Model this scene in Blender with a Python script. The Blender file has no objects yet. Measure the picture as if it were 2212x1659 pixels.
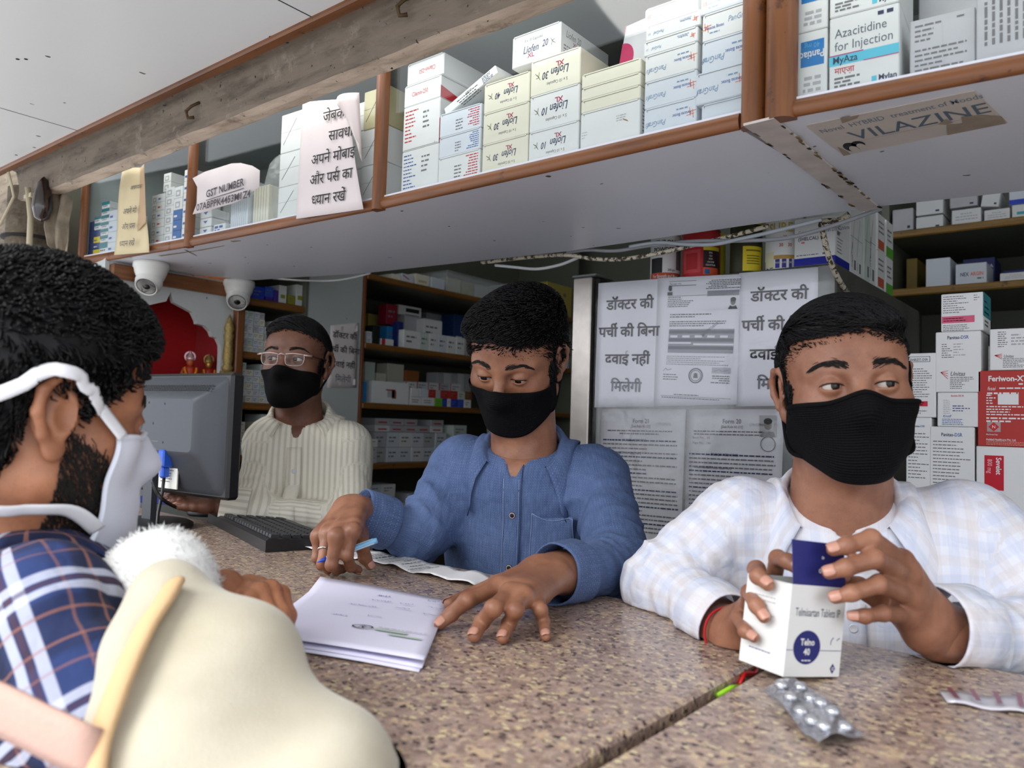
import bpy, bmesh, math, random
import numpy as np
from mathutils import Vector, Matrix, Euler
R = math.radians
SC = bpy.context.scene
COL = SC.collection
MT = Matrix.Translation
# -- camera
FPX, IW, IH = 1700.0, 2212.0, 1659.0
CZ = 1.30
yaw, pitch, roll = R(38.9), R(2.91), R(1.78)
fwd = Vector((-math.sin(yaw) * math.cos(pitch), math.cos(yaw) * math.cos(pitch), math.sin(pitch)))
r0 = Vector((math.cos(yaw), math.sin(yaw), 0))
u0 = r0.cross(fwd)
rgt = r0 * math.cos(roll) + u0 * math.sin(roll)
upv = -r0 * math.sin(roll) + u0 * math.cos(roll)
CAM = Vector((0, 0, CZ))
cd = bpy.data.cameras.new('camera'); cam = bpy.data.objects.new('camera', cd); COL.objects.link(cam)
cd.sensor_fit = 'HORIZONTAL'; cd.sensor_width = 36.0; cd.lens = 36.0 * FPX / IW
cd.clip_start = 0.02; cd.clip_end = 200
cam.matrix_world = Matrix(((rgt.x, upv.x, -fwd.x, CAM.x), (rgt.y, upv.y, -fwd.y, CAM.y), (rgt.z, upv.z, -fwd.z, CAM.z), (0, 0, 0, 1)))
cd.dof.use_dof = True; cd.dof.focus_distance = 1.40; cd.dof.aperture_fstop = 5.6
SC.camera = cam
# -- sky light, colour management
wd = bpy.data.worlds.new('overcast_sky'); SC.world = wd; wd.use_nodes = True
nt = wd.node_tree; nt.nodes.clear()
wo = nt.nodes.new('ShaderNodeOutputWorld'); bg = nt.nodes.new('ShaderNodeBackground')
tc = nt.nodes.new('ShaderNodeTexCoord'); sx = nt.nodes.new('ShaderNodeSeparateXYZ'); rp = nt.nodes.new('ShaderNodeValToRGB')
nt.links.new(tc.outputs['Generated'], sx.inputs[0]); nt.links.new(sx.outputs['Z'], rp.inputs[0])
rp.color_ramp.elements[0].position = 0.0; rp.color_ramp.elements[0].color = (.80, .84, .92, 1)
rp.color_ramp.elements[1].position = 1.0; rp.color_ramp.elements[1].color = (1, 1, 1, 1)
nt.links.new(rp.outputs[0], bg.inputs[0]); bg.inputs[1].default_value = 1.9
nt.links.new(bg.outputs[0], wo.inputs[0])
sd = bpy.data.lights.new('sun', 'SUN'); sun = bpy.data.objects.new('sun', sd); COL.objects.link(sun)
sd.energy = 2.2; sd.angle = R(40); sd.color = (1, .98, .95)
sun.rotation_euler = Euler((R(50), 0, R(-14)))
SC.view_settings.view_transform = 'Standard'; SC.view_settings.look = 'None'
SC.view_settings.exposure = 0.45; SC.view_settings.gamma = 1.0
SC.cycles.use_denoising = True
SC.cycles.max_bounces = 7; SC.cycles.diffuse_bounces = 4; SC.cycles.glossy_bounces = 3
SC.cycles.transmission_bounces = 6; SC.cycles.transparent_max_bounces = 10
SC.cycles.caustics_reflective = False; SC.cycles.caustics_refractive = False
SC.cycles.sample_clamp_indirect = 6.0
# -- measuring helpers
def ray(px, py):
 return fwd + rgt * ((px - IW / 2) / FPX) + upv * ((IH / 2 - py) / FPX)
def W(px, py, d): return CAM + ray(px, py) * d
def PX(px, py, x): v = ray(px, py); return CAM + v * ((x - CAM.x) / v.x)
def PY(px, py, y): v = ray(px, py); return CAM + v * ((y - CAM.y) / v.y)
def PZ(px, py, z): v = ray(px, py); return CAM + v * ((z - CAM.z) / v.z)
# -- materials
MATS = {}
def mat(name, col, rough=.6, metal=0, spec=.5, alpha=None, var=0, vscale=20, bump=0, bscale=60, trans=0, coat=0, sheen=0, sss=0, emit=None):
 if name in MATS: return MATS[name]
 m = bpy.data.materials.new(name); MATS[name] = m; m.use_nodes = True
 n = m.node_tree; b = n.nodes['Principled BSDF']
 c = tuple(col) + (1,)
 b.inputs['Base Color'].default_value = c
 b.inputs['Roughness'].default_value = rough; b.inputs['Metallic'].default_value = metal
 b.inputs['Specular IOR Level'].default_value = spec
 if trans: b.inputs['Transmission Weight'].default_value = trans
 if coat: b.inputs['Coat Weight'].default_value = coat; b.inputs['Coat Roughness'].default_value = .15
 if sheen: b.inputs['Sheen Weight'].default_value = sheen
 if sss:
  b.inputs['Subsurface Weight'].default_value = sss
  b.inputs['Subsurface Radius'].default_value = (.01, .004, .002); b.inputs['Subsurface Scale'].default_value = 1.0
 if alpha is not None: b.inputs['Alpha'].default_value = alpha
 if emit: b.inputs['Emission Color'].default_value = tuple(emit[:3]) + (1,); b.inputs['Emission Strength'].default_value = emit[3]
 if var or bump:
  t = n.nodes.new('ShaderNodeTexCoord')
 if var:
  ns = n.nodes.new('ShaderNodeTexNoise'); ns.inputs['Scale'].default_value = vscale; ns.inputs['Detail'].default_value = 6
  n.links.new(t.outputs['Object'], ns.inputs['Vector'])
  mx = n.nodes.new('ShaderNodeMix'); mx.data_type = 'RGBA'
  mr = n.nodes.new('ShaderNodeMapRange'); mr.inputs[1].default_value = .3; mr.inputs[2].default_value = .7
  n.links.new(ns.outputs['Fac'], mr.inputs[0]); n.links.new(mr.outputs[0], mx.inputs[0])
  mx.inputs[6].default_value = tuple(max(0, x * (1 - var)) for x in col) + (1,)
  mx.inputs[7].default_value = tuple(min(1, x * (1 + var * .6)) for x in col) + (1,)
  n.links.new(mx.outputs[2], b.inputs['Base Color'])
 if bump:
  nb = n.nodes.new('ShaderNodeTexNoise'); nb.inputs['Scale'].default_value = bscale; nb.inputs['Detail'].default_value = 4
  n.links.new(t.outputs['Object'], nb.inputs['Vector'])
  bp = n.nodes.new('ShaderNodeBump'); bp.inputs['Strength'].default_value = bump; bp.inputs['Distance'].default_value = .004
  n.links.new(nb.outputs['Fac'], bp.inputs['Height']); n.links.new(bp.outputs[0], b.inputs['Normal'])
 return m
def srgb(r, g, b):
 f = lambda v: (v / 255 / 12.92) if v / 255 <= .04045 else ((v / 255 + .055) / 1.055) ** 2.4
 return (f(r), f(g), f(b))
class NG:
 """small helper to write node graphs"""
 def __init__(s, name, rough=.7):
  s.m = bpy.data.materials.new(name); MATS[name] = s.m; s.m.use_nodes = True
  s.t = s.m.node_tree; s.b = s.t.nodes['Principled BSDF']; s.b.inputs['Roughness'].default_value = rough
 def n(s, typ, ins=None, **kw):
  x = s.t.nodes.new('ShaderNode' + typ)
  for k, v in kw.items(): setattr(x, k, v)
  for k, v in (ins or {}).items():
   if hasattr(v, 'is_linked') or hasattr(v, 'links'): s.t.links.new(v, x.inputs[k])
   else: x.inputs[k].default_value = v
  return x
 def math(s, op, a, b=0, c=0):
  return s.n('Math', {0: a, 1: b, 2: c}, operation=op).outputs[0]
 def mix(s, f, a, b, bt='MIX'):
  a = tuple(a) + (1,) if isinstance(a, tuple) and len(a) == 3 else a
  b = tuple(b) + (1,) if isinstance(b, tuple) and len(b) == 3 else b
  return s.n('Mix', {0: f, 6: a, 7: b}, data_type='RGBA', blend_type=bt).outputs[2]
 def ramp(s, f, stops):
  x = s.n('ValToRGB', {0: f}); e = x.color_ramp.elements
  while len(e) < len(stops): e.new(.5)
  for q, (p, c) in zip(e, stops): q.position = p; q.color = tuple(c) + (1,)
  return x.outputs[0]
 def step(s, v, lo, hi): return s.n('MapRange', {0: v, 1: lo, 2: hi, 3: 0., 4: 1.}).outputs[0]
 def noise(s, vec, scale, detail=5, rough=.5): return s.n('TexNoise', {'Vector': vec, 'Scale': scale, 'Detail': detail, 'Roughness': rough}).outputs['Fac']
 def out(s, col=None, bump=None, bs=.3, bd=.003, rough=None):
  if col is not None: s.t.links.new(col, s.b.inputs['Base Color'])
  if rough is not None: s.t.links.new(rough, s.b.inputs['Roughness'])
  if bump is not None:
   x = s.n('Bump', {'Height': bump, 'Strength': bs, 'Distance': bd}); s.t.links.new(x.outputs[0], s.b.inputs['Normal'])
  return s.m
# -- mesh building
class MB:
 def __init__(s): s.v = []; s.f = []; s.mi = []; s.mats = []; s.sm = []
 def mid(s, m):
  if m not in s.mats: s.mats.append(m)
  return s.mats.index(m)
 def add(s, verts, faces, m, smooth=False, M=None):
  o = len(s.v)
  if M is not None: verts = [M @ Vector(p) for p in verts]
  s.v.extend([tuple(p) for p in verts]); k = s.mid(m)
  for f in faces: s.f.append(tuple(i + o for i in f)); s.mi.append(k); s.sm.append(smooth)
  return s
 def box(s, lo, hi, m, M=None, c=0.0):
  (x0, y0, z0), (x1, y1, z1) = lo, hi
  if c <= 0:
   v = [(x0, y0, z0), (x1, y0, z0), (x1, y1, z0), (x0, y1, z0), (x0, y0, z1), (x1, y0, z1), (x1, y1, z1), (x0, y1, z1)]
   f = [(0, 3, 2, 1), (4, 5, 6, 7), (0, 1, 5, 4), (1, 2, 6, 5), (2, 3, 7, 6), (3, 0, 4, 7)]
   return s.add(v, f, m, M=M)
  v = []; idx = {}
  for i, x in enumerate((x0, x1)):
   for j, y in enumerate((y0, y1)):
    for k, z in enumerate((z0, z1)):
     dx, dy, dz = (c, -c)[i], (c, -c)[j], (c, -c)[k]
     idx[i, j, k, 0] = len(v); v.append((x, y + dy, z + dz))
     idx[i, j, k, 1] = len(v); v.append((x + dx, y, z + dz))
     idx[i, j, k, 2] = len(v); v.append((x + dx, y + dy, z))
  f = []
  q = lambda a: idx[a]
  for i in (0, 1):
   a = [q((i, 0, 0, 0)), q((i, 1, 0, 0)), q((i, 1, 1, 0)), q((i, 0, 1, 0))]; f.append(a if i else a[::-1])
   a = [q((0, i, 0, 1)), q((0, i, 1, 1)), q((1, i, 1, 1)), q((1, i, 0, 1))]; f.append(a if i else a[::-1])
   a = [q((0, 0, i, 2)), q((1, 0, i, 2)), q((1, 1, i, 2)), q((0, 1, i, 2))]; f.append(a if i else a[::-1])
  for i in (0, 1):
   for j in (0, 1):
    a = [q((i, j, 0, 0)), q((i, j, 1, 0)), q((i, j, 1, 1)), q((i, j, 0, 1))]; f.append(a if (i + j) % 2 else a[::-1])
    a = [q((i, 0, j, 0)), q((i, 1, j, 0)), q((i, 1, j, 2)), q((i, 0, j, 2))]; f.append(a[::-1] if (i + j) % 2 else a)
    a = [q((0, i, j, 1)), q((1, i, j, 1)), q((1, i, j, 2)), q((0, i, j, 2))]; f.append(a if (i + j) % 2 else a[::-1])
  for i in (0, 1):
   for j in (0, 1):
    for k in (0, 1):
     a = [q((i, j, k, 0)), q((i, j, k, 1)), q((i, j, k, 2))]; f.append(a if (i + j + k) % 2 else a[::-1])
  return s.add(v, f, m, M=M)
 def tube(s, pts, r, m, n=8, M=None, cap=True, flat=1.0):
  pts = [Vector(p) for p in pts]; rs = r if isinstance(r, (list, tuple)) else [r] * len(pts)
  v = []; f = []; u = None
  for i, p in enumerate(pts):
   t = (pts[min(i + 1, len(pts) - 1)] - pts[max(i - 1, 0)])
   if t.length < 1e-9: t = Vector((0, 0, 1))
   t.normalize()
   if u is None: u = t.orthogonal().normalized()
   u = (u - t * u.dot(t));
   if u.length < 1e-6: u = t.orthogonal()
   u.normalize(); w = t.cross(u)
   for k in range(n):
    a = 2 * math.pi * k / n; v.append(p + u * (math.cos(a) * rs[i]) + w * (math.sin(a) * rs[i] * flat))
  for i in range(len(pts) - 1):
   for k in range(n):
    f.append((i * n + k, i * n + (k + 1) % n, (i + 1) * n + (k + 1) % n, (i + 1) * n + k))
  if cap: f.append(tuple(range(n - 1, -1, -1))); f.append(tuple((len(pts) - 1) * n + k for k in range(n)))
  return s.add(v, f, m, True, M)
 def lathe(s, prof, m, n=24, M=None, smooth=True):
  v = []; f = []
  for (r, z) in prof:
   for k in range(n):
    a = 2 * math.pi * k / n; v.append((r * math.cos(a), r * math.sin(a), z))
  for i in range(len(prof) - 1):
   for k in range(n):
    f.append((i * n + k, i * n + (k + 1) % n, (i + 1) * n + (k + 1) % n, (i + 1) * n + k))
  if prof[0][0] > 1e-6: f.append(tuple(range(n - 1, -1, -1)))
  if prof[-1][0] > 1e-6: f.append(tuple((len(prof) - 1) * n + k for k in range(n)))
  return s.add(v, f, m, smooth, M)
 def prism(s, poly, z0, z1, m, M=None, smooth=False):
  n = len(poly); v = [(x, y, z0) for x, y in poly] + [(x, y, z1) for x, y in poly]
  f = [tuple(range(n - 1, -1, -1)), tuple(range(n, 2 * n))] + [(i, (i + 1) % n, n + (i + 1) % n, n + i) for i in range(n)]
  return s.add(v, f, m, smooth, M)
 def grid(s, P, m, smooth=True, M=None, closed=False):
  nr, nc = len(P), len(P[0]); v = [p for row in P for p in row]; f = []
  for i in range(nr - 1):
   for j in range(nc if closed else nc - 1):
    f.append((i * nc + j, i * nc + (j + 1) % nc, (i + 1) * nc + (j + 1) % nc, (i + 1) * nc + j))
  return s.add(v, f, m, smooth, M)
 def sheet(s, P, th, m, M=None, smooth=True):
  """grid of points turned into a sheet with real thickness"""
  nr, nc = len(P), len(P[0]); P = [[Vector(p) for p in r] for r in P]; Q = []
  for i in range(nr):
   row = []
   for j in range(nc):
    a = P[min(i + 1, nr - 1)][j] - P[max(i - 1, 0)][j]; b = P[i][min(j + 1, nc - 1)] - P[i][max(j - 1, 0)]
    nrm = b.cross(a)
    row.append(P[i][j] - (nrm.normalized() * th if nrm.length > 1e-12 else Vector((0, 0, th))))
   Q.append(row)
  v = [p for r in P for p in r] + [p for r in Q for p in r]; N = nr * nc; f = []
  for i in range(nr - 1):
   for j in range(nc - 1):
    a = (i * nc + j, i * nc + j + 1, (i + 1) * nc + j + 1, (i + 1) * nc + j)
    f.append(a); f.append(tuple(x + N for x in reversed(a)))
  edge = [(0, j) for j in range(nc)] + [(i, nc - 1) for i in range(1, nr)] + [(nr - 1, j) for j in range(nc - 2, -1, -1)] + [(i, 0) for i in range(nr - 2, 0, -1)]
  E = [i * nc + j for i, j in edge]
  for a, b in zip(E, E[1:] + E[:1]): f.append((b, a, a + N, b + N))
  return s.add(v, f, m, smooth, M)
 def text(s, M, txt, size, m, align='C', shear=0, bold=0, sx=1.0, res=2):
  v, f, w = text_mesh(txt, shear, bold, res)
  if not v: return 0
  dx = {'C': -w / 2, 'L': 0, 'R': -w}[align]
  s.add([((p[0] + dx) * size * sx, p[1] * size, 0) for p in v], f, m, M=M)
  return w * size * sx
 def dashes(s, M, w, n, lead, h, m, seed=0, fill=.8, just='L', words=True):
  """rows of illegible fine print: small word-length bars, first row at the top"""
  r = random.Random(seed)
  for i in range(n):
   ln = w * (fill + (1 - fill) * r.random()) * (1 if r.random() > .2 else .6); x = 0 if just == 'L' else (w - ln) / 2 if just == 'C' else w - ln
   e = x + ln; y = -i * lead
   while x < e:
    q = min(e - x, (r.uniform(1.2, 4.5) * h) if words else ln)
    s.add([(x, y - h, 0), (x + q, y - h, 0), (x + q, y, 0), (x, y, 0)], [(0, 1, 2, 3)], m, M=M); x += q + h * .7
 def rect(s, M, x0, y0, x1, y1, m, dz=0):
  return s.add([(x0, y0, dz), (x1, y0, dz), (x1, y1, dz), (x0, y1, dz)], [(0, 1, 2, 3)], m, M=M)
 def disc(s, M, x, y, rx, ry, m, dz=0, n=28):
  return s.add([(x + rx * math.cos(2 * math.pi * k / n), y + ry * math.sin(2 * math.pi * k / n), dz) for k in range(n)], [tuple(range(n))], m, M=M)
 def ring(s, M, x, y, r, th, m, dz=0, n=28, ry=None, a0=0, a1=2 * math.pi):
  ry = ry or r; v = []; f = []
  for k in range(n + 1):
   a = a0 + (a1 - a0) * k / n
   v += [(x + r * math.cos(a), y + ry * math.sin(a), dz), (x + (r - th) * math.cos(a), y + (ry - th) * math.sin(a), dz)]
  for k in range(n): f.append((2 * k + 1, 2 * k, 2 * k + 2, 2 * k + 3)[::-1])
  return s.add(v, f, m, M=M)
 def line(s, M, pts, th, m, dz=0):
  """thin inked stroke lying in the plane of M"""
  for (a, b) in zip(pts, pts[1:]):
   a = Vector(a); b = Vector(b); d = b - a
   if d.length < 1e-7: continue
   n = Vector((-d.y, d.x)).normalized() * th / 2; d = d.normalized() * th * .3; a = a - d; b = b + d
   s.add([(a.x - n.x, a.y - n.y, dz), (b.x - n.x, b.y - n.y, dz), (b.x + n.x, b.y + n.y, dz), (a.x + n.x, a.y + n.y, dz)], [(0, 1, 2, 3)], m, M=M)
  return s
 def build(s, name, parent=None, loc=None, smooth_all=None):
  me = bpy.data.meshes.new(name)
  me.from_pydata(s.v, [], s.f)
  for m in s.mats: me.materials.append(m)
  me.polygons.foreach_set('material_index', s.mi)
  me.polygons.foreach_set('use_smooth', [bool(x) if smooth_all is None else smooth_all for x in s.sm])
  me.update()
  o = bpy.data.objects.new(name, me); COL.objects.link(o)
  if parent is not None: o.parent = parent
  if loc is not None: o.location = loc
  return o
_TX = {}
def text_mesh(txt, shear=0, bold=0, res=2):
 key = (txt, shear, bold, res)
 if key in _TX: return _TX[key]
 cu = bpy.data.curves.new('t', 'FONT'); cu.body = txt; cu.size = 1; cu.resolution_u = res; cu.shear = shear; cu.offset = bold
 o = bpy.data.objects.new('t', cu); COL.objects.link(o)
 bpy.context.view_layer.update()
 me = bpy.data.meshes.new_from_object(o.evaluated_get(bpy.context.evaluated_depsgraph_get()))
 v = [tuple(p.co) for p in me.vertices]; f = [tuple(p.vertices) for p in me.polygons]
 bpy.data.objects.remove(o); bpy.data.curves.remove(cu); bpy.data.meshes.remove(me)
 if v:
  x0 = min(p[0] for p in v); w = max(p[0] for p in v) - x0; v = [(p[0] - x0, p[1], 0) for p in v]
 else: w = 0
 _TX[key] = (v, f, w); return _TX[key]
def clip_x(v, f, xm):
 bm = bmesh.new(); vs = [bm.verts.new(p) for p in v]
 for q in f:
  try: bm.faces.new([vs[i] for i in q])
  except ValueError: pass
 bmesh.ops.bisect_plane(bm, geom=bm.verts[:] + bm.edges[:] + bm.faces[:], plane_co=(xm, 0, 0), plane_no=(1, 0, 0), clear_outer=True)
 bm.verts.index_update(); r = ([tuple(p.co) for p in bm.verts], [tuple(p.index for p in q.verts) for q in bm.faces]); bm.free(); return r
def deva(mb, M, parts, size, m, align='C', bold=.012):
 """Devanagari line: parts are strings, ('half', letter, share) for a half letter, ('reph',) for the hook over the last letter"""
 V = []; F = []; x = 0
 for p in parts:
  if isinstance(p, str):
   lead = len(p) - len(p.lstrip(' ')); x += lead * .26
   v, f, w = text_mesh(p.strip(' '), 0, bold, 3); x2 = x + w + (len(p) - len(p.rstrip(' '))) * .26 - bold * 2
  elif p[0] == 'half':
   v, f, w = text_mesh(p[1], 0, bold, 3); v, f = clip_x(v, f, w * p[2]); x2 = x + w * p[2] - bold * 2
  else:
   xx = x + p[1]
   pts = [(xx - .0, .62), (xx - .07, .76), (xx - .02, .89), (xx + .10, .90)]; v = []; f = []
   for a, b in zip(pts, pts[1:]):
    a = Vector(a); b = Vector(b); nn = Vector((a.y - b.y, b.x - a.x)).normalized() * (.035 + bold); k = len(v)
    v += [(*(a - nn - Vector((x, 0))), 0), (*(b - nn - Vector((x, 0))), 0), (*(b + nn - Vector((x, 0))), 0), (*(a + nn - Vector((x, 0))), 0)]; f.append((k, k + 1, k + 2, k + 3))
   x2 = x
  o = len(V); V += [(q[0] + x, q[1], 0) for q in v]; F += [tuple(i + o for i in q) for q in f]; x = x2
 dx = {'C': -x / 2, 'L': 0, 'R': -x}[align]
 mb.add([((q[0] + dx) * size, q[1] * size, 0) for q in V], F, m, M=M)
def frame(o, xd, yd, off=0.0):
 """matrix with origin o, x along xd, y along yd (made square), z = x cross y; origin lifted by off along z"""
 xd = Vector(xd).normalized(); yd = Vector(yd); z = xd.cross(yd).normalized(); yd = z.cross(xd); o = Vector(o) + z * off
 return Matrix(((xd.x, yd.x, z.x, o.x), (xd.y, yd.y, z.y, o.y), (xd.z, yd.z, z.z, o.z), (0, 0, 0, 1)))
# -- scene bookkeeping
def tag(o, label, cat, group=None, kind=None):
 o['label'] = label; o['category'] = cat
 if group: o['group'] = group
 if kind: o['kind'] = kind
 return o
def empty(name, loc, label=None, cat=None, group=None, rz=0):
 o = bpy.data.objects.new(name, None); COL.objects.link(o); o.location = loc; o.rotation_euler.z = rz; o.empty_display_size = .02
 if label: tag(o, label, cat, group)
 return o
def struct(o, label=None):
 o['kind'] = 'structure'
 if label: o['label'] = label
 return o
def copy_tree(o, parent=None):
 c = o.copy(); COL.objects.link(c)
 if parent is not None: c.parent = parent
 for ch in list(o.children): copy_tree(ch, c)
 return c
Z = Vector((0, 0, 1))
ink = mat('black_ink', (.012, .012, .014), .6)
ink_grey = mat('grey_ink', (.16, .16, .17), .6)
ink_pale = mat('faint_grey_ink', (.42, .42, .44), .7)
ink_navy = mat('navy_ink', srgb(38, 50, 85), .6)
ink_blue = mat('blue_ink', srgb(40, 90, 160), .6)
ink_red = mat('red_ink', srgb(190, 40, 50), .6)
ink_crimson = mat('crimson_ink', srgb(165, 30, 80), .6)
ink_green = mat('green_ink', srgb(80, 160, 60), .6)
ink_orange = mat('orange_ink', srgb(225, 105, 50), .6)
paper_white = mat('white_paper', srgb(226, 224, 232), .75, spec=.2)
# -- materials of the place
def make_granite():
 g = NG('pink_granite', .28); tc = g.n('TexCoord').outputs['Object']; dn = g.n('TexNoise', {'Vector': tc, 'Scale': 240., 'Detail': 3.}).outputs['Color']
 tc = g.n('VectorMath', {0: tc, 1: g.n('VectorMath', {0: dn, 1: (.009, .009, .009)}, operation='MULTIPLY').outputs[0]}, operation='ADD').outputs[0]
 v1 = g.n('TexVoronoi', {'Vector': tc, 'Scale': 190.}, feature='F1').outputs
 cell = g.n('SeparateColor', {0: v1['Color']}).outputs
 base = g.ramp(cell[0], [(0, srgb(128, 108, 99)), (.3, srgb(150, 128, 116)), (.55, srgb(168, 144, 132)), (.75, srgb(138, 122, 114)), (1, srgb(182, 160, 146))])
 n1 = g.noise(tc, 70., 4)
 base = g.mix(g.step(n1, .56, .64), base, srgb(188, 164, 136))
 n2 = g.noise(tc, 120., 3)
 base = g.mix(g.step(n2, .60, .64), base, srgb(120, 100, 96))
 v2 = g.n('TexVoronoi', {'Vector': g.n('Mapping', {'Vector': tc, 'Location': (3.3, 1.7, 0), 'Scale': (1, 1.5, 1)}).outputs[0], 'Scale': 150.}).outputs
 c2 = g.n('SeparateColor', {0: v2['Color']}).outputs
 d = g.math('MULTIPLY', g.step(c2[1], .76, .78), g.math('SUBTRACT', 1., g.step(v2['Distance'], .40, .50)))
 base = g.mix(d, base, srgb(48, 42, 44))
 d2 = g.math('MULTIPLY', g.step(c2[0], .86, .88), g.math('SUBTRACT', 1., g.step(v2['Distance'], .45, .55)))
 base = g.mix(d2, base, srgb(205, 190, 150))
 return g.out(base)
granite = make_granite()
def make_wood(name, axis, c1, c2, rough=.42):
 g = NG(name, rough); tc = g.n('TexCoord').outputs['Object']
 sc = [60, 60, 60]; sc[axis] = 4
 mp = g.n('Mapping', {'Vector': tc, 'Scale': tuple(sc)}).outputs[0]
 n1 = g.noise(mp, 1., 6, .6); col = g.ramp(n1, [(.25, c2), (.5, c1), (.75, tuple(min(1, x * 1.25) for x in c1))])
 n2 = g.noise(tc, 22., 5, .7); col = g.mix(g.math('MULTIPLY', g.step(n2, .62, .70), .8), col, srgb(62, 34, 20))
 n3 = g.noise(tc, 75., 3); col = g.mix(g.math('MULTIPLY', g.step(n3, .70, .74), .6), col, srgb(40, 22, 14))
 return g.out(col, n1, .15, .002)
WC1, WC2 = srgb(122, 74, 38), srgb(82, 46, 20)
wood_x = make_wood('varnished_wood_x', 0, WC1, WC2); wood_y = make_wood('varnished_wood_y', 1, WC1, WC2); wood_z = make_wood('varnished_wood_z', 2, WC1, WC2)
shelf_wood = make_wood('shelf_edge_wood', 1, srgb(128, 84, 34), srgb(88, 54, 20), .5)
shelf_wood_x = make_wood('shelf_edge_wood_x', 0, srgb(140, 104, 40), srgb(96, 66, 22), .5)
def make_laminate(name, col, dirt=.25, blotch=6., rough=.35, specks=True):
 g = NG(name, rough); tc = g.n('TexCoord').outputs['Object']
 n1 = g.noise(tc, blotch, 5); c = g.mix(g.math('MULTIPLY', g.step(n1, .35, .75), dirt), col, tuple(x * .72 for x in col))
 if specks:
  n2 = g.noise(tc, 38., 2, .3); c = g.mix(g.step(n2, .775, .79), c, srgb(96, 84, 62))
  n3 = g.noise(tc, 9., 6, .75); c = g.mix(g.math('MULTIPLY', g.step(n3, .68, .74), .35), c, srgb(128, 118, 104))
 return g.out(c, n1, .05)
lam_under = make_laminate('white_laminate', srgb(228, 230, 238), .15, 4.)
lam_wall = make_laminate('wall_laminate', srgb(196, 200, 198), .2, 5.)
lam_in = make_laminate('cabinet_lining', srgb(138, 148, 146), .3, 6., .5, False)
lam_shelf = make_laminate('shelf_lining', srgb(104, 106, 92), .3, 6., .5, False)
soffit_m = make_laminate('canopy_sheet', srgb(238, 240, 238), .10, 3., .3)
def make_beam(name, a, b, c):
 g = NG(name, .85); tc = g.n('TexCoord').outputs['Object']
 n1 = g.noise(g.n('Mapping', {'Vector': tc, 'Scale': (3, 14, 14)}).outputs[0], 2.5, 8, .65)
 col = g.ramp(n1, [(.3, b), (.5, a), (.7, tuple(min(1, x * 1.2) for x in a))])
 n2 = g.noise(tc, 16., 8, .75); col = g.mix(g.math('MULTIPLY', g.step(n2, .56, .66), .75), col, c)
 n3 = g.noise(tc, 90., 3); col = g.mix(g.step(n3, .68, .72), col, srgb(40, 34, 28))
 return g.out(col, n2, .5, .004)
beam_face = make_beam('grimy_plaster', srgb(120, 108, 94), srgb(84, 74, 64), srgb(150, 138, 122))
beam_lip = make_beam('worn_cream_paint', srgb(196, 178, 158), srgb(160, 140, 120), srgb(120, 104, 86))
dirty_wall = make_beam('sooty_plaster', srgb(110, 98, 82), srgb(60, 50, 40), srgb(150, 134, 110))
steel_m = mat('brushed_steel', srgb(196, 188, 180), .32, .9, var=.12, vscale=30)
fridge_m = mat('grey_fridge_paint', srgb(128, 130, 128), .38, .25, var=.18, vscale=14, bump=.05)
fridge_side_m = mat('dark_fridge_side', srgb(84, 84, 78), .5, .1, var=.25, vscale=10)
dark_m = mat('dark_recess', srgb(30, 28, 26), .8)
floor_m = mat('grey_floor_tile', srgb(120, 114, 106), .5, var=.2, vscale=6)
street_m = mat('street_paving', srgb(184, 187, 192), .9, var=.15, vscale=3)
front_m = mat('counter_front_panel', srgb(150, 126, 104), .6, var=.15, vscale=8)
black_pl = mat('black_plastic', srgb(26, 26, 28), .42, spec=.5)
grey_pl = mat('charcoal_plastic', srgb(60, 64, 71), .42, spec=.45, bump=.06, bscale=900)
white_pl = mat('white_plastic', srgb(222, 222, 216), .35)
def make_glass():
 m = bpy.data.materials.new('cabinet_glass'); m.use_nodes = True; t = m.node_tree; t.nodes.clear()
 o = t.nodes.new('ShaderNodeOutputMaterial'); mx = t.nodes.new('ShaderNodeMixShader'); tr = t.nodes.new('ShaderNodeBsdfTransparent'); gl = t.nodes.new('ShaderNodeBsdfGlossy'); lw = t.nodes.new('ShaderNodeLayerWeight'); pw = t.nodes.new('ShaderNodeMath'); ma = t.nodes.new('ShaderNodeMath')
 tr.inputs[0].default_value = (.975, .988, .982, 1); gl.inputs['Roughness'].default_value = .03; lw.inputs[0].default_value = .5
 pw.operation = 'POWER'; pw.inputs[1].default_value = 5; ma.operation = 'MULTIPLY_ADD'; ma.inputs[1].default_value = .7; ma.inputs[2].default_value = .03
 t.links.new(lw.outputs['Facing'], pw.inputs[0]); t.links.new(pw.outputs[0], ma.inputs[0])
 t.links.new(ma.outputs[0], mx.inputs[0]); t.links.new(tr.outputs[0], mx.inputs[1]); t.links.new(gl.outputs[0], mx.inputs[2]); t.links.new(mx.outputs[0], o.inputs[0])
 return m
glass_m = make_glass()
clear_m = bpy.data.materials.new('clear_polythene'); clear_m.use_nodes = True
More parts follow.
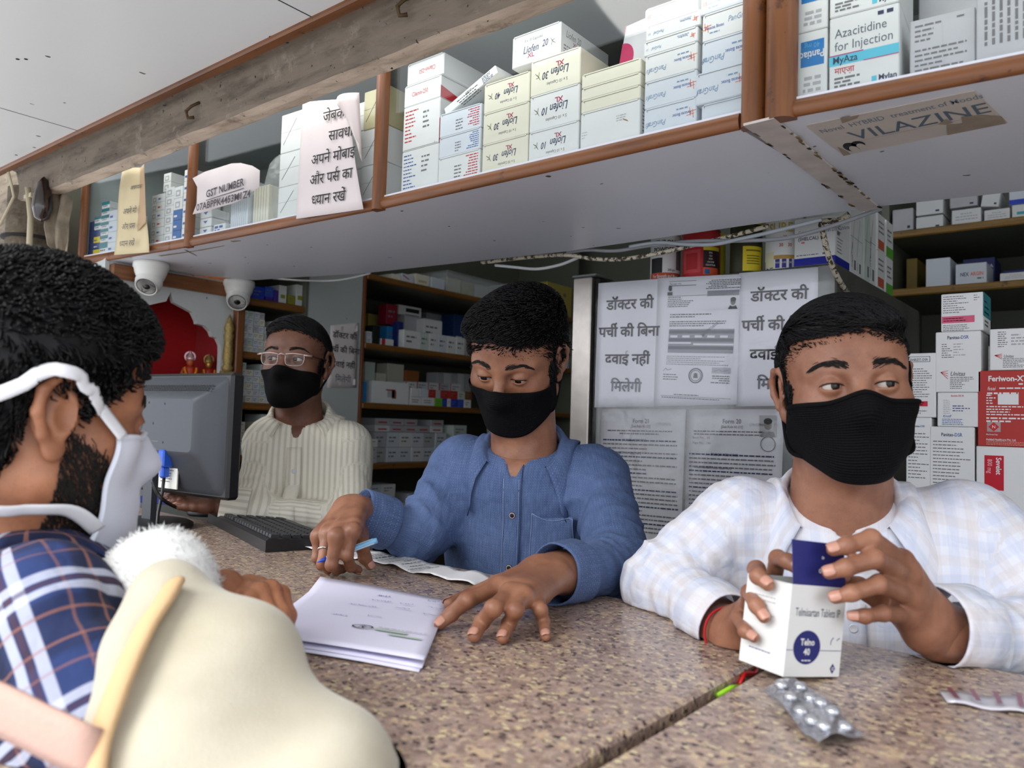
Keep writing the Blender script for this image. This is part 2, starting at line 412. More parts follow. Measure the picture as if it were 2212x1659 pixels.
def _clear():
 t = clear_m.node_tree; t.nodes.clear()
 o = t.nodes.new('ShaderNodeOutputMaterial'); mx = t.nodes.new('ShaderNodeMixShader'); tr = t.nodes.new('ShaderNodeBsdfTransparent'); p = t.nodes.new('ShaderNodeBsdfPrincipled')
 p.inputs['Base Color'].default_value = (.75, .78, .78, 1); p.inputs['Roughness'].default_value = .15; mx.inputs[0].default_value = .3
 tcx = t.nodes.new('ShaderNodeTexCoord'); n = t.nodes.new('ShaderNodeTexNoise'); n.inputs['Scale'].default_value = 40; b = t.nodes.new('ShaderNodeBump'); b.inputs['Strength'].default_value = .8; b.inputs['Distance'].default_value = .01
 t.links.new(tcx.outputs['Object'], n.inputs['Vector']); t.links.new(n.outputs['Fac'], b.inputs['Height']); t.links.new(b.outputs[0], p.inputs['Normal'])
 t.links.new(tr.outputs[0], mx.inputs[1]); t.links.new(p.outputs[0], mx.inputs[2]); t.links.new(mx.outputs[0], o.inputs[0])
_clear()
# -- the shell
CT = 1.05          # counter top height
def shell(name, lo, hi, m, label=None):
 o = MB().box(lo, hi, m).build(name); struct(o, label); return o
shell('floor', (-2.75, .2, -.05), (1.6, 3.55, 0), floor_m)
shell('ground', (-30, -40, -.06), (30, .2, -.01), street_m, 'street paving in front of the shop')
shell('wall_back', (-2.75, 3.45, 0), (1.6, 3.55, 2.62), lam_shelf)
shell('wall_right', (1.5, .85, 0), (1.6, 3.45, 2.62), lam_wall)
shell('ceiling', (-2.75, .95, 2.52), (1.6, 3.45, 2.62), lam_wall)
XW = -2.25         # plane of the left side of the shop
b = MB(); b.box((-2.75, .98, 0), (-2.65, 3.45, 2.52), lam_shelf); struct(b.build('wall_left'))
b = MB(); b.box((-2.62, 1.655, 0), (XW, 1.895, 2.52), lam_wall, c=.002)
struct(b.build('trim_1'), 'pale stained pilaster between two shelf bays')
b = MB(); b.box((-3.4, -.1, 1.98), (1.2, .806, 2.0), soffit_m)
for x in (-2.02, -1.10, -.2): b.box((x, .02, 1.9795), (x + .002, .8, 1.981), dark_m)
for (px, py) in ((38, 128), (56, 128), (355, 228), (372, 231), (620, 92), (35, 335), (585, 80)):
 p = PZ(px, py, 1.9795); b.disc(frame(p, (1, 0, 0), (0, -1, 0)), 0, 0, .004, .0035, dark_m, n=10)
struct(b.build('ceiling_canopy'), 'white sheet canopy ceiling over the shop front')
b = MB(); b.box((-3.4, .788, 1.972), (1.2, .812, 1.995), wood_x, c=.003); struct(b.build('trim_2'), 'brown wooden edge strip of the white canopy')
b = MB(); n = 60; r = random.Random(3)
P = []
prof = [(.812, 1.99), (.838, 1.985), (.846, 1.953), (.848, 1.925), (.846, 1.909), (.850, 1.903), (.868, 1.9), (.885, 1.899), (.893, 1.903), (.896, 1.925), (.90, 1.99)]
for i in range(n + 1):
 x = -2.55 + 3.2 * i / n; P.append([(x, y + r.uniform(-.0012, .0012), z + r.uniform(-.0018, .0018)) for y, z in prof])
b.grid([row[:6] for row in P], beam_face, False); b.grid([row[5:] for row in P], beam_lip, False)
b.box((-2.55, .86, 1.93), (.65, .9, 1.995), beam_face)
struct(b.build('trim_3'), 'grimy plastered beam along the top of the glass cupboards')
def hook(px, py, lab):
 p = PY(px, py, .845); h = MB()
 h.tube([p + Vector((.012, -.002, .02)), p + Vector((0, -.012, .012)), p + Vector((-.008, -.02, 0)), p + Vector((-.006, -.016, -.014)), p + Vector((.004, -.008, -.012))], .0035, mat('rusty_iron', srgb(92, 74, 48), .7, .6), 6)
 tag(h.build('iron_hook'), lab, 'hook')
hook(885, 22, 'bent rusty iron hook on the grimy beam above the cream cartons')
hook(425, 245, 'bent rusty iron hook on the grimy beam above the tax number notice')
# -- granite counters
def counter(x0, x1, y0, y1, label, nm, seed):
 t = empty('counter', ((x0 + x1) / 2, (y0 + y1) / 2, 0), label, 'counter'); L = Vector(t.location)
 s = MB(); s.box(Vector((x0, y0, CT - .032)) - L, Vector((x1, y1, CT)) - L, granite, c=.004); s.build('granite_slab', t)
 f = MB(); f.box(Vector((x0 + .02, y0 + .09, 0)) - L, Vector((x1 - .02, y0 + .12, CT - .032)) - L, front_m)
 f.box(Vector((x0 + .02, y0 + .12, .9)) - L, Vector((x1 - .02, y1 - .06, CT - .032)) - L, front_m)
 f.build('front_panel', t); return t
counter(-2.24, -.334, .2, 1.015, 'long speckled pink granite counter with the papers and keyboard on it', 'l', 0)
counter(-.318, 1.0, .2, 1.015, 'speckled pink granite counter section under the held medicine carton', 'r', 1)
# -- overhead glass cupboards
ZU = 1.72
FR = [(-2.405, .968), (-1.868, 1.010), (-1.19, 1.036), (-.437, 1.031), (-.384, 1.027), (.55, 1.10)]
BK = [(-2.148, 1.374), (-1.744, 1.476), (-1.078, 1.54), (-.39, 1.525), (-.16, 1.555), (.6, 1.63)]
def rail(b, p, q, z, r, m, up=1):
 """half-round moulding from p to q (plan points) facing the street"""
 p = Vector((p[0], p[1], z)); q = Vector((q[0], q[1], z)); d = (q - p).normalized(); nrm = Vector((d.y, -d.x, 0))
 prof = [(0, -.5), (.35, -.5), (.75, -.36), (1, 0), (.75, .36), (.35, .5), (0, .5)]
 b.grid([[a + nrm * (u * r * .8) + Z * (v * r * 2) for u, v in prof] for a in (p, q)], m, True)
 b.add([p + nrm * (u * r * .8) + Z * (v * r * 2) for u, v in prof], [tuple(range(7))], m); b.add([q + nrm * (u * r * .8) + Z * (v * r * 2) for u, v in prof], [tuple(range(6, -1, -1))], m)
def post(b, c, w, z0, z1, m, dirv, dep=.02):
 d = Vector((dirv[0], dirv[1], 0)).normalized(); nrm = Vector((d.y, -d.x, 0)); c = Vector((c[0], c[1], 0))
 prof = [(-.5, -.4), (-.5, .1), (-.40, .6), (-.2, .92), (0, 1), (.2, .92), (.40, .6), (.5, .1), (.5, -.4)]
 b.grid([[c + d * (u * w) + nrm * (v * dep) + Z * z for u, v in prof] for z in (z0, z1)], m, True)
 b.add([c + d * (u * w) + nrm * (v * dep) + Z * z0 for u, v in prof], [tuple(range(9))], m)
ZT = 2.06
CZF = ZU + .0270          # upper face of the thick cupboard floor, level with the top of the rail
def cupboard(label, fr, bk, posts, loc, ends):
 t = empty('glass_cupboard', loc, label, 'cupboard'); L = Vector(loc); T = MT(-L)
 poly = fr + bk[::-1]
 b = MB(); b.prism(poly, ZU, CZF - .0003, lam_under, T); b.build('bottom_panel', t)
 b = MB(); b.prism(poly, ZT, ZT + .012, lam_in, T); b.build('top_panel', t)
 b = MB()
 for p, q in zip(bk, bk[1:]):
  d = (Vector(q) - Vector(p)).normalized(); nn = Vector((d.y, -d.x)) * .012
  b.prism([p, q, (q[0] + nn.x, q[1] + nn.y), (p[0] + nn.x, p[1] + nn.y)], CZF, ZT, lam_in, T)
 b.build('back_panel', t)
 b = MB()
 for p, q in ends:
  d = (Vector(q) - Vector(p)).normalized(); nn = Vector((-d.y, d.x)) * .012
  b.prism([p, q, (q[0] + nn.x, q[1] + nn.y), (p[0] + nn.x, p[1] + nn.y)], CZF, ZT, lam_in, T)
 b.build('side_panel', t)
 for i, (p, q) in enumerate(zip(fr, fr[1:])):
  b = MB(); rail(b, p, q, ZU + .0105, .0115, wood_x); 
  for k in range(len(b.v)): b.v[k] = tuple(Vector(b.v[k]) - L)
  b.build('bottom_rail', t)
  p3, q3 = Vector((p[0], p[1], 0)), Vector((q[0], q[1], 0)); d = (q3 - p3).normalized(); nn = Vector((-d.y, d.x, 0)) * .006
  g = MB(); a = [p3 + nn, q3 + nn, q3 + nn * 1.6, p3 + nn * 1.6]
  g.add([v + Z * (CZF + .0005) - L for v in a] + [v + Z * 2.05 - L for v in a], [(0, 1, 5, 4), (1, 2, 6, 5), (2, 3, 7, 6), (3, 0, 4, 7), (0, 3, 2, 1), (4, 5, 6, 7)], glass_m); g.build('glass_pane', t)
  b = MB(); rail(b, p, q, 2.035, .016, wood_x)
  for k in range(len(b.v)): b.v[k] = tuple(Vector(b.v[k]) - L)
  b.build('top_rail', t)
 for (x, y, w, dv, dep) in posts:
  b = MB(); post(b, (x, y), w, ZU - .003, ZT, wood_z, dv, dep)
  for k in range(len(b.v)): b.v[k] = tuple(Vector(b.v[k]) - L)
  b.build('divider_post', t)
 return t
cupL = cupboard('long overhead glass-fronted cupboard of medicine cartons with three bays', FR[:4], BK[:4], [(-2.394, .969, .022, (1, .08), .012), (-1.868, 1.008, .023, (1, .06), .014), (-1.19, 1.034, .025, (1, .02), .016), (-.4185, 1.030, .033, (1, 0), .018)], (-1.3, 1.25, ZU),
   [((-2.405, .968), (-2.148, 1.374))])
cupR = cupboard('overhead glass-fronted cupboard right of the twin wooden posts', FR[4:], BK[3:], [(-.3795, 1.026, .041, (1, .05), .018)], (0, 1.3, ZU), [((-.384, 1.03), (-.392, 1.525))])
b = MB(); P0, P1 = (-.405, 1.02), (-.398, 1.53)
b.prism([(-.425, 1.012), (-.382, 1.01), (-.378, 1.53), (-.412, 1.53)], ZU - .004, ZU - .0005, mat('aged_strip', srgb(206, 196, 188), .6, var=.15, vscale=30))
peel = mat('peeled_edge', srgb(120, 100, 66), .8, var=.4, vscale=60); r = random.Random(5)
for k in range(46):
 y = r.uniform(1.02, 1.52); s = r.choice((0, 1, 1)); x = (-.4235 + .0115 * (y - 1.01) / .52 * 1.0 if s == 0 else -.3818 + .004 * (y - 1.01) / .52) + r.uniform(-.002, .002)
 l = r.uniform(.004, .02); w = r.uniform(.0008, .0035)
 b.prism([(x - w, y), (x + w * .6, y + l * .2), (x + w, y + l), (x - w * .5, y + l * .8)], ZU - .0048, ZU - .003, peel if k % 3 else dark_m)
tag(b.build('joint_strip'), 'pale peeling strip covering the joint under the cupboards', 'strip')
b = MB(); tan = mat('tape_residue', srgb(150, 128, 84), .8, var=.3, vscale=40)
for (a, c_, w) in (((345, 553), (430, 541), 3), ((430, 541), (485, 531), 2), ((400, 540), (425, 553), 2), ((500, 522), (520, 520), 3)):
 p, q = PZ(*a, ZU - .0006), PZ(*c_, ZU - .0006); d = (q - p).normalized(); nn = Vector((-d.y, d.x, 0)) * (w * .0016)
 b.add([p - nn, q - nn * .4, q + nn * .4, p + nn], [(0, 1, 2, 3)], tan)
for (px, py) in ((970, 489), (1010, 588), (530, 556), (868, 456), (635, 575), (1068, 520)):
 p = PZ(px, py, ZU - .0006); b.disc(frame(p, (1, 0, 0), (0, -1, 0)), 0, 0, .0035, .0025, dark_m, n=8)
o = b.build('tape_residue'); o.parent = cupL; o.location = -Vector(cupL.location)
# -- cartons
card_white = mat('white_card', srgb(226, 227, 226), .55, spec=.3, var=.04, vscale=12)
card_cool = mat('cool_white_card', srgb(214, 220, 228), .5, spec=.35, var=.04, vscale=12)
card_cream = mat('cream_card', srgb(228, 224, 206), .6, spec=.25, var=.05, vscale=14)
card_old = mat('yellowed_card', srgb(196, 188, 150), .7, var=.12, vscale=16)
card_green = mat('pale_green_card', srgb(200, 212, 204), .6, var=.05)
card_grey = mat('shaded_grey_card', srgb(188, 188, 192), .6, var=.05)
slit = mat('flap_gap', srgb(120, 116, 106), .8)
COLS = {}
def cc(r, g, b_):
 k = 'card_%d_%d_%d' % (r, g, b_)
 return mat(k, srgb(r, g, b_), .5, spec=.35)
def carton_mesh(w, d, h, base, prt=None, flap='top', side=None, seed=0):
 """carton with its front at y=0 facing -y, left bottom front corner at the origin"""
 b = MB(); b.box((0, 0, 0), (w, d, h), base, c=min(.0014, w * .03))
 Fm = frame((0, 0, 0), (1, 0, 0), (0, 0, 1), .0003)
 r = random.Random(seed)
 if flap == 'top':      # tuck flap seen as a lid edge with two small notches
  b.rect(Fm, .004, h - .0022, w - .004, h - .0016, slit)
  b.prism([(.004, -.0006), (w - .004, -.0006), (w - .006, .0004), (.006, .0004)], h - .0015, h + .0004, base)
  b.rect(Fm, w * .06, h - .005, w * .06 + .0008, h - .0018, slit)
 elif flap == 'bot':
  b.rect(Fm, .004, .0016, w - .004, .0022, slit); b.rect(Fm, w - .012, .002, w - .0112, .005, slit)
 elif flap == 'end':    # end flaps meeting in a fold line with a diagonal crease
  b.rect(Fm, 0, h * .52, w, h * .526, slit); b.line(Fm, [(w * .12, h * .22), (w * .62, h * .82)], .0012, mat('crease_line', srgb(70, 66, 56), .8))
 if prt: prt(b, Fm, w, h)
 if side: side(b, frame((w, 0, 0), (0, 1, 0), (0, 0, 1), .0003), d, h)
 return b
def carton(name, label, w, d, h, loc, rz=0, base=None, prt=None, flap='top', side=None, group=None, cat='carton', tilt=None, seed=0):
 b = carton_mesh(w, d, h, base or card_white, prt, flap, side, seed); o = b.build(name); o.location = loc
 o.rotation_euler = Euler((0, 0, rz)) if tilt is None else tilt
 tag(o, label, cat, group); return o
def flip(M, w, h): return M @ MT((w, h, 0)) @ Matrix.Rotation(math.pi, 4, 'Z')
def p_liofen(num, inv=True):
 def f(b, M, w, h):
  if inv: M = flip(M, w, h)
  T = lambda x, y: M @ MT((x * w, y * h, 0))
  b.text(T(.40, .36), 'Liofen', h * .33, ink_navy, 'C', .25, .008, .74); b.text(T(.69, .40), num, h * .30, ink_navy, 'C', .25, .012, .72)
  b.text(T(.40, .20), 'XL', h * .2, ink_crimson, 'C', 0, .02, 1.1)
  b.text(T(.45, .72), '5 x 10 Capsules', h * .13, ink_grey, 'C', 0, 0, .85)
  g = mat('olive_ink', srgb(90, 96, 50), .6)
  for a in ((.80, .58, .86, .42), (.82, .50, .88, .52), (.83, .48, .82, .36), (.85, .46, .90, .38)): b.line(M, [(a[0] * w, a[1] * h), (a[2] * w, a[3] * h)], .0009, g)
 return f
def p_pangraf(num, inv=True, logo=True):
 def f(b, M, w, h):
  if inv: M = flip(M, w, h)
  T = lambda x, y: M @ MT((x * w, y * h, 0)); s = min(h, .05)
  pb = mat('pale_blue_ink', srgb(120, 150, 180), .6)
  b.text(T(.76, .5), 'PanGraf', s * .3, pb, 'C', .25, 0, .75); b.text(T(.93, .52), num, s * .2, pb, 'C', .2, 0, .7)
  b.text(T(.27, .34 if h < .03 else .42), 'Panacea Biotec', s * .17, ink_blue, 'C', 0, .004, .7); b.dashes(T(.16, .3), w * .25, 1, .003, s * .05, pb, 3)
  if logo:
   c = Vector((.09 * w, .5 * h)); q = s * .2
   for k in range(4):
    a = k * math.pi / 2 + .35; b.line(M, [c + Vector((math.cos(a), math.sin(a))) * q, c + Vector((math.cos(a + 2.4), math.sin(a + 2.4))) * q * .55], .0009, ink_orange)
 return f
def p_cilamin(inv):
 def f(b, M, w, h):
  if inv: M = flip(M, w, h)
  b.text(M @ MT((w * .44, h * .42, 0)), 'Cilamin-250', h * .3, ink_red, 'C', 0, .01, .72)
 return f
def p_fine(m1, m2, seed, n=9, top=.85):
 def f(b, M, w, h):
  b.dashes(M @ MT((w * .06, h * top, 0)), w * .36, n, h * .085, h * .028, m1, seed, .5)
  b.dashes(M @ MT((w * .55, h * (top - .1), 0)), w * .22, 4, h * .11, h * .04, m2, seed + 1, .6)
 return f
def p_fine_r(m1, m2, seed):
 def f(b, M, w, h):
  b.dashes(M @ MT((w * .62, h * .88, 0)), w * .34, 8, h * .1, h * .04, m1, seed, .6, 'R')
  b.dashes(M @ MT((w * .4, h * .6, 0)), w * .18, 4, h * .13, h * .05, ink_grey, seed + 1, .7)
 return f
class Bay:
 """places cartons behind the glass of one bay by width along the rail"""
 def __init__(s, p, q, back=.016):
  s.p = Vector((p[0], p[1], 0)); s.q = Vector((q[0], q[1], 0)); s.d = (s.q - s.p).normalized(); s.n = Vector((-s.d.y, s.d.x, 0)); s.rz = math.atan2(s.d.y, s.d.x); s.back = back
  s.L = (s.q - s.p).length
 def at(s, u, z=0, back=0): return s.p + s.d * u + s.n * (s.back + back) + Z * (CZF + z)
 def u(s, px, py):
  """distance along the bay of the point seen at a pixel in the plane of the carton fronts"""
  o = s.p + s.n * s.back; v = ray(px, py); t = (o - CAM).dot(s.n) / v.dot(s.n); h = CAM + v * t
  return (h - o).dot(s.d), h.z - CZF
# -- middle bay: columns of cartons (u0, u1 along the glass; heights from below)
bm_ = Bay(FR[2], FR[3])
def col(bay, px0, px1, items, dep=.14, gap=.0008, back=0):
 """items: (height in px measured at the column, base, print, flap, label, side)"""
 z = 0
 for it in items:
  u0, _ = bay.u(px0, 380); u1, _ = bay.u(px1, 380)
  h = it['h']; w = u1 - u0 - .001 + it.get('dw', 0)
  carton('medicine_carton', it['label'], w, it.get('dep', dep), h, bay.at(u0 + it.get('du', 0), z, back + it.get('db', 0)), bay.rz + it.get('rz', 0), it.get('m', card_white), it.get('p'), it.get('f', 'top'), it.get('s'), seed=int(z * 1000))
  z += h + gap
def side_liofen(b, M, d, h):
 b.text(M @ MT((d * .25, h * .62, 0)), 'Liofen 20', h * .3, ink_grey, 'C', .25, .006, .7); b.text(M @ MT((d * .28, h * .45, 0)), 'XL', h * .18, ink_crimson, 'C', 0, .02, 1)
 b.dashes(M @ MT((d * .06, h * .36, 0)), d * .7, 4, h * .1, h * .045, ink_grey, 4, .6)
def red_flash(b, M, d, h): b.add([(0, h * .55, 0), (d * .5, h * .1, 0), (d * .5, 0, 0), (0, .0, 0)], [(0, 3, 2, 1)], ink_red, M=M)
U = lambda px, py: bm_.u(px, py)
def hz(px, y0, y1): return abs(U(px, y0)[1] - U(px, y1)[1])
col(bm_, 867, 946, [
 dict(h=hz(905, 418, 327), m=card_white, p=p_fine(ink_blue, ink_grey, 1, 10, .9), f='bot', label='white carton with small blue print in the bottom left corner of the middle bay'),
 dict(h=hz(905, 327, 232), m=card_white, p=p_fine(ink_red, ink_grey, 2, 9, .9), f='bot', s=red_flash, label='white carton with small red print standing under two red-lettered cartons'),
 dict(h=hz(905, 232, 187), m=card_white, p=p_cilamin(False), s=red_flash, label='white carton with upright red lettering near the left post of the middle bay'),
 dict(h=hz(905, 185, 140), m=card_white, p=p_cilamin(True), du=.006, label='white carton with upside-down red lettering at the top left of the middle bay')], dep=.2)
col(bm_, 946, 1036, [
 dict(h=hz(990, 388, 330), m=card_white, p=p_fine_r(ink_red, ink_grey, 5), label='flat white carton with red fine print at the bottom beside the cream cartons'),
 dict(h=hz(990, 330, 286), m=card_cool, p=p_fine_r(ink_blue, ink_grey, 7), label='flat bluish white carton with blue fine print in the second column of the middle bay'),
 dict(h=hz(990, 286, 236), m=card_cool, p=p_fine_r(ink_red, ink_grey, 9), label='white carton carrying the slanted carton, in the second column of the middle bay')], dep=.16)
u0, z0 = U(957, 252); u1, z1 = U(1068, 158); ang = math.atan2(z1 - z0, u1 - u0); ln = math.hypot(u1 - u0, z1 - z0)
th = .018
bq = carton_mesh(ln, .12, th, card_white, lambda b, M, w, h: (b.dashes(M @ MT((w * .74, h * .8, 0)), w * .2, 5, h * .16, h * .09, ink_navy, 8, .7), b.dashes(M @ MT((w * .42, h * .7, 0)), w * .14, 2, h * .2, h * .08, ink_grey, 9, .7)), None)
bq.dashes(frame((ln * .3, .006, -.0004), (1, 0, 0), (0, -1, 0)) @ MT((0, 0, 0)), ln * .4, 4, -.006, .0022, ink_grey, 10, .7)
o = bq.build('medicine_carton'); o.matrix_world = MT(bm_.at(u0 + .004, z0 + .001, .004)) @ Matrix.Rotation(bm_.rz, 4, 'Z') @ Matrix.Rotation(-ang, 4, 'Y'); tag(o, 'thin white carton leaning at a slant in the middle bay', 'carton')
col(bm_, 1040, 1139, [
 dict(h=hz(1090, 365, 300), m=card_cream, p=p_liofen('30'), label='cream carton with upside-down print, lowest of the column beside the slanted one'),
 dict(h=hz(1090, 300, 233), m=card_cream, p=p_liofen('30'), label='cream carton with upside-down italic print, middle of the column right of the slanted one'),
 dict(h=hz(1090, 233, 170), m=card_cream, p=p_liofen('40'), label='cream carton with an upside-down 40 on top of the column right of the slanted one')])
col(bm_, 1140, 1248, [
 dict(h=hz(1190, 343, 275), m=card_white, p=p_liofen('10'), label='white carton with an upside-down 10, lowest of its column'),
 dict(h=hz(1190, 275, 198), m=card_white, p=p_liofen('10'), label='white carton with an upside-down 10, second from the bottom of its column'),
 dict(h=hz(1190, 198, 122), m=card_cream, p=p_liofen('30'), label='cream carton with an upside-down 30 directly under the upright-lettered white carton')])
ub, zb = U(1103, 150); ue, _ = U(1208, 120)
zt0 = sum((hz(1190, 343, 275), hz(1190, 275, 198), hz(1190, 198, 122))) + .0026; zt1 = sum((hz(1090, 365, 300), hz(1090, 300, 233), hz(1090, 233, 170))) + .0026
carton('medicine_carton', 'white carton with upright italic lettering on top of the cream cartons', ue - ub, .15, hz(1155, 148, 80), bm_.at(ub, max(zt0, zt1) + .0004, .003), bm_.rz, card_white, p_liofen('20', False), 'top', side_liofen)
plain = lambda b, M, w, h: None
def p_code(b, M, w, h):
 b.dashes(M @ MT((w * .62, h * .72, 0)), w * .16, 3, h * .06, h * .025, ink_pale, 2, .8); b.dashes(M @ MT((w * .03, h * .5, 0)), w * .1, 3, h * .07, h * .02, ink_pale, 2, .7)
 b.add([(w * .72, h * .62, 0), (w * .80, h * .55, 0), (w * .82, h * .50, 0), (w * .75, h * .56, 0)], [(0, 3, 2, 1)], mat('brown_stain', srgb(150, 110, 50), .7), M=M)
def s_code(b, M, d, h): b.dashes(M @ MT((d * .06, h * .9, 0)), d * .3, 9, h * .09, h * .03, ink_grey, 6, .7)
col(bm_, 1251, 1380, [
 dict(h=hz(1310, 316, 232), m=card_white, p=p_code, s=s_code, label='large blank white carton with a brown stain at the foot of the fifth column'),
 dict(h=hz(1310, 232, 205), m=card_cream, f='top', label='low blank cream carton, lowest of three thin ones right of the cream lettered cartons'),
 dict(h=hz(1310, 205, 179), m=card_cream, f='top', label='low blank cream carton, middle of three thin ones beside the cream lettered cartons'),
 dict(h=hz(1310, 179, 150), m=card_cream, f='top', label='low blank cream carton, uppermost of three thin ones below the maroon-marked box')])
ut, zt = U(1300, 130); zz = sum((hz(1310, 316, 232), hz(1310, 232, 205), hz(1310, 205, 179), hz(1310, 179, 150))) + .004
def p_disc(b, M, w, h):
 b.add([(w * .0 + .0, h * .1, 0)] + [(w * .0 + .036 * math.sin(a), h * .1 + .03 - .03 * math.cos(a), 0) for a in np.linspace(0, math.pi, 16)], [tuple(range(17))], ink_crimson, M=M)
 b.rect(M, 0, h * .86, w * .02, h, ink_crimson)
o = carton('medicine_carton', 'white box with a maroon half disc standing tilted at the back of the middle bay', .13, .03, .1, bm_.at(ut - .004, zz - .010, .05), 0, card_grey, p_disc, None)
o.rotation_euler = Euler((R(-4), R(8), bm_.rz + R(-20)))
hh = [285, 222, 165, 109, 75, 42, 5]
lab = ['torn front', 'second from the bottom', 'third from the bottom', 'fourth from the bottom', 'second from the top', 'right way up at the top']
col(bm_, 1388, 1503, [dict(h=hz(1440, 282, 222), m=card_cool, p=p_pangraf('1.5'), label='white carton with a torn front at the foot of the orange-starred stack'),
 dict(h=hz(1440, 222, 165), m=card_cool, p=p_pangraf('1.0'), label='white carton second from the bottom of the orange-starred stack'),
 dict(h=hz(1440, 165, 108), m=card_white, p=p_pangraf('1.0'), label='white carton third from the bottom of the orange-starred stack'),
 dict(h=hz(1440, 108, 77), m=card_white, p=p_pangraf('2.5'), label='thin white carton fourth from the bottom of the orange-starred stack', dw=.003, du=-.003),
 dict(h=hz(1440, 77, 44), m=card_white, p=p_pangraf('2.5'), label='thin white carton second from the top of the orange-starred stack', dw=.004),
 dict(h=hz(1440, 44, 8), m=card_white, p=p_pangraf('2.5', False), label='thin white carton with upright print topping the orange-starred stack', du=-.002)], dep=.1)
ub2, _ = U(1508, 200)
def tear(b, M, w, h):
 tm = mat('torn_card', srgb(196, 204, 206), .8, var=.2, vscale=80); rr = random.Random(3)
 for k in range(8): b.disc(M, w * rr.uniform(.25, .75), h * rr.uniform(.3, .6), w * .07, h * .08, tm, .0004, 7)
col(bm_, 1507, 1612, [dict(h=hz(1550, 258, 218), m=card_cool, label='plain white carton in the bottom right corner of the middle bay', du=.004),
 dict(h=hz(1550, 218, 152), m=card_cool, p=p_pangraf('0.5'), label='bluish white carton with upside-down print jutting out by the twin wooden posts', dw=.004, du=-.004, db=-.004),
 dict(h=hz(1550, 152, 84), m=card_cool, p=p_pangraf('1.0'), label='white carton with upside-down print, third from the bottom beside the twin posts', du=.003),
 dict(h=hz(1550, 84, 26), m=card_white, p=p_pangraf('1.0', False), label='white carton with an upright orange star beside the twin wooden posts', du=.003),
 dict(h=hz(1550, 26, -20), m=card_cool, p=p_pangraf('1.0', False), label='white carton at the very top of the column beside the twin wooden posts')], dep=.1)
# -- left-middle bay: bags and plain cartons
b2 = Bay(FR[1], FR[2])
V = lambda px, py: b2.u(px, py)
def hv(px, y0, y1): return abs(V(px, y0)[1] - V(px, y1)[1])
def col2(px0, px1, pxm, ys, labs, mats, f='end', dep=.16):
 z = 0
 u0, u1 = V(px0, 400)[0], V(px1, 400)[0]
 for (y0, y1), l, m in zip(zip(ys, ys[1:]), labs, mats):
  h = hv(pxm, y0, y1); carton('medicine_carton', l, u1 - u0, dep, h, b2.at(u0, z), b2.rz, m, None, f); z += h + .0008
col2(602, 655, 628, (470, 400, 328, 245), ['white flap-end carton at the foot of the stack left of the long Hindi notice', 'white flap-end carton in the middle of the stack left of the long Hindi notice', 'white flap-end carton topping the stack left of the long Hindi notice'], [card_white, card_white, card_white])
u0, u1 = V(662, 400)[0], V(776, 400)[0]
z = 0
for l, y0, y1 in (('lowest', 455, 378), ('middle', 378, 300), ('uppermost', 300, 240)):
 h = hv(720, y0, y1); carton('medicine_carton', 'white carton hidden behind the long Hindi notice, %s of its stack' % l, u1 - u0, .16, h, b2.at(u0, z, .01), b2.rz, card_white, None, 'end'); z += h + .0008
col2(779, 832, 808, (430, 352, 275, 192), ['pale flap-end carton at the foot of the stack beside the second post', 'pale flap-end carton in the middle of the stack beside the second post', 'yellowed flap-end carton topping the stack beside the second post'], [card_white, card_white, card_old])
def blob_bag(name, label, c, rx, ry, rz_, m, seed, cat='bag', flat=.6):
 b = MB(); r = random.Random(seed); P = []
 for i in range(13):
  t = i / 12; a = math.pi * t; row = []
  for j in range(20):
   q = 2 * math.pi * j / 20; k = 1 + .16 * math.sin(3 * q + seed) * math.sin(a) + r.uniform(-.07, .07)
   s = math.sin(a) ** flat * k
   row.append((rx * s * math.cos(q), ry * s * math.sin(q), rz_ * (1 - math.cos(a)) * .5 + .0005))
  P.append(row)
 b.grid(P, m, False, closed=True); o = b.build(name); o.location = c; tag(o, label, cat); return o
ub_, _ = V(428, 460); 
o = blob_bag('polythene_bag', 'clear crumpled bag of small cartons behind the tax number notice', b2.at(V(470, 440)[0], 0, .09), .075, .05, .15, clear_m, 1)
blob_bag('polythene_bag', 'clear crumpled bag standing right of the tax number notice', b2.at(V(568, 420)[0], 0, .07), .06, .045, .185, clear_m, 2)
sc_lab = 'little white packet with a blue mark at the foot of the clear bag'
def p_tri(b, M, w, h): b.add([(w * .3, h * .7, 0), (w * .7, h * .7, 0), (w * .5, h * .35, 0)], [(0, 2, 1)], ink_blue, M=M)
z = 0
for k in range(3):
 carton('pill_packet', ['little white blue-marked packet lying on the cupboard floor by the first post', 'little white packet, middle of the three by the first post', 'little white blue-marked packet, top of the three by the first post'][k], .05, .05, .021, b2.at(V(432, 480)[0], z, .0), b2.rz, card_white, p_tri, None); z += .0225
carton('pill_packet', 'little blue-lettered packet under the tax number notice', .05, .05, .022, b2.at(V(462, 480)[0], .0, .0), b2.rz, card_white, lambda b, M, w, h: b.dashes(M @ MT((w * .1, h * .8, 0)), w * .8, 2, h * .4, h * .28, ink_blue, 3, .8), None)
o = carton('pill_packet', 'little blue-marked packet high up beside the first post', .055, .05, .025, b2.at(V(440, 370)[0], .108, .03), b2.rz, card_white, p_tri, None); o.rotation_euler.y = R(25)
o = carton('leaflet_bundle', 'bundle of white leaflets standing on edge under the tax number notice', .07, .09, .09, b2.at(V(490, 470)[0], 0, .01), b2.rz, card_cool, lambda b, M, w, h: [b.rect(M, w * k / 9, 0, w * k / 9 + .0006, h, slit) for k in range(1, 9)], None)
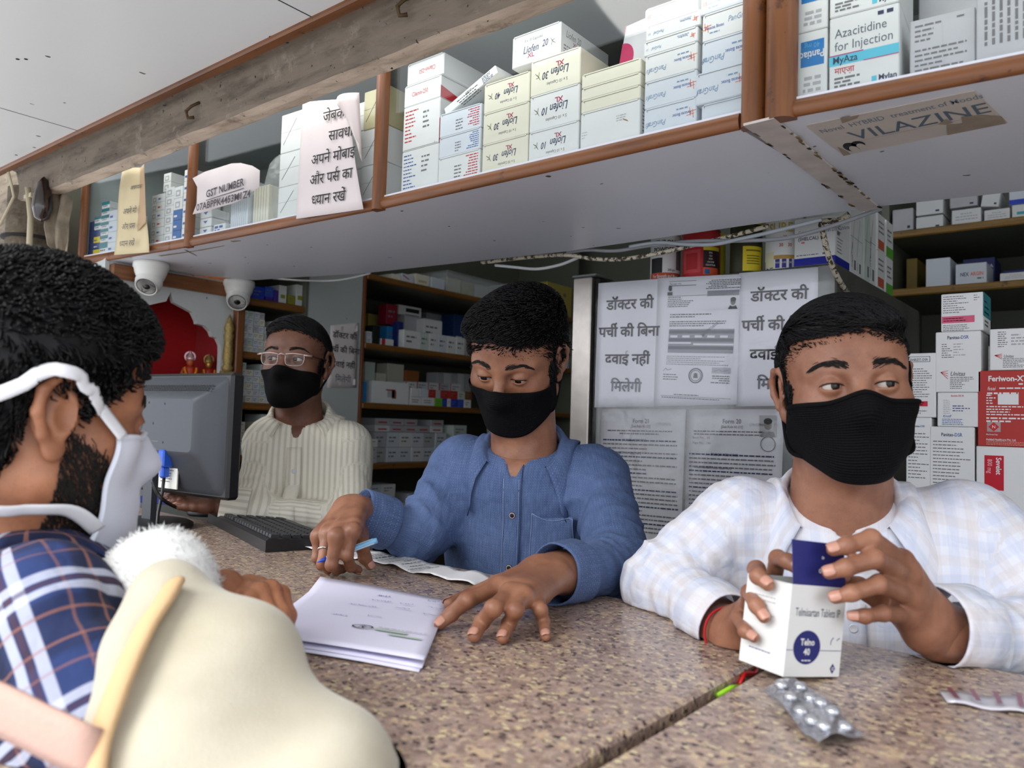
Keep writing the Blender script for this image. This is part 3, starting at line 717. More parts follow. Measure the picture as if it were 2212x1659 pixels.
o = carton('leaflet_bundle', 'white paper packets packed upright beside the clear bag', .06, .09, .10, b2.at(V(530, 460)[0], 0, .02), b2.rz, card_cream, lambda b, M, w, h: [b.rect(M, w * k / 6, 0, w * k / 6 + .0006, h, slit) for k in range(1, 6)], None)
# -- left bay: small cartons in columns
b1 = Bay(FR[0], FR[1])
D = lambda px, py: b1.u(px, py)
teal = cc(40, 120, 130); navy = cc(38, 66, 120); yel = cc(222, 200, 40); redc = cc(176, 52, 40); bluef = cc(28, 92, 160)
def p_band(m, a, c):
 def f(b, M, w, h): b.rect(M, 0, h * a, w, h * c, m); b.dashes(M @ MT((w * .15, h * .4, 0)), w * .6, 1, .01, h * .12, ink_navy, 2, .9)
 return f
def p_sq(b, M, w, h): b.rect(M, w * .2, h * .15, w * .75, h * .7, ink_pale); b.rect(M, w * .32, h * .28, w * .62, h * .55, card_white, .0002)
def p_word(m):
 return lambda b, M, w, h: b.dashes(M @ MT((w * .12, h * .5, 0)), w * .76, 1, .01, h * .2, m, 4, 1)
def stack1(px0, px1, z0, hs, specs, group, lab, back=0, dep=.09):
 u0, u1 = D(px0, 500)[0], D(px1, 500)[0]; z = z0
 for k, h in enumerate(hs):
  m, p = specs[k % len(specs)]
  carton('tablet_box', lab, u1 - u0 - .001, dep, h, b1.at(u0, z, back), b1.rz, m, p, None, group=group); z += h + .0006
H1 = .0165
stack1(190, 203, 0, [.02] * 5, [(navy, None)], 'navy tablet boxes in the left bay', 'navy tablet box stacked in the left bay of the glass cupboard')
stack1(203, 217, 0, [.018, .018, .018, .018], [(yel, None), (navy, p_word(card_white)), (yel, p_word(navy)), (navy, None)], 'yellow and navy boxes in the left bay', 'yellow or navy tablet box in the left bay of the glass cupboard')
stack1(203, 217, .0752, [.019, .019], [(card_white, p_band(teal, .55, 1))], 'teal banded boxes in the left bay', 'white tablet box with a teal band in the left bay of the cupboard')
stack1(217, 234, 0, [.034, .019, .019, .019, .019, .019, .019], [(card_white, p_band(teal, .5, 1))], 'teal banded boxes in the left bay', 'white tablet box with a teal band in the left bay of the cupboard')
stack1(234, 252, 0, [.03] * 4, [(card_cool, p_word(ink_blue))], 'white boxes left of the folded notice', 'white tablet box standing left of the yellowed Hindi notice')
stack1(176, 190, 0, [.028] * 4, [(card_cool, p_word(ink_red))], 'jumbled pale boxes by the end post', 'pale tablet box beside the end post of the left bay')
stack1(325, 338, 0, [.022] * 6, [(card_white, p_sq)], 'white boxes with grey squares', 'white tablet box with a grey square right of the yellowed Hindi notice')
stack1(338, 354, 0, [.022] * 6, [(card_white, p_word(ink_red)), (card_white, p_word(ink_blue))], 'lettered white boxes in the left bay', 'white tablet box with a lettered edge right of the yellowed Hindi notice', -.002)
stack1(354, 372, 0, [.024] * 6, [(card_white, p_sq)], 'white boxes with grey squares', 'white tablet box with a grey square right of the yellowed Hindi notice')
stack1(372, 391, 0, [.027, .027, .027], [(bluef, p_word(card_white))], 'blue boxes by the first post', 'shiny blue tablet box beside the first dividing post')
stack1(372, 391, .0828, [.03, .03], [(card_white, p_sq)], 'white boxes with grey squares', 'white tablet box with a grey square right of the yellowed Hindi notice')
stack1(392, 408, 0, [.03] * 6, [(card_white, p_word(ink_blue))], 'white boxes against the first post', 'white tablet box tucked against the first dividing post')
carton('tablet_box', 'large brick red carton at the back of the left bay', .05, .06, .16, b1.at(D(318, 450)[0], 0, .10), b1.rz, redc, lambda b, M, w, h: b.dashes(M @ MT((w * .2, h * .8, 0)), w * .7, 4, h * .15, h * .06, cc(210, 110, 90), 3, .8), None)
stack1(346, 362, .14, [.024] * 2, [(card_white, p_sq)], 'white boxes with grey squares', 'white tablet box with a grey square right of the yellowed Hindi notice', .002)
# -- right cupboard: larger cartons
b3 = Bay(FR[4], FR[5])
E3 = lambda px, py: b3.u(px, py)
def h3(px, y0, y1): return abs(E3(px, y0)[1] - E3(px, y1)[1])
blue_l = cc(22, 120, 190)
def p_pantiac(inv):
 def f(b, M, w, h):
  if inv: M = flip(M, w, h); 
  x0, x1 = w * .0 if not inv else w * .12, w * .8
  b.rect(M, w * .1, h * .14, w * .88, h * .52, blue_l)
  b.text(M @ MT((w * .5, h * .30, .0003)), 'Pantiac', h * .16, card_white, 'C', 0, .015, .75); b.text(M @ MT((w * .5, h * .18, .0003)), '40 mg', h * .11, cc(90, 170, 215), 'C', 0, 0, .8)
  b.dashes(M @ MT((w * .2, h * .9, 0)), w * .6, 3, h * .09, h * .05, ink_pale, 2, .8)
 return f
def p_aza(b, M, w, h):
 T = lambda x, y, q=0: M @ MT((x * w, y * h, q)); cy = cc(90, 195, 220); mg = cc(185, 30, 110)
 b.text(T(.08, .72), 'Azacitidine', h * .17, mat('slate_ink', srgb(90, 105, 115), .6), 'L', 0, 0, .82); b.text(T(.08, .55), 'for Injection', h * .17, mat('slate_ink', (0, 0, 0)), 'L', 0, 0, .82)
 b.rect(M, 0, h * .36, w, h * .49, cy); b.rect(M, 0, h * .487, w * .5, h * .50, mg, .0002)
 b.text(T(.06, .385, .0003), 'MyAza', h * .13, ink_navy, 'L', 0, .012, .85); b.rect(M, w * .5, h * .355, w, h * .365, mg, .0002)
 b.text(T(.08, .25), 'माएज़ा', h * .11, ink_red, 'L', 0, .01, .9); b.dashes(T(.08, .2), w * .4, 3, h * .05, h * .028, ink_grey, 5, .8)
 b.rect(M, w * .62, h * .06, w * .69, h * .13, cy); b.text(T(.72, .065), 'Mylan', h * .1, ink_navy, 'L', 0, .02, .9); b.dashes(T(.7, .95), w * .22, 1, .01, h * .05, ink_navy, 2, 1)
 b.text(T(.06, .93), '', h * .05, ink_grey)
def p_comp(b, M, w, h):
 b.dashes(M @ MT((w * .08, h * .9, 0)), w * .5, 4, h * .08, h * .03, ink_grey, 5, .5); b.dashes(M @ MT((w * .08, h * .5, 0)), w * .84, 5, h * .08, h * .03, ink_grey, 6, .7); b.dashes(M @ MT((w * .72, h * .92, 0)), w * .2, 1, .01, h * .03, ink_grey, 7, 1)
def p_comp2(b, M, w, h): b.dashes(M @ Matrix.Rotation(R(90), 4, 'Z') @ MT((h * .2, -w * .1, 0)), h * .6, 8, w * .09, w * .035, ink_grey, 8, .7)
zc = 0
def put3(px0, px1, pxm, rows, dep=.12, back=0):
 u0, u1 = E3(px0, 150)[0], E3(px1, 150)[0]; z = 0
 for (y0, y1, m, p, l) in rows:
  h = min(h3(pxm, y0, y1), .298 - z); carton('medicine_carton', l, u1 - u0 - .001, dep, h, b3.at(u0, z, back), b3.rz, m, p, None); z += h + .0008
put3(1722, 1788, 1750, [(214, 69, card_white, p_pantiac(True), 'white carton with a blue panel and upside-down print, lower one by twin posts'), (69, -60, card_white, p_pantiac(True), 'white carton with a blue panel, upper one right of the twin posts')])
put3(1791, 1944, 1870, [(205, 38, card_white, p_aza, 'white carton with a turquoise band and grey injection lettering, lower of the pair'), (38, -110, card_white, p_aza, 'white carton above the turquoise-banded one, cut by the top of the photo')])
put3(1962, 2108, 2035, [(172, 36, card_grey, p_comp, 'grey white carton covered in rows of fine print in the right cupboard')], .1, .012)
put3(2108, 2300, 2160, [(148, -60, card_grey, p_comp2, 'large pale carton with sideways fine print at the right end of the cupboard')], .1, .005)
carton('medicine_carton', 'white carton standing behind the fine-print carton in the right cupboard', .09, .08, .22, b3.at(E3(1950, 100)[0], 0, .14), b3.rz, card_grey, None, 'top')
# -- left wall: shrine panel
b = MB(); FW = Matrix(((0, 0, 1, XW), (1, 0, 0, 0), (0, 1, 0, 0), (0, 0, 0, 1)))   # local x -> world y, y -> z, z -> +x
yc, half = 1.164, .172
arch = [(0, .0), (.012, -.030), (.045, -.042), (.072, -.052), (.086, -.075), (.088, -.085), (.115, -.088), (.133, -.102), (.141, -.118), (.158, -.122), (.170, -.142), (.172, -.165)]
za = 1.66
outl = [(yc + x, za + y) for x, y in arch]
zb_, zt_ = 1.395, 1.72
def panel_half(sgn, yend):
 pts = [(yc + sgn * x, za + y) for x, y in arch] + [(yc + sgn * half, zb_), (yend, zb_), (yend, zt_), (yc, zt_)]
 return pts if sgn < 0 else pts[::-1]
b.prism([(p[0], p[1]) for p in panel_half(1, 1.372)], -.02, 0, lam_wall, FW); b.prism([(p[0], p[1]) for p in panel_half(-1, .985)], -.02, 0, lam_wall, FW)
b.box((-2.27, .985, 0), (XW, 1.372, 1.375), lam_wall); b.box((-2.52, .972, 0), (XW, .984, 1.73), lam_wall)
struct(b.build('trim_4'), 'pale wall panel with a scalloped arch cut into it')
red_v = mat('red_velvet', srgb(190, 14, 22), .85, sheen=.3)
gold_m = mat('carved_gold', srgb(176, 152, 92), .45, .5, var=.35, vscale=140, bump=.6, bscale=260)
t = empty('shrine', (-2.36, 1.16, 1.375), 'small red-backed shrine niche behind the scalloped arch', 'shrine')
L = MT((2.36, -1.16, -1.375))
b = MB(); b.box((-2.50, .985, 1.375), (-2.27, 1.40, 1.395), mat('red_cloth', srgb(150, 20, 30), .8), L); b.build('shelf', t)
b = MB(); b.box((-2.51, .985, 1.375), (-2.50, 1.40, 1.72), red_v, L); b.box((-2.50, 1.39, 1.395), (-2.272, 1.40, 1.72), red_v, L); b.box((-2.50, .985, 1.71), (-2.272, 1.40, 1.72), red_v, L); b.build('red_lining', t)
b = MB(); prof = [(.014, 0), (.018, .012), (.012, .022), (.016, .04), (.013, .10), (.017, .112), (.012, .12), (.016, .135), (.007, .165), (.001, .18)]
b.lathe(prof, gold_m, 12, L @ MT((-2.236, 1.352, 1.436))); b.box((-2.25, 1.334, 1.395), (-2.222, 1.37, 1.437), gold_m, L); b.build('gold_pilaster', t)
def idol(label, loc, s, cm, rm, crown):
 t = empty('idol', loc, label, 'idol'); t.rotation_euler.z = R(70)
 b = MB(); b.lathe([(.030 * s, 0), (.034 * s, .006 * s), (.030 * s, .018 * s), (.022 * s, .028 * s), (.019 * s, .045 * s), (.021 * s, .056 * s), (.012 * s, .064 * s), (.007 * s, .068 * s)], rm, 16)
 for sx in (-1, 1): b.tube([(sx * .012 * s, -.006 * s, .012 * s), (sx * .034 * s, -.016 * s, .012 * s), (sx * .012 * s, -.032 * s, .01 * s)], [.012 * s, .011 * s, .007 * s], rm, 8); b.tube([(sx * .019 * s, 0, .055 * s), (sx * .028 * s, -.006 * s, .036 * s), (sx * .016 * s, -.022 * s, .03 * s)], [.007 * s, .006 * s, .004 * s], cm, 8)
 b.build('body', t)
 b = MB(); b.lathe([(.001, .064 * s), (.008 * s, .066 * s), (.0125 * s, .076 * s), (.012 * s, .086 * s), (.006 * s, .094 * s), (.001, .096 * s)], cm, 14); b.build('head', t)
 b = MB(); b.lathe([(.013 * s, .087 * s), (.016 * s, .09 * s), (.012 * s, .098 * s), (.009 * s, .106 * s), (.004 * s, .113 * s), (.005 * s, .117 * s), (.001, .121 * s)], crown, 14); b.ring(frame((0, .006 * s, .1 * s), (1, 0, 0), (0, 0, 1)), 0, 0, .02 * s, .006 * s, crown); b.build('crown', t)
 b = MB(); r = random.Random(2); og = mat('marigold', srgb(240, 130, 20), .8)
 for k in range(20):
  a = math.pi * k / 19; p = Vector((math.cos(a) * .02 * s, -.018 * s - .008 * s * math.sin(a), .056 * s - .03 * s * math.sin(a)))
  b.lathe([(.0005, -.005 * s), (.0048 * s, -.0015 * s), (.0048 * s, .0015 * s), (.0005, .005 * s)], og, 7, MT(p))
 b.build('garland', t)
 b = MB(); b.tube([(-.01 * s, -.034 * s, .012 * s), (0, -.036 * s, .022 * s), (.012 * s, -.034 * s, .012 * s)], .006 * s, gold_m, 6); b.build('offering_tray', t)
idol('reddish idol with a pink-jewelled crown, left one of the shrine pair', (-2.345, 1.288, 1.395), .86, mat('idol_clay', srgb(190, 96, 60), .5), mat('idol_red', srgb(190, 60, 30), .5, var=.4, vscale=160), mat('crown_pink', srgb(226, 190, 190), .3, .4))
idol('golden-faced idol with an orange garland, right one of the shrine pair', (-2.345, 1.352, 1.395), .82, mat('idol_gold', srgb(190, 150, 70), .35, .6), mat('idol_crimson', srgb(170, 40, 30), .5, var=.5, vscale=160), gold_m)
blobc = mat('purple_cloth', srgb(90, 30, 80), .8)
b = MB(); b.box((-2.26, 1.372, 0), (-2.225, 1.398, 1.70), wood_z, c=.003); struct(b.build('trim_5'), 'slim brown upright beside the shrine arch')
b = MB(); b.box((-2.262, .985, 1.672), (-2.228, 1.40, 1.712), wood_y, c=.003); struct(b.build('trim_6'), 'brown batten over the shrine arch')
# -- shelf bays of the left wall
def bay_unit(label, y0, y1, zs, ztop):
 t = empty('wall_shelf', (-2.43, (y0 + y1) / 2, 0), label, 'shelf unit'); L = -Vector(t.location); T = MT(L)
 for i, y in enumerate((y0, y1)):
  b = MB(); b.box((-2.63, y - .012 if i else y, 0), (XW + .004, y if i else y + .012, ztop), lam_shelf if i else wood_z, T, c=.001); b.build('side_panel', t)
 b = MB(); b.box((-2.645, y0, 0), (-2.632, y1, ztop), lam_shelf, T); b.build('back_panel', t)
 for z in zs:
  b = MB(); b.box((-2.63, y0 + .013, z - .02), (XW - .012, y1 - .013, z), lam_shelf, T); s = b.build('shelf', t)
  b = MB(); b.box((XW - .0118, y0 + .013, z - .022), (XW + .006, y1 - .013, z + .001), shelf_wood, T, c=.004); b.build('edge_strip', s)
 return t
Z1 = [1.68, 1.505, 1.342, 1.174, .98]; Z2 = [1.842, 1.584, 1.362, 1.136, .93]
bay_unit('narrow wooden shelf unit between the shrine and the stained pilaster', 1.40, 1.652, Z1, 2.5)
bay_unit('deep wooden shelf unit of cartons behind the blue-shirted man', 1.897, 3.30, Z2, 2.5)
def yx(px, py): p = PX(px, py, XW - .02); return p.y, p.z
def wall_items(zs, items, group=None, dep=.11):
 """items: (px0, px1, y of foot, y of head, colour, print, label, how far back, foot height above the shelf or None)"""
 for it in items:
  px0, px1, yb, yt, m, p, lab = it[:7]; back = it[7] if len(it) > 7 else 0; dz = it[8] if len(it) > 8 else 0; g = it[9] if len(it) > 9 else group
  x = XW - .016 - back
  a = PX(px0, (yb + yt) / 2, x); c = PX(px1, (yb + yt) / 2, x); m0 = PX((px0 + px1) / 2, yb, x); m1 = PX((px0 + px1) / 2, yt, x)
  w = max(.012, c.y - a.y - .001); h = m1.z - m0.z
  carton('medicine_box', lab, w, min(dep, .35 - back), h, (x, a.y, zs + .0004 + dz), R(90), m, p, None, group=g)
gw = [card_white, card_green, card_cool, card_grey, card_cream]
tagsq = lambda m: (lambda b, M, w, h: b.rect(M, w * .2, h * .3, w * .8, h * .5, m))
lines2 = lambda b, M, w, h: b.dashes(M @ MT((w * .15, h * .7, 0)), w * .7, 2, h * .25, h * .1, ink_grey, 3, .8)
bl1, bl2, pur, olive, redd, maroon, sky = cc(40, 70, 190), cc(50, 90, 200), cc(80, 50, 150), cc(150, 150, 40), cc(190, 50, 40), cc(130, 24, 44), cc(40, 130, 190)
wall_items(Z1[0], [(545, 572, 641, 612, bl1, lines2, 'bright blue box at the left of the top shelf behind the spectacled man'), (574, 590, 645, 634, pur, None, 'low purple box on the top shelf behind the spectacled man'), (573, 592, 634, 612, bl2, lines2, 'blue box resting on the low purple one on the top shelf', 0, .016),
 (592, 602, 647, 620, pur, None, 'slim purple box on the top shelf under the second camera'), (603, 620, 652, 612, card_white, tagsq(olive), 'white box with an olive band on the top shelf by the second camera'), (622, 638, 656, 634, olive, lines2, 'olive yellow box on the top shelf behind the spectacled man'), (640, 658, 657, 610, card_white, tagsq(olive), 'tall white box with olive marks at the right of the top shelf')])
def grid_boxes(zs, y0, y1, ncol, nrow, h, lab, group, back=0, cols=gw, seed=1, miss=0, dep=.1, prt=lines2):
 r = random.Random(seed); w = (y1 - y0) / ncol; src = {}
 for i in range(ncol):
  n = nrow - (r.randint(0, miss) if miss else 0)
  for k in range(n):
   m = r.choice(cols); key = (m.name)
   loc = (XW - .016 - back - r.uniform(0, .006), y0 + i * w, zs + .0004 + k * (h + .0006))
   if key not in src:
    src[key] = carton('tablet_box', lab, w - .0012, dep, h, loc, R(90), m, prt, None, group=group)
   else:
    c = src[key].copy(); COL.objects.link(c); c.location = loc
grid_boxes(Z1[1], 1.418, 1.50, 4, 6, .022, 'small pale tablet box on the second shelf behind the spectacled man', 'tablet boxes on the second shelf by the shrine', seed=4)
grid_boxes(Z1[1], 1.502, 1.625, 5, 6, .022, 'small pale tablet box on the second shelf behind the spectacled man', 'tablet boxes on the second shelf by the shrine', seed=5, miss=3)
grid_boxes(Z1[2], 1.416, 1.62, 8, 6, .021, 'small white tablet box on the third shelf beside the spectacled man', 'tablet boxes on the third shelf by the monitor', seed=6, miss=1)
grid_boxes(Z1[3], 1.416, 1.62, 7, 5, .026, 'small white tablet box on the fourth shelf above the monitor edge', 'tablet boxes on the fourth shelf by the monitor', seed=7, miss=2)
grid_boxes(Z1[4], 1.416, 1.62, 6, 4, .03, 'white tablet box on the lowest shelf behind the striped shirt', 'tablet boxes on the lowest shelf by the monitor', seed=8, miss=2)
redbar = lambda b, M, w, h: b.line(M, [(w * .1, h * .8), (w * .6, h * .45)], h * .12, ink_red)
wall_items(Z2[0], [(848, 866, 604, 590, card_cream, None, 'cream box at the left of the topmost shelf behind the two men'), (868, 894, 609, 590, card_cool, redbar, 'white box with a red slanting bar on the topmost shelf'), (898, 928, 617, 592, card_cream, tagsq(card_old), 'cream box on the topmost shelf left of the clear tub'), (932, 961, 625, 600, card_cool, None, 'pale box touching the clear tub on the topmost shelf'),
 (1100, 1128, 650, 604, card_white, tagsq(card_grey), 'white box with crumpled top right of the clear tub'), (1130, 1160, 657, 606, card_old, None, 'yellowed carton right of the clear tub on the topmost shelf'), (1182, 1236, 664, 596, cc(186, 168, 84), lambda b, M, w, h: (b.disc(M, w * .45, h * .7, w * .06, h * .06, slit), b.disc(M, w * .7, h * .7, w * .06, h * .06, slit), b.disc(M, w * .62, h * .52, w * .05, h * .05, slit)), 'mustard yellow carton at the right end of the topmost shelf')], dep=.14)
tub_m = clear_m
y0, y1 = PX(966, 620, XW - .02).y, PX(1092, 640, XW - .02).y
t = empty('storage_tub', (XW - .11, (y0 + y1) / 2, Z2[0] + .0005), 'translucent plastic tub of cartons on the topmost shelf', 'tub'); hw = (y1 - y0) / 2
b = MB()
for lo, hi in (((-.09, -hw, 0), (.09, hw, .003)), ((.087, -hw, .003), (.09, hw, .085)), ((-.09, -hw, .003), (-.087, hw, .085)), ((-.087, -hw, .003), (.087, -hw + .003, .085)), ((-.087, hw - .003, .003), (.087, hw, .085))): b.box(lo, hi, tub_m)
b.build('tub_body', t); b = MB(); b.box((-.094, -hw - .004, .085), (.094, hw + .004, .092), tub_m, c=.002); b.build('lid', t)
for k in range(4):
 yy = (y0 + y1) / 2 - hw + .012 + k * (2 * hw - .02) / 4
 carton('medicine_box', 'pale carton packed inside the translucent tub', (2 * hw - .04) / 4, .12, .062, (XW - .035, yy, Z2[0] + .004), R(90), (card_cream, card_old, card_white, card_cream)[k], None, 'top', group='cartons in the translucent tub')
blackband = lambda b, M, w, h: b.rect(M, w * .3, h * .35, w * .9, h * .75, ink)
wl = [(792, 804, 741, 728, card_cool, lines2, 'little white box at the left end of the second shelf, lower of two'), (792, 804, 728, 714, card_cool, lines2, 'little white box at the left end of the second shelf, upper of two', 0, .0215),
 (806, 821, 743, 702, cc(30, 30, 32), None, 'tall black box on the second shelf'), (824, 851, 749, 734, card_white, lambda b, M, w, h: b.rect(M, 0, 0, w * .3, h, ink_red), 'low white box with a red end on the second shelf'),
 (836, 858, 748, 701, sky, lines2, 'sky blue box on the second shelf under the maroon one', .06), (835, 859, 700, 656, maroon, lines2, 'maroon box stacked on the sky blue one', .06, .0935), (859, 871, 750, 692, cc(34, 46, 110), lines2, 'tall navy box on the second shelf', .03),
 (796, 834, 748, 672, cc(150, 136, 70), None, 'mustard brown box behind the black one on the second shelf', .17),
 (872, 909, 756, 716, card_white, lines2, 'large white box in the middle of the second shelf, beside the row of vial boxes')]
wall_items(Z2[1], wl, dep=.05)
wall_items(Z2[1], [(908 + 19.5 * k, 926.5 + 19.5 * k, 759 + 2 * k, 720 + 2.2 * k, (card_green, card_white, card_cool, card_white, card_white)[k], lines2, 'white vial box in the row of five on the second shelf', 0, 0, 'row of vial boxes on the second shelf') for k in range(5)], dep=.06)
wall_items(Z2[1], [(873, 905, 758, 676, card_grey, None, 'grey box behind the large white one on the second shelf', .12), (862, 911, 675, 654, card_white, blackband, 'flat white box with a black band high on the second shelf stack', .12, .152), (915, 955, 766, 692, card_white, lambda b, M, w, h: b.dashes(M @ MT((w * .1, h * .8, 0)), w * .8, 4, h * .16, h * .05, ink_grey, 3, .7), 'white box with grey lettering rising behind the vial boxes', .075),
 (920, 962, 764, 668, card_grey, tagsq(card_white), 'tall grey box at the back of the second shelf', .22), (980, 1003, 775, 680, cc(30, 60, 110), tagsq(card_white), 'navy bordered box near the right of the second shelf', .12), (1006, 1030, 778, 690, cc(200, 190, 190), lines2, 'pinkish box near the right of the second shelf', .13), (1060, 1100, 790, 700, card_grey, lines2, 'grey box behind the head of the blue-shirted man', .05), (1140, 1170, 800, 730, card_white, lines2, 'white box on the second shelf hidden behind dark hair', .02), (1224, 1242, 815, 740, card_cool, tagsq(pur), 'pale box with a violet patch at the far end of the second shelf', .02)], dep=.08)
wall_items(Z2[2], [(784, 792, 866, 820, sky, None, 'thin turquoise box at the left end of the third shelf'), (804, 884, 874, 826, card_white, lambda b, M, w, h: (b.rect(M, w * .4, h * .3, w * .6, h * .62, ink_pale), b.rect(M, w * .52, h * .25, w * .64, h * .6, cc(150, 90, 70)), b.rect(M, w * .36, h * .6, w * .62, h * .66, ink_red)), 'large white carton with a small red and brown mark on the third shelf')], dep=.16)
row = [(886, 911, card_white), (912, 939, card_white), (940, 956, cc(110, 190, 40)), (957, 966, bl1), (967, 974, card_white), (975, 990, bl1), (991, 1002, bl2), (1003, 1018, card_white)]
for k, (a, c_, m) in enumerate(row):
 wall_items(Z2[2], [(a, c_, 875 + (a - 886) * .05, 857 + (a - 886) * .05, m, lines2, ['white box at the left of the small bottom row on the third shelf', 'white box second in the small bottom row on the third shelf', 'lime green box in the small bottom row on the third shelf', 'narrow blue box right of the lime green one', 'narrow white box between two blue ones on the third shelf', 'blue box second right of the lime green one', 'blue box touching the blue shirt on the third shelf', 'white box ending the small bottom row on the third shelf'][k])], dep=.07)
row = [(888, 906, card_white, None), (907, 926, card_cool, None), (927, 942, redd, lines2), (943, 952, card_grey, None), (953, 970, redd, lines2), (971, 989, redd, lines2), (990, 1005, card_green, lines2), (1006, 1020, cc(130, 80, 40), lines2)]
zz = PX(886, 857, XW - .016).z - PX(886, 875, XW - .016).z + .001
for k, (a, c_, m, p) in enumerate(row):
 wall_items(Z2[2], [(a, c_, 856 + (a - 886) * .05, 838 + (a - 886) * .05, m, p, ['white box at the left of the upper small row on the third shelf', 'pale box second in the upper small row on the third shelf', 'red box nearest the large white carton on the third shelf', 'grey box between the red ones on the third shelf', 'red box in the middle of the upper small row', 'red box rightmost in the upper small row', 'pale green box right of the red ones on the third shelf', 'brown box at the end of the upper small row'][k], 0, zz)], dep=.07)
wall_items(Z2[2], [(876 + 24 * k, 899 + 24 * k, 874, 822, (card_white, card_cool, card_white, card_grey, card_white)[k], lambda b, M, w, h: (b.rect(M, 0, 0, w * .08, h, ink_red), b.dashes(M @ MT((w * .2, h * .9, 0)), w * .7, 2, h * .1, h * .04, ink_grey, 3, .8)), 'white red-edged box in the back row of the third shelf', .09, 0, 'red-edged boxes in the back row of the third shelf') for k in range(5)], dep=.07)
wall_items(Z2[2], [(944 + 15 * k, 958 + 15 * k, 880, 804, (card_grey, card_white)[k % 2], lambda b, M, w, h: b.add([(w * .2, h * .1, 0), (w * .8, h * .25, 0), (w * .2, h * .4, 0)], [(0, 1, 2)], ink_red, M=M), 'tall pale box in the rear stack of the third shelf', .17, 0, 'tall pale boxes at the rear of the third shelf') for k in range(5)], dep=.07)
wall_items(Z2[2], [(876, 905, 874, 797, cc(176, 110, 60), None, 'orange brown carton at the rear of the third shelf', .18), (788, 810, 868, 778, card_green, None, 'tall pale green box at the left rear of the third shelf', .1), (812, 834, 868, 800, card_cream, lines2, 'cream box at the left rear of the third shelf', .15), (836, 872, 872, 782, card_cream, tagsq(card_old), 'tall cream box at the rear of the third shelf', .19), (886, 906, 796, 784, sky, None, 'small blue box lying on the orange brown carton', .19, .109)], dep=.07)
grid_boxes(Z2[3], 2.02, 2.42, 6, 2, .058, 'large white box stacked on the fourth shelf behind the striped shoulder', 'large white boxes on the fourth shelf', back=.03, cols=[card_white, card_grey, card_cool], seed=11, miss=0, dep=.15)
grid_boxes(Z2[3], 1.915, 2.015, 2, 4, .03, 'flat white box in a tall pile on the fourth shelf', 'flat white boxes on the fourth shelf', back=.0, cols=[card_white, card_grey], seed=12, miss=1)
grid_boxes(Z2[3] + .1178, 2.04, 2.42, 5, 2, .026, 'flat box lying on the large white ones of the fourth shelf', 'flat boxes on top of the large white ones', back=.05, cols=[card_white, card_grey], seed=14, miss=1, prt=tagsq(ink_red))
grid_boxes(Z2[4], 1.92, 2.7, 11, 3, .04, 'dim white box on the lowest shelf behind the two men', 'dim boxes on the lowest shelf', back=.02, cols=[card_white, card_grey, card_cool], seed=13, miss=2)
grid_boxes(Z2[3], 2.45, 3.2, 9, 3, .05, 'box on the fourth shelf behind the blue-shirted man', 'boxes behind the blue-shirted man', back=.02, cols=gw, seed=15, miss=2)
# -- fridge with pasted notices, steel post
FY = 1.73
t = empty('refrigerator', (-.815, 2.13, 0), 'tall grey refrigerator with its front pasted over with notices', 'fridge'); T = MT((.815, -2.13, 0))
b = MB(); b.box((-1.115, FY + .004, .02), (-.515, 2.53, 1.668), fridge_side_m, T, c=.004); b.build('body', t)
b = MB(); b.box((-1.112, FY, .1), (-.517, FY + .0035, 1.662), fridge_m, T); b.box((-1.10, FY + .01, 0), (-.53, FY + .05, .02), dark_m, T); b.build('door', t)
t = empty('steel_post', (-1.16, 1.76, 0), 'upright stainless steel post left of the pasted notices', 'post'); T = MT((1.16, -1.76, 0))
b = MB(); b.box((-1.193, FY - .004, 0), (-1.135, FY + .08, 1.695), steel_m, T, c=.003); b.box((-1.133, FY + .012, 0), (-1.118, FY + .06, 1.69), dark_m, T); b.build('upright', t)
b = MB(); b.box((-1.196, FY - .007, 1.695), (-1.12, FY + .085, 1.702), mat('steel_cap', srgb(140, 144, 140), .4, .6), T, c=.002); b.build('cap', t)
plastic = bpy.data.materials.new('plastic_sleeve'); plastic.use_nodes = True
def _pl():
 n = plastic.node_tree; n.nodes.clear(); o = n.nodes.new('ShaderNodeOutputMaterial'); mx = n.nodes.new('ShaderNodeMixShader'); tr = n.nodes.new('ShaderNodeBsdfTransparent'); g = n.nodes.new('ShaderNodeBsdfGlossy'); g.inputs['Roughness'].default_value = .12
 tcx = n.nodes.new('ShaderNodeTexCoord'); ns = n.nodes.new('ShaderNodeTexNoise'); ns.inputs['Scale'].default_value = 16; ns.inputs['Detail'].default_value = 6; bp = n.nodes.new('ShaderNodeBump'); bp.inputs['Strength'].default_value = .5; bp.inputs['Distance'].default_value = .006
 n.links.new(tcx.outputs['Object'], ns.inputs['Vector']); n.links.new(ns.outputs['Fac'], bp.inputs['Height']); n.links.new(bp.outputs[0], g.inputs['Normal'])
 mx.inputs[0].default_value = .025; n.links.new(tr.outputs[0], mx.inputs[1]); n.links.new(g.outputs[0], mx.inputs[2]); n.links.new(mx.outputs[0], o.inputs[0])
_pl()
def fp(px, py, off=0): p = PY(px, py, FY - off); return p
def sheet_on_fridge(name, label, q, th, m, off, cat='notice', seed=0, wav=.0007):
 """paper pasted on the fridge door; q = corners TL, TR, BR, BL as photo pixels"""
 c = [fp(*p, off) for p in q]; r = random.Random(seed); n = 10; P = []
 for i in range(n + 1):
  v = i / n; P.append([(c[0].lerp(c[1], u / n)).lerp(c[3].lerp(c[2], u / n), v) + Vector((0, -abs(math.sin(u * 1.7 + seed) * math.cos(v * 7 + seed)) * wav, 0)) for u in range(n + 1)])
 b = MB(); b.sheet([row[::-1] for row in P], th, m); return b, c
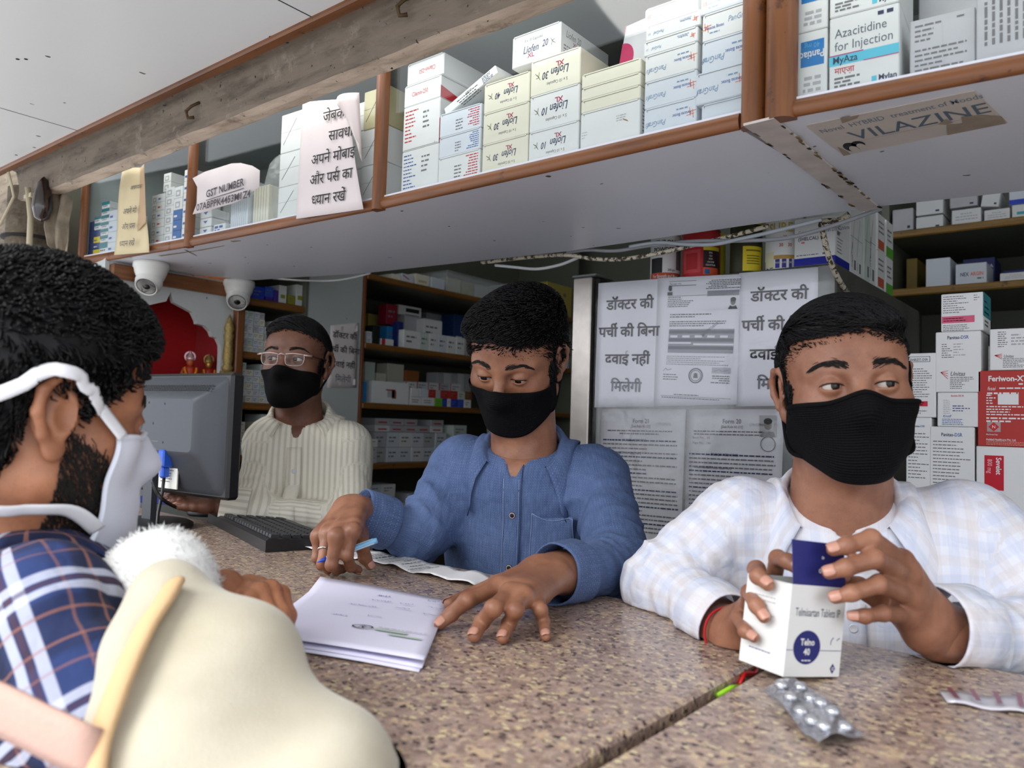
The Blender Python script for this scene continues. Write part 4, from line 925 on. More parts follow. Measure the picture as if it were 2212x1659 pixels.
def fr_of(c, off=.0022):
 x = (c[1] - c[0]); return frame(c[3] + Vector((0, -off, 0)), (x.x, 0, x.z), (0, 0, 1)), x.length, (c[0] - c[3]).length
notice_p = mat('notice_paper', srgb(238, 238, 246), .55, spec=.3, var=.04, vscale=9)
HB = [['डॉ', ('half', 'क', .72), 'टर की'], ['पची', ('reph', -.12), ' की िबना'], ['दवाई नहीं'], ['िमलेगी']]
def hindi_notice(label, q, seed, off=.001, sizes=.155, fade=True):
 b, c = sheet_on_fridge('hindi_notice', label, q, .0004, notice_p, off, seed=seed); M, w, h = fr_of(c)
 for k, ln in enumerate(HB):
  deva(b, M @ MT((w * .5, h * (.78 - .215 * k), 0)), ln, h * .115, ink if k < 3 else mat('faded_ink', srgb(120, 122, 130), .7), 'C', .022)
 o = b.build('hindi_notice'); tag(o, label, 'notice'); return o
hindi_notice('Hindi notice in thick black letters pasted at the left of the fridge', ((1293, 612), (1428, 602), (1420, 878), (1284, 880)), 1)
hindi_notice('Hindi notice in thick black letters half hidden behind the white-shirted man', ((1597, 590), (1768, 577), (1762, 876), (1590, 878)), 2)
b, c = sheet_on_fridge('certificate', '', ((1421, 601), (1600, 592), (1592, 874), (1412, 878)), .0004, notice_p, .0016, seed=3); M, w, h = fr_of(c)
def tw(x, y): return M @ MT((x * w, y * h, 0))
b.rect(M, w * .10, h * .93, w * .44, h * .935, ink_grey); b.rect(M, w * .10, h * .965, w * .44, h * .968, ink_grey); b.text(tw(.11, .942), 'Through only', h * .018, ink_grey, 'L')
for k in range(6): b.dashes(tw(.62 - .03 * (k % 3), .965 - k * .012), w * (.34 + .03 * (k % 3)), 1, .01, h * .006, ink_grey, k, 1)
b.lathe([(.001, 0), (.0028, .0005), (.001, .001)], ink_grey, 8, tw(.125, .90)); b.disc(M, w * .12, h * .915, w * .022, h * .022, ink_grey); b.rect(M, w * .09, h * .86, w * .15, h * .885, ink_grey)
b.rect(M, w * .1, h * .852, w * .93, h * .855, ink_grey); b.rect(M, w * .58, h * .845, w * .95, h * .885, mat('grey_band', srgb(150, 150, 158), .7))
b.dashes(tw(.1, .845), w * .38, 6, h * .014, h * .006, ink_grey, 7, .6); b.dashes(tw(.14, .715), w * .6, 2, h * .018, h * .008, ink_grey, 8, .8); b.dashes(tw(.14, .66), w * .76, 3, h * .016, h * .007, ink_grey, 9, .8)
b.disc(M, w * .885, h * .80, w * .03, h * .026, mat('portrait_skin', srgb(120, 112, 110), .7)); b.disc(M, w * .885, h * .816, w * .032, h * .016, ink); b.add([(w * .83, h * .745, 0), (w * .94, h * .745, 0), (w * .92, h * .772, 0), (w * .885, h * .765, 0), (w * .85, h * .772, 0)], [(0, 1, 2, 3, 4)], ink, M=M)
b.rect(M, w * .14, h * .42, w * .92, h * .60, mat('grey_table', srgb(158, 158, 168), .7)); gd = mat('dark_table', srgb(112, 112, 122), .7)
for k in range(3): b.rect(M, w * .14, h * (.565 - .06 * k), w * .92, h * (.59 - .06 * k), gd, .0001)
for k in range(5): b.rect(M, w * (.16 + .15 * k), h * .535, w * (.25 + .15 * k), h * .552, notice_p, .0002)
b.rect(M, w * .14, h * .488, w * .42, h * .50, notice_p, .0002); b.rect(M, w * .45, h * .478, w * .92, h * .492, notice_p, .0002)
b.text(tw(.62, .58) @ Matrix.Rotation(R(38), 4, 'Z'), 'Department', h * .04, ink_pale, 'C', 0, .01)
b.dashes(tw(.13, .395), w * .78, 5, h * .015, h * .006, ink_pale, 12, .8)
b.ring(M, w * .5, h * .25, w * .085, w * .012, ink_grey); b.ring(M, w * .5, h * .25, w * .062, w * .006, ink_grey); b.rect(M, w * .475, h * .232, w * .525, h * .25, ink_grey); b.disc(M, w * .5, h * .258, w * .022, h * .012, ink_grey)
b.rect(M, w * .69, h * .272, w * .90, h * .315, mat('pale_band', srgb(188, 188, 198), .7)); b.line(M, [(w * .71, h * .285), (w * .78, h * .30), (w * .80, h * .288), (w * .88, h * .295)], .0008, ink_grey, .0002)
b.dashes(tw(.68, .255), w * .22, 4, h * .016, h * .007, ink_grey, 13, .9, 'R'); b.line(M, [(w * .1, h * .28), (w * .13, h * .30), (w * .15, h * .285), (w * .2, h * .295)], .001, ink_grey); b.dashes(tw(.1, .255), w * .2, 3, h * .018, h * .006, ink_grey, 14, .8)
b.rect(M, w * .09, h * .088, w * .93, h * .0905, ink_grey); b.dashes(tw(.25, .105), w * .5, 1, .01, h * .006, ink_grey, 15, 1); b.dashes(tw(.1, .08), w * .7, 1, .01, h * .006, ink_grey, 16, 1)
tag(b.build('certificate'), 'printed drug licence certificate with a tiny portrait between the two Hindi notices', 'certificate')
old_p = mat('grubby_paper', srgb(206, 206, 210), .6, var=.12, vscale=10)
def form(label, q, num, rule, seed, photo):
 b, c = sheet_on_fridge('licence_form', label, q, .0004, old_p, .001, seed=seed, wav=.0012); M, w, h = fr_of(c)
 T = lambda x, y: M @ MT((x * w, y * h, 0))
 b.text(T(.52, .905), 'Form ' + num, h * .042, ink_grey, 'C', 0, .008, .9); b.text(T(.52, .875), '[See Rule 61 (%s)]' % rule, h * .026, ink_grey, 'C', 0, .004, .85); b.text(T(.70, .89), 'ORIGINAL', h * .028, ink_pale, 'L', .1, 0, .9)
 b.dashes(T(.1, .855), w * .8, 2, h * .02, h * .008, ink_grey, seed, .9, 'C')
 if photo:
  b.rect(M, w * .80, h * .82, w * .97, h * .96, mat('photo_back', srgb(160, 160, 162), .5)); b.disc(M, w * .885, h * .90, w * .04, h * .034, mat('portrait_skin', (0, 0, 0)), .0002); b.disc(M, w * .885, h * .922, w * .042, h * .02, ink, .0004); b.add([(w * .81, h * .82, .0002), (w * .96, h * .82, .0002), (w * .94, h * .855, .0002), (w * .83, h * .855, .0002)], [(0, 1, 2, 3)], ink_grey, M=M)
  b.ring(M, w * .885, h * .775, w * .075, w * .008, ink_grey, .0003)
  b.text(T(.1, .80), 'Book No.   05', h * .022, ink_grey, 'L'); b.text(T(.1, .765), 'Page No.   166', h * .022, ink_grey, 'L'); y0 = .70
 else: y0 = .79
 n = int((y0 - .04) / .028)
 for k in range(n):
  b.dashes(T(.06, y0 - k * .028), w * (.9 if k % 6 != 5 else .5), 1, .01, h * .0095, ink_grey if k % 4 else ink_navy, seed * 50 + k, .96)
 b.text(T(.30, y0 - .012), 'DURGA MEDICOSE', h * .026, ink_navy, 'L', .15, 0, .85); b.text(T(.12, y0 - .10), 'Kiosk No.88/5 Near Gate No.2', h * .026, ink_navy, 'L', .2, 0, .8)
 o = b.build('licence_form'); tag(o, label, 'form')
form('grubby licence form 21 pasted low on the fridge beside the blue shoulder', ((1300, 884), (1482, 884), (1470, 1190), (1290, 1190)), '21', '2', 5, False)
form('grubby licence form 20 with a portrait photograph, right of form 21', ((1486, 884), (1694, 884), (1684, 1200), (1476, 1200)), '20', '1', 6, True)
b = MB(); P = []; r = random.Random(9)
for i in range(19):
 v = i / 18; row = []
 for j in range(25):
  u = j / 24; x = -1.118 + u * .606; z = 1.655 - .65 * v
  y = FY - .0045 - .0008 - r.uniform(0, .0022) - (.010 * max(0, u - .86) / .14 * max(0, 1 - v * 2.2)) - (.006 * max(0, .06 - v) / .06)
  row.append((x, y, z + (.012 * math.sin(u * 9) * max(0, 1 - v * 12))))
 P.append(row[::-1])
b.sheet(P, .0003, plastic); tag(b.build('plastic_sheet'), 'clear plastic sheet taped over the notices on the fridge', 'plastic sheet')
# -- tins and cartons on the fridge
FT = 1.6682
def tin(label, px0, px1, y, h, m, prt, lid, wob=0):
 a, c = PY((px0 + px1) / 2, 580, y), None
 r_ = (PY(px1, 580, y) - PY(px0, 580, y)).length / 2 * .92
 t = empty('tin', (a.x, y + r_, FT), label, 'tin'); b = MB()
 b.lathe([(r_ * .97, 0), (r_, .002), (r_, h - .004), (r_ * .97, h - .002), (r_ * .97, h)], m, 32)
 def wrap(x0, x1, z0, z1, mm, dz=0):
  a0 = math.atan2(-a.y - (y + r_ - a.y), -a.x)  # towards the street
  n = 8; v = []; f = []
  for k in range(n + 1):
   an = a0 + (x0 + (x1 - x0) * k / n); R_ = r_ + .0004 + dz
   v += [(R_ * math.cos(an), R_ * math.sin(an), z0), (R_ * math.cos(an), R_ * math.sin(an), z1)]
  for k in range(n): f.append((2 * k, 2 * k + 2, 2 * k + 3, 2 * k + 1))
  b.add(v, f, mm)
 def wtext(x0, z, s, txt, mm, bold=.01, sx=.8):
  a0 = math.atan2(-a.y - (y + r_ - a.y), -a.x); v, f, w = text_mesh(txt, 0, bold, 2)
  R_ = r_ + .0010; b.add([(R_ * math.cos(a0 + x0 + (p[0] - w / 2) * s * sx / r_), R_ * math.sin(a0 + x0 + (p[0] - w / 2) * s * sx / r_), z + p[1] * s) for p in v], f, mm)
 if prt: prt(wrap, wtext, h)
 b.build('can', t); b = MB(); b.lathe([(r_ * .96, h), (r_ * 1.02, h + .0005), (r_ * 1.02, h + .006), (r_ * .9, h + .007), (.001, h + .007)], lid, 32); b.build('lid', t); return t
def w_black(w, tx, h): w(-1.2, 1.2, .004, .022, cc(190, 80, 50)); tx(0, .009, .012, 'For Strength and Mass', card_white, .01, .6); w(-1.1, -.2, .022, .06, ink); tx(-.1, .075, .016, 'POWDER', ink, .02, .8); tx(-.15, .092, .018, 'ATHRON', ink, .02, .8); w(.75, 1.3, .03, .1, ink_grey); tx(.4, .026, .008, '200 gm', ink, .01)
def w_red(w, tx, h):
 w(.1, 1.15, .018, .072, cc(50, 26, 28)); w(.1, 1.1, .066, .075, yel, .0002)
 for k, s in enumerate(('DHA', 'GLA', 'IRON', 'CALCIUM', 'COLOSTRUM')): tx(.5, .058 - k * .0075, .006, s, card_white, .01, .7)
 w(.1, 1.0, .006, .024, cc(220, 90, 50), .0003); w(.18, .45, .008, .02, cc(40, 100, 160), .0005); w(-1.1, -.05, .012, .068, cc(200, 70, 74)); w(-.9, -.2, .02, .06, cc(176, 40, 44), .0002)
def w_yel(w, tx, h): w(-.2, 1.2, .004, .062, yel); w(-.1, 1.1, .068, .078, ink, .0002); w(.0, 1.0, .05, .054, cc(120, 110, 30), .0004); [w(.05, .9, .02 + .006 * k, .0225 + .006 * k, cc(120, 110, 30), .0004) for k in range(4)]
def w_wht(w, tx, h):
 w(-1.4, 1.4, .002, .022, cc(60, 56, 140)); w(-.6, 1.2, .0222, .031, cc(190, 150, 80)); tx(.15, .012, .0055, 'FOOD FOR SPECIAL DIETARY USE', card_white, .006, .6); w(-1.2, -.55, .004, .04, cc(220, 214, 180), .0003)
 for x, z in ((.05, .068), (-.15, .05), (.3, .05)): tx(x, z, .011, '30', cc(190, 80, 60), .02); 
 tx(-.2, .084, .03, 'SURE', cc(190, 170, 90), .02)
tin('black and white powder tin with an orange-red foot, leftmost of the fridge-top tins', 1390, 1453, 1.748, .118, card_white, w_black, white_pl)
tin('red nutrition tin with a dark list panel on the fridge', 1456, 1537, 1.742, .118, cc(184, 36, 44), w_red, mat('tin_rim', srgb(190, 150, 140), .3, .6))
tin('black and yellow tin on the fridge between the red and the white ones', 1562, 1633, 1.742, .115, cc(48, 50, 24), w_yel, yel)
tin('yellow and black tin standing behind the red one', 1528, 1560, 1.80, .11, cc(170, 160, 30), None, yel)
tin('white tin with a violet and gold foot on the fridge beside the blue-footed carton', 1637, 1721, 1.740, .135, card_white, w_wht, white_pl)
def p_cal(b, M, w, h):
 T = lambda x, y: M @ MT((x * w, y * h, 0))
 b.rect(M, 0, 0, w, h * .16, cc(20, 30, 150)); b.text(T(.1, .66), 'Calcium And Vitamin D3 Tablets', h * .11, mat('lilac_ink', srgb(90, 90, 140), .6), 'L', 0, .004, .7); b.text(T(.1, .53), '(SHELCAL)', h * .1, ink_navy, 'L', 0, .014, .9); b.dashes(T(.06, .23), w * .55, 1, .01, h * .02, ink_grey, 3, 1); b.dashes(T(.7, .24), w * .26, 1, .01, h * .04, ink_grey, 4, 1)
 b.rect(M, w * .18, h * .47, w * .26, h * .5, cc(220, 110, 80))
def s_cal(b, M, d, h): b.rect(M, 0, 0, d, h * .16, cc(20, 30, 150)); b.dashes(M @ MT((d * .12, h * .9, 0)), d * .4, 10, h * .07, h * .02, ink_grey, 5, .6); b.rect(M, d * .12, h * .62, d * .3, h * .68, ink_grey)
carton('supplement_carton', 'white carton with a deep blue foot on the corner of the fridge', .088, .105, .106, (-.607, 1.737, FT), 0, card_white, p_cal, None, s_cal)
def p_oval(b, M, w, h): b.disc(M, w * .55, h * .6, w * .4, h * .36, cc(30, 80, 160)); b.disc(M, w * .42, h * .66, w * .16, h * .16, cc(150, 190, 220), .0002); b.ring(M, w * .6, h * .5, w * .34, w * .07, cc(120, 190, 70), .0003, ry=h * .28, a0=-1.6, a1=1.2); b.text(M @ MT((w * .55, h * .38, .0004)), 'CPC', h * .13, card_white, 'C', .2, .01)
def p_vert(txt, col_):
 def f(b, M, w, h): b.text(M @ MT((w * .35, h * .08, 0)) @ Matrix.Rotation(R(90), 4, 'Z'), txt, w * .22, col_, 'L', 0, .004, .6); b.rect(M, w * .55, h * .06, w * .8, h * .2, ink_grey)
 return f
def p_green(b, M, w, h): b.rect(M, 0, 0, w, h * .28, cc(90, 170, 50)); b.dashes(M @ MT((w * .15, h * .75, 0)), w * .7, 3, h * .13, h * .05, ink_grey, 5, .8)
def p_redsq(b, M, w, h): b.rect(M, w * .1, h * .05, w * .9, h * .3, cc(200, 90, 60)); b.dashes(M @ MT((w * .15, h * .8, 0)), w * .7, 3, h * .13, h * .05, ink_grey, 6, .8)
yy = 1.848
specs = [(.055, .10, .16, card_white, p_vert('Complete 7 Tablets', ink_navy), 'white carton with sideways navy print behind the blue-footed one', 0),
 (.052, .10, .165, card_white, p_vert('Tablets', ink_grey), 'white carton with sideways print, second along the fridge edge', .004), (.05, .09, .185, card_green, p_vert('', ink_grey), 'tall pale open-topped carton along the fridge edge', 0), (.062, .10, .20, card_white, p_vert('Vitamin D3 & Minerals Tablets', mat('lilac_ink', (0, 0, 0))), 'tall white carton with long sideways lettering on the fridge edge', .004)]
for w, d, h, m, p, l, bk in specs:
 carton('supplement_carton', l, w, d, h, (-.519 - bk, yy, FT), R(90), m, p, 'end'); yy += w + .003
for i, (p, nm) in enumerate(((p_redsq, 'white box with an orange-red foot'), (p_green, 'white box with a green foot'))):
 for k in range(2):
  carton('supplement_carton', nm + (', lower one at the rear of the fridge top', ', upper one at the rear of the fridge top')[k], .07, .10, .095, (-.519, yy + i * .085, FT + k * .0955), R(90), card_white, p, None)
carton('supplement_carton', 'blue oval-printed carton leaning above the fridge-edge cartons', .085, .02, .085, (-.522, 1.855, FT + .1615), R(90), cc(60, 110, 60), p_oval, None)
# -- shelves at the back right
t = empty('back_shelf', (.2, 3.15, 0), 'long dark shelf unit across the back behind the white-shirted man', 'shelf unit'); T = MT((-.2, -3.15, 0))
for x in (-.70, 1.10):
 b = MB(); b.box((x - .012, 2.905, 0), (x + .012, 3.42, 2.5), lam_shelf, T); b.build('side_panel', t)
b = MB(); b.box((-.688, 3.42, 0), (1.088, 3.435, 2.5), lam_shelf, T); b.build('back_panel', t)
ZR = [2.0, 1.80, 1.50, 1.2]
for z in ZR:
 b = MB(); b.box((-.687, 2.905, z - .022), (1.087, 3.418, z), lam_shelf, T); s = b.build('shelf', t)
 b = MB(); b.box((-.687, 2.89, z - .024), (1.087, 2.9048, z + .001), shelf_wood_x, T, c=.004); b.build('edge_strip', s)
def back_item(px0, px1, yb, yt, m, p, lab, zs, back=.012, dz=0, dep=.14, grp=None, h=None):
 y = 2.905 + back; a = PY(px0, (yb + yt) / 2, y); c = PY(px1, (yb + yt) / 2, y); hh = h or abs(PY(px0, yt, y).z - PY(px0, yb, y).z)
 return carton('medicine_carton', lab, c.x - a.x - .001, dep, hh, (a.x, y, zs + .0004 + dz), 0, m, p, None, group=grp)
cor = lambda b, M, w, h: b.rect(M, w * .72, h * .15, w * .86, h * .27, ink_navy)
lg = lambda b, M, w, h: b.dashes(M @ MT((w * .12, h * .75, 0)), w * .76, 3, h * .18, h * .06, ink_pale, 4, .8, 'C')
back_item(1928, 1973, 492, 442, card_grey, cor, 'shaded white carton at the left end of the top back shelf', ZR[0])
back_item(1979, 2038, 490, 462, card_white, cor, 'white carton with a navy corner mark, lower of two on the top back shelf', ZR[0]); back_item(1979, 2038, 462, 434, card_white, cor, 'white carton with a navy corner mark, upper of two on the top back shelf', ZR[0], dz=.0505, h=.05)
back_item(2056, 2120, 486, 452, card_white, lg, 'white carton with centred grey print on the top back shelf', ZR[0]); back_item(2052, 2112, 450, 425, card_grey, cor, 'grey white carton lying above the one with centred print', ZR[0], dz=.061, h=.045)
back_item(2126, 2182, 476, 450, card_white, lg, 'low white carton under the tilted one on the top back shelf', ZR[0]); o = back_item(2118, 2158, 450, 420, card_white, cor, 'tilted white carton on the top back shelf', ZR[0], dz=.055, h=.05); o.rotation_euler.y = R(9)
back_item(2186, 2240, 470, 446, card_white, tagsq(cc(60, 170, 180)), 'white carton with a turquoise stripe at the right of the top back shelf', ZR[0], h=.045); back_item(2180, 2240, 440, 418, card_cool, lambda b, M, w, h: b.rect(M, 0, 0, w, h * .35, bl1), 'white carton with a blue foot at the right of the top back shelf', ZR[0], dz=.047, h=.045)
back_item(1958, 1982, 612, 532, cc(140, 116, 50), None, 'mustard brown carton at the left of the second back shelf', ZR[1], .15)
back_item(2000, 2053, 610, 548, card_cool, None, 'plain white carton standing on the second back shelf', ZR[1])
back_item(2064, 2132, 606, 560, card_cool, lambda b, M, w, h: (b.text(M @ MT((w * .16, h * .42, 0)), 'NEX', h * .24, ink_navy, 'L', 0, .02, .72), b.text(M @ MT((w * .48, h * .42, 0)), 'ARGIN', h * .24, ink_orange, 'L', 0, .02, .72), b.dashes(M @ MT((w * .7, h * .32, 0)), w * .2, 1, .01, h * .07, ink_grey, 3, 1)), 'white carton lettered navy and orange on the second back shelf', ZR[1])
back_item(2080, 2150, 606, 534, cc(34, 40, 96), lambda b, M, w, h: b.text(M @ MT((w * .5, h * .7, 0)), 'NEXA', h * .14, card_grey, 'L', 0, .02), 'navy carton behind the navy and orange lettered one', ZR[1], .17)
back_item(2160, 2230, 604, 586, card_white, lg, 'low white carton at the right of the second back shelf', ZR[1], .0); back_item(2168, 2240, 602, 560, cc(34, 40, 110), None, 'navy carton at the back of the second back shelf', ZR[1], .17)
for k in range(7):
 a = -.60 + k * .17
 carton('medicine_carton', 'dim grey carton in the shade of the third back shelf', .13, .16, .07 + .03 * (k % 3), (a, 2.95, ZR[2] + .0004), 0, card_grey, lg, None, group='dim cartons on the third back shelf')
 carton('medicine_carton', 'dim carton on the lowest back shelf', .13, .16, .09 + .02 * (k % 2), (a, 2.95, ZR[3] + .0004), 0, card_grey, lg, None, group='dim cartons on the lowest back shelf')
# -- stock cabinet with the big piles behind the white-shirted man
t = empty('stock_cabinet', (.15, 1.86, 0), 'low grey stock cabinet behind the white-shirted man carrying the carton piles', 'cabinet'); T = MT((-.15, -1.86, 0))
b = MB(); b.box((-.46, 1.585, 0), (.9, 2.12, 1.155), lam_shelf, T); b.build('carcass', t); b = MB(); b.box((-.47, 1.575, 1.155), (.91, 2.13, 1.175), lam_wall, T, c=.002); b.build('top', t)
ST = 1.1754; SY = 1.6
def sx_(px, py): return PY(px, py, SY).x
def pile(px0, px1, rows, dep=.09, side=None):
 z = ST
 for (yt, px0_, px1_, m, p, s, l) in rows:
  x0, x1 = sx_(px0_, yt), sx_(px1_, yt); top = PY((px0_ + px1_) / 2, yt, SY).z
  carton('medicine_carton', l, x1 - x0, dep, top - z, (x0, SY, z), 0, m, p, None, s, seed=int(yt)); z = top + .0006
T0 = lambda M, x, y: M @ MT((x, y, 0))
def p_rabizit(b, M, w, h):
 b.ring(M, 0, 0, 0, 0, ink_grey, n=3) if False else None
 b.text(T0(M, w * .5, h * .88), 'RABIZIT-DSR', h * .055, ink_navy, 'C', 0, .006, .8); x0, x1, y0, y1 = w * .18, w * .82, h * .865, h * .945
 b.line(M, [(x0, y0), (x1, y0), (x1, y1), (x0, y1), (x0, y0)], .0008, ink_navy); b.dashes(T0(M, w * .06, h * .76), w * .85, 13, h * .036, h * .012, ink_grey, 21, .6); b.rect(M, w * .03, h * .17, w * .76, h * .25, cc(200, 40, 60)); b.dashes(T0(M, w * .06, h * .23), w * .6, 2, h * .03, h * .012, cc(120, 20, 40), 2, .8); b.dashes(T0(M, w * .06, h * .14), w * .7, 3, h * .035, h * .012, ink_grey, 22, .7)
def p_panitas(unitas):
 def f(b, M, w, h):
  v = text_mesh('Panitas', 0, .01, 2)[2]; s = min(h * .1, w * .12)
  b.text(T0(M, w * .56, h * .90 - s * .3), 'Panitas-', s, ink_navy, 'R', 0, .015, .8); b.text(T0(M, w * .57, h * .90 - s * .3), 'DSR', s, ink_blue, 'L', 0, .012, .8)
  if unitas:
   b.dashes(T0(M, w * .14, h * .80), w * .3, 7, h * .036, h * .013, ink_grey, 31, .6); b.dashes(T0(M, w * .40, h * .80), w * .28, 5, h * .045, h * .016, ink_pale, 32, .7)
   b.text(T0(M, w * .34, h * .27), 'Unitas', h * .1, ink_grey, 'L', .3, .015, .85)
   for k in range(4): b.line(M, [(w * .12, h * (.33 - .0 * k)), (w * .28, h * (.22 + .045 * k))], .0009, ink_red)
   b.dashes(T0(M, w * .33, h * .25), w * .58, 7, h * .03, h * .012, ink_grey, 33, .7)
  else:
   b.dashes(T0(M, w * .08, h * .82), w * .84, 14, .0062, .0017, ink_grey, 34, .6)
 return f
def p_top(b, M, w, h): b.dashes(T0(M, w * .05, h * .93), w * .7, 8, h * .06, h * .02, ink_grey, 41, .5); b.dashes(T0(M, w * .78, h * .93), w * .14, 3, h * .06, h * .02, ink_grey, 42, .8); b.rect(M, w * .02, h * .22, w * .80, h * .40, cc(210, 90, 120)); b.dashes(T0(M, w * .06, h * .35), w * .6, 2, h * .06, h * .02, cc(150, 40, 80), 43, .8); b.dashes(T0(M, w * .05, h * .17), w * .7, 4, h * .045, h * .018, ink_grey, 44, .7)
def s_teal(b, M, d, h): b.rect(M, 0, h * .38, d, h, cc(50, 130, 136)); b.dashes(T0(M, d * .2, h * .3), d * .5, 2, h * .1, h * .05, ink_grey, 3, .9); b.dashes(T0(M, d * .15, h * .8), d * .6, 3, h * .14, h * .04, cc(120, 180, 184), 4, .8)
def p_knoll(b, M, w, h): b.text(T0(M, w * .5, h * .88), 'Rantizin-300 SR', h * .075, ink_red, 'C', 0, .008, .7); b.dashes(T0(M, w * .15, h * .78), w * .2, 8, h * .055, h * .018, ink_pale, 51, .6); b.dashes(T0(M, w * .38, h * .62), w * .45, 3, h * .07, h * .03, mat('lilac_ink', (0, 0, 0)), 52, .9); b.text(T0(M, w * .14, h * .27), 'Knoll', h * .11, ink_blue, 'L', .4, 0, .9); b.dashes(T0(M, w * .12, h * .22), w * .55, 4, h * .05, h * .018, ink_blue, 53, .8)
pile(0, 0, [(902, 1958, 2012, card_white, p_panitas(False), None, 'white carton at the foot of the left pile beside the masked cheek'), (763, 1950, 2022, card_white, p_rabizit, None, 'tall white carton with a red warning band in the left pile')], .08)
pile(0, 0, [(922, 2008, 2105, card_white, p_panitas(False), None, 'white carton with blue heading at the foot of the middle pile above the shoulder'), (848, 2025, 2113, card_white, p_knoll, None, 'white carton with a blue script word, second from below in the middle pile'), (716, 2021, 2119, card_white, p_panitas(True), None, 'white carton with a red fan mark, third from below in the middle pile'), (633, 2033, 2124, card_white, p_top, s_teal, 'white carton with a pink band and teal side topping the middle pile')], .085)
redbox = cc(176, 50, 44)
def p_fer(b, M, w, h):
 b.text(T0(M, w * .16, h * .86), 'Feriwon-XT', h * .10, card_white, 'L', 0, .03, .9); b.dashes(T0(M, w * .6, h * .83), w * .14, 1, .01, h * .02, card_white, 3, 1); b.text(T0(M, w * .15, h * .74), 'fssai', h * .07, card_white, 'L', .2, 0, .8); b.dashes(T0(M, w * .32, h * .775), w * .4, 1, .01, h * .018, card_white, 5, 1); b.dashes(T0(M, w * .14, h * .71), w * .46, 1, .01, h * .022, card_white, 6, 1)
 b.dashes(T0(M, w * .13, h * .68), w * .16, 4, h * .035, h * .015, card_white, 7, .8); b.rect(M, w * .30, h * .55, w * .60, h * .69, card_white); b.dashes(T0(M, w * .13, h * .53), w * .7, 4, h * .035, h * .015, card_white, 8, .7); b.dashes(T0(M, w * .13, h * .38), w * .62, 2, h * .04, h * .02, card_white, 9, .9)
 b.rect(M, w * .14, h * .19, w * .34, h * .32, mat('silver_foil', srgb(170, 150, 150), .3, .5)); c = Vector((w * .24, h * .255)); q = w * .08; b.add([(c.x - q, c.y, .0002), (c.x, c.y - q, .0002), (c.x + q, c.y, .0002), (c.x, c.y + q, .0002)], [(0, 1, 2, 3)], cc(200, 40, 40), M=M); b.text(T0(M, c.x, c.y - q * .3) @ MT((0, 0, .0004)), 'N', q * .9, card_white, 'C')
 b.text(T0(M, w * .13, h * .145), 'Marketed by:', h * .028, card_white, 'L', 0, .004, .9); b.text(T0(M, w * .13, h * .075), 'Holdad Healthcare Pvt. Ltd.', h * .04, card_white, 'L', 0, .012, .75); b.dashes(T0(M, w * .13, h * .065), w * .7, 3, h * .02, h * .008, cc(220, 150, 140), 9, .8)
def p_sev(b, M, w, h): b.rect(M, w * .12, h * .32, w * .40, h * .86, cc(190, 20, 44)); Q = T0(M, 0, 0) @ MT((w * .29, h * .83, .0003)) @ Matrix.Rotation(R(-90), 4, 'Z'); b.text(Q, 'Sevelet', w * .11, card_white, 'L', 0, .02, .9); b.text(T0(M, w * .165, h * .80) @ MT((0, 0, .0003)) @ Matrix.Rotation(R(-90), 4, 'Z'), '800 mg', w * .1, cc(240, 190, 195), 'L', 0, 0, .8)
def p_un2(b, M, w, h): b.dashes(T0(M, w * .16, h * .93), w * .2, 8, h * .05, h * .02, ink_grey, 61, .6); b.dashes(T0(M, w * .42, h * .86), w * .3, 4, h * .075, h * .035, ink_pale, 62, .8); b.text(T0(M, w * .28, h * .3), 'Unitas', h * .1, ink_grey, 'L', .3, .015, .8); [b.line(M, [(w * .1, h * .36), (w * .24, h * (.27 + .04 * k))], .0009, ink_red) for k in range(4)]; b.dashes(T0(M, w * .26, h * .28), w * .5, 6, h * .04, h * .016, ink_grey, 63, .7)
pile(0, 0, [(966, 2109, 2262, card_white, p_sev, None, 'white carton with a sideways red panel at the foot of the right pile'), (800, 2112, 2262, redbox, p_fer, None, 'large glossy brick red carton with white lettering in the right pile'), (709, 2138, 2250, card_white, p_un2, None, 'white carton with a red fan mark on top of the brick red one')], .1)
# -- pillar and clutter at the far left
b = MB()
struct(MB().box((-4.4, .93, 0), (-2.66, 1.3, 2.6), dirty_wall, c=.01).build('pillar'), 'sooty pillar at the left end of the shop')
b = MB(); c0 = W(70, 480, 2.35); b.tube([(c0.x, c0.y, 0), (c0.x, c0.y, 1.755), (c0.x, c0.y, 1.76), (c0.x + .0, c0.y, 1.95)], [.075, .075, .068, .068], dirty_wall, 20)
for z in (1.74, 1.80): b.lathe([(.078, 0), (.081, .004), (.078, .008)], dark_m, 20, MT((c0.x, c0.y, z)))
tag(b.build('drain_pipe'), 'thick dirty drain pipe at the far left edge', 'pipe')
cb = mat('cream_cord', srgb(190, 178, 150), .7)
b = MB(); b.tube([W(18, 372, 2.1), W(25, 400, 2.1), W(30, 425, 2.1), W(8, 470, 2.1), W(-20, 520, 2.1)], .004, cb, 6); tag(b.build('tied_cord'), 'pale cord tied at the end of the canopy edge', 'cord')
b = MB(); p = W(66, 470, 2.2); b.tube([W(60, 405, 2.2), W(66, 470, 2.2), W(62, 560, 2.2)], .008, cb, 8); b.box(p + Vector((-.03, -.01, .055)), p + Vector((.02, .01, .066)), cb); tag(b.build('bracket'), 'cream painted metal bracket beside the drain pipe', 'bracket')
def drape(name, label, pts, m, cat, seed=1):
 r = random.Random(seed); P = []
 n = len(pts)
 for i, (pl, pr) in enumerate(pts):
  a, c = W(*pl), W(*pr); P.append([a.lerp(c, j / 8) + fwd * (.012 * math.sin(j * 1.4 + i * .9 + seed) + r.uniform(-.004, .004)) for j in range(9)])
 b = MB(); b.sheet(P, .002, m); o = b.build(name); tag(o, label, cat); return o
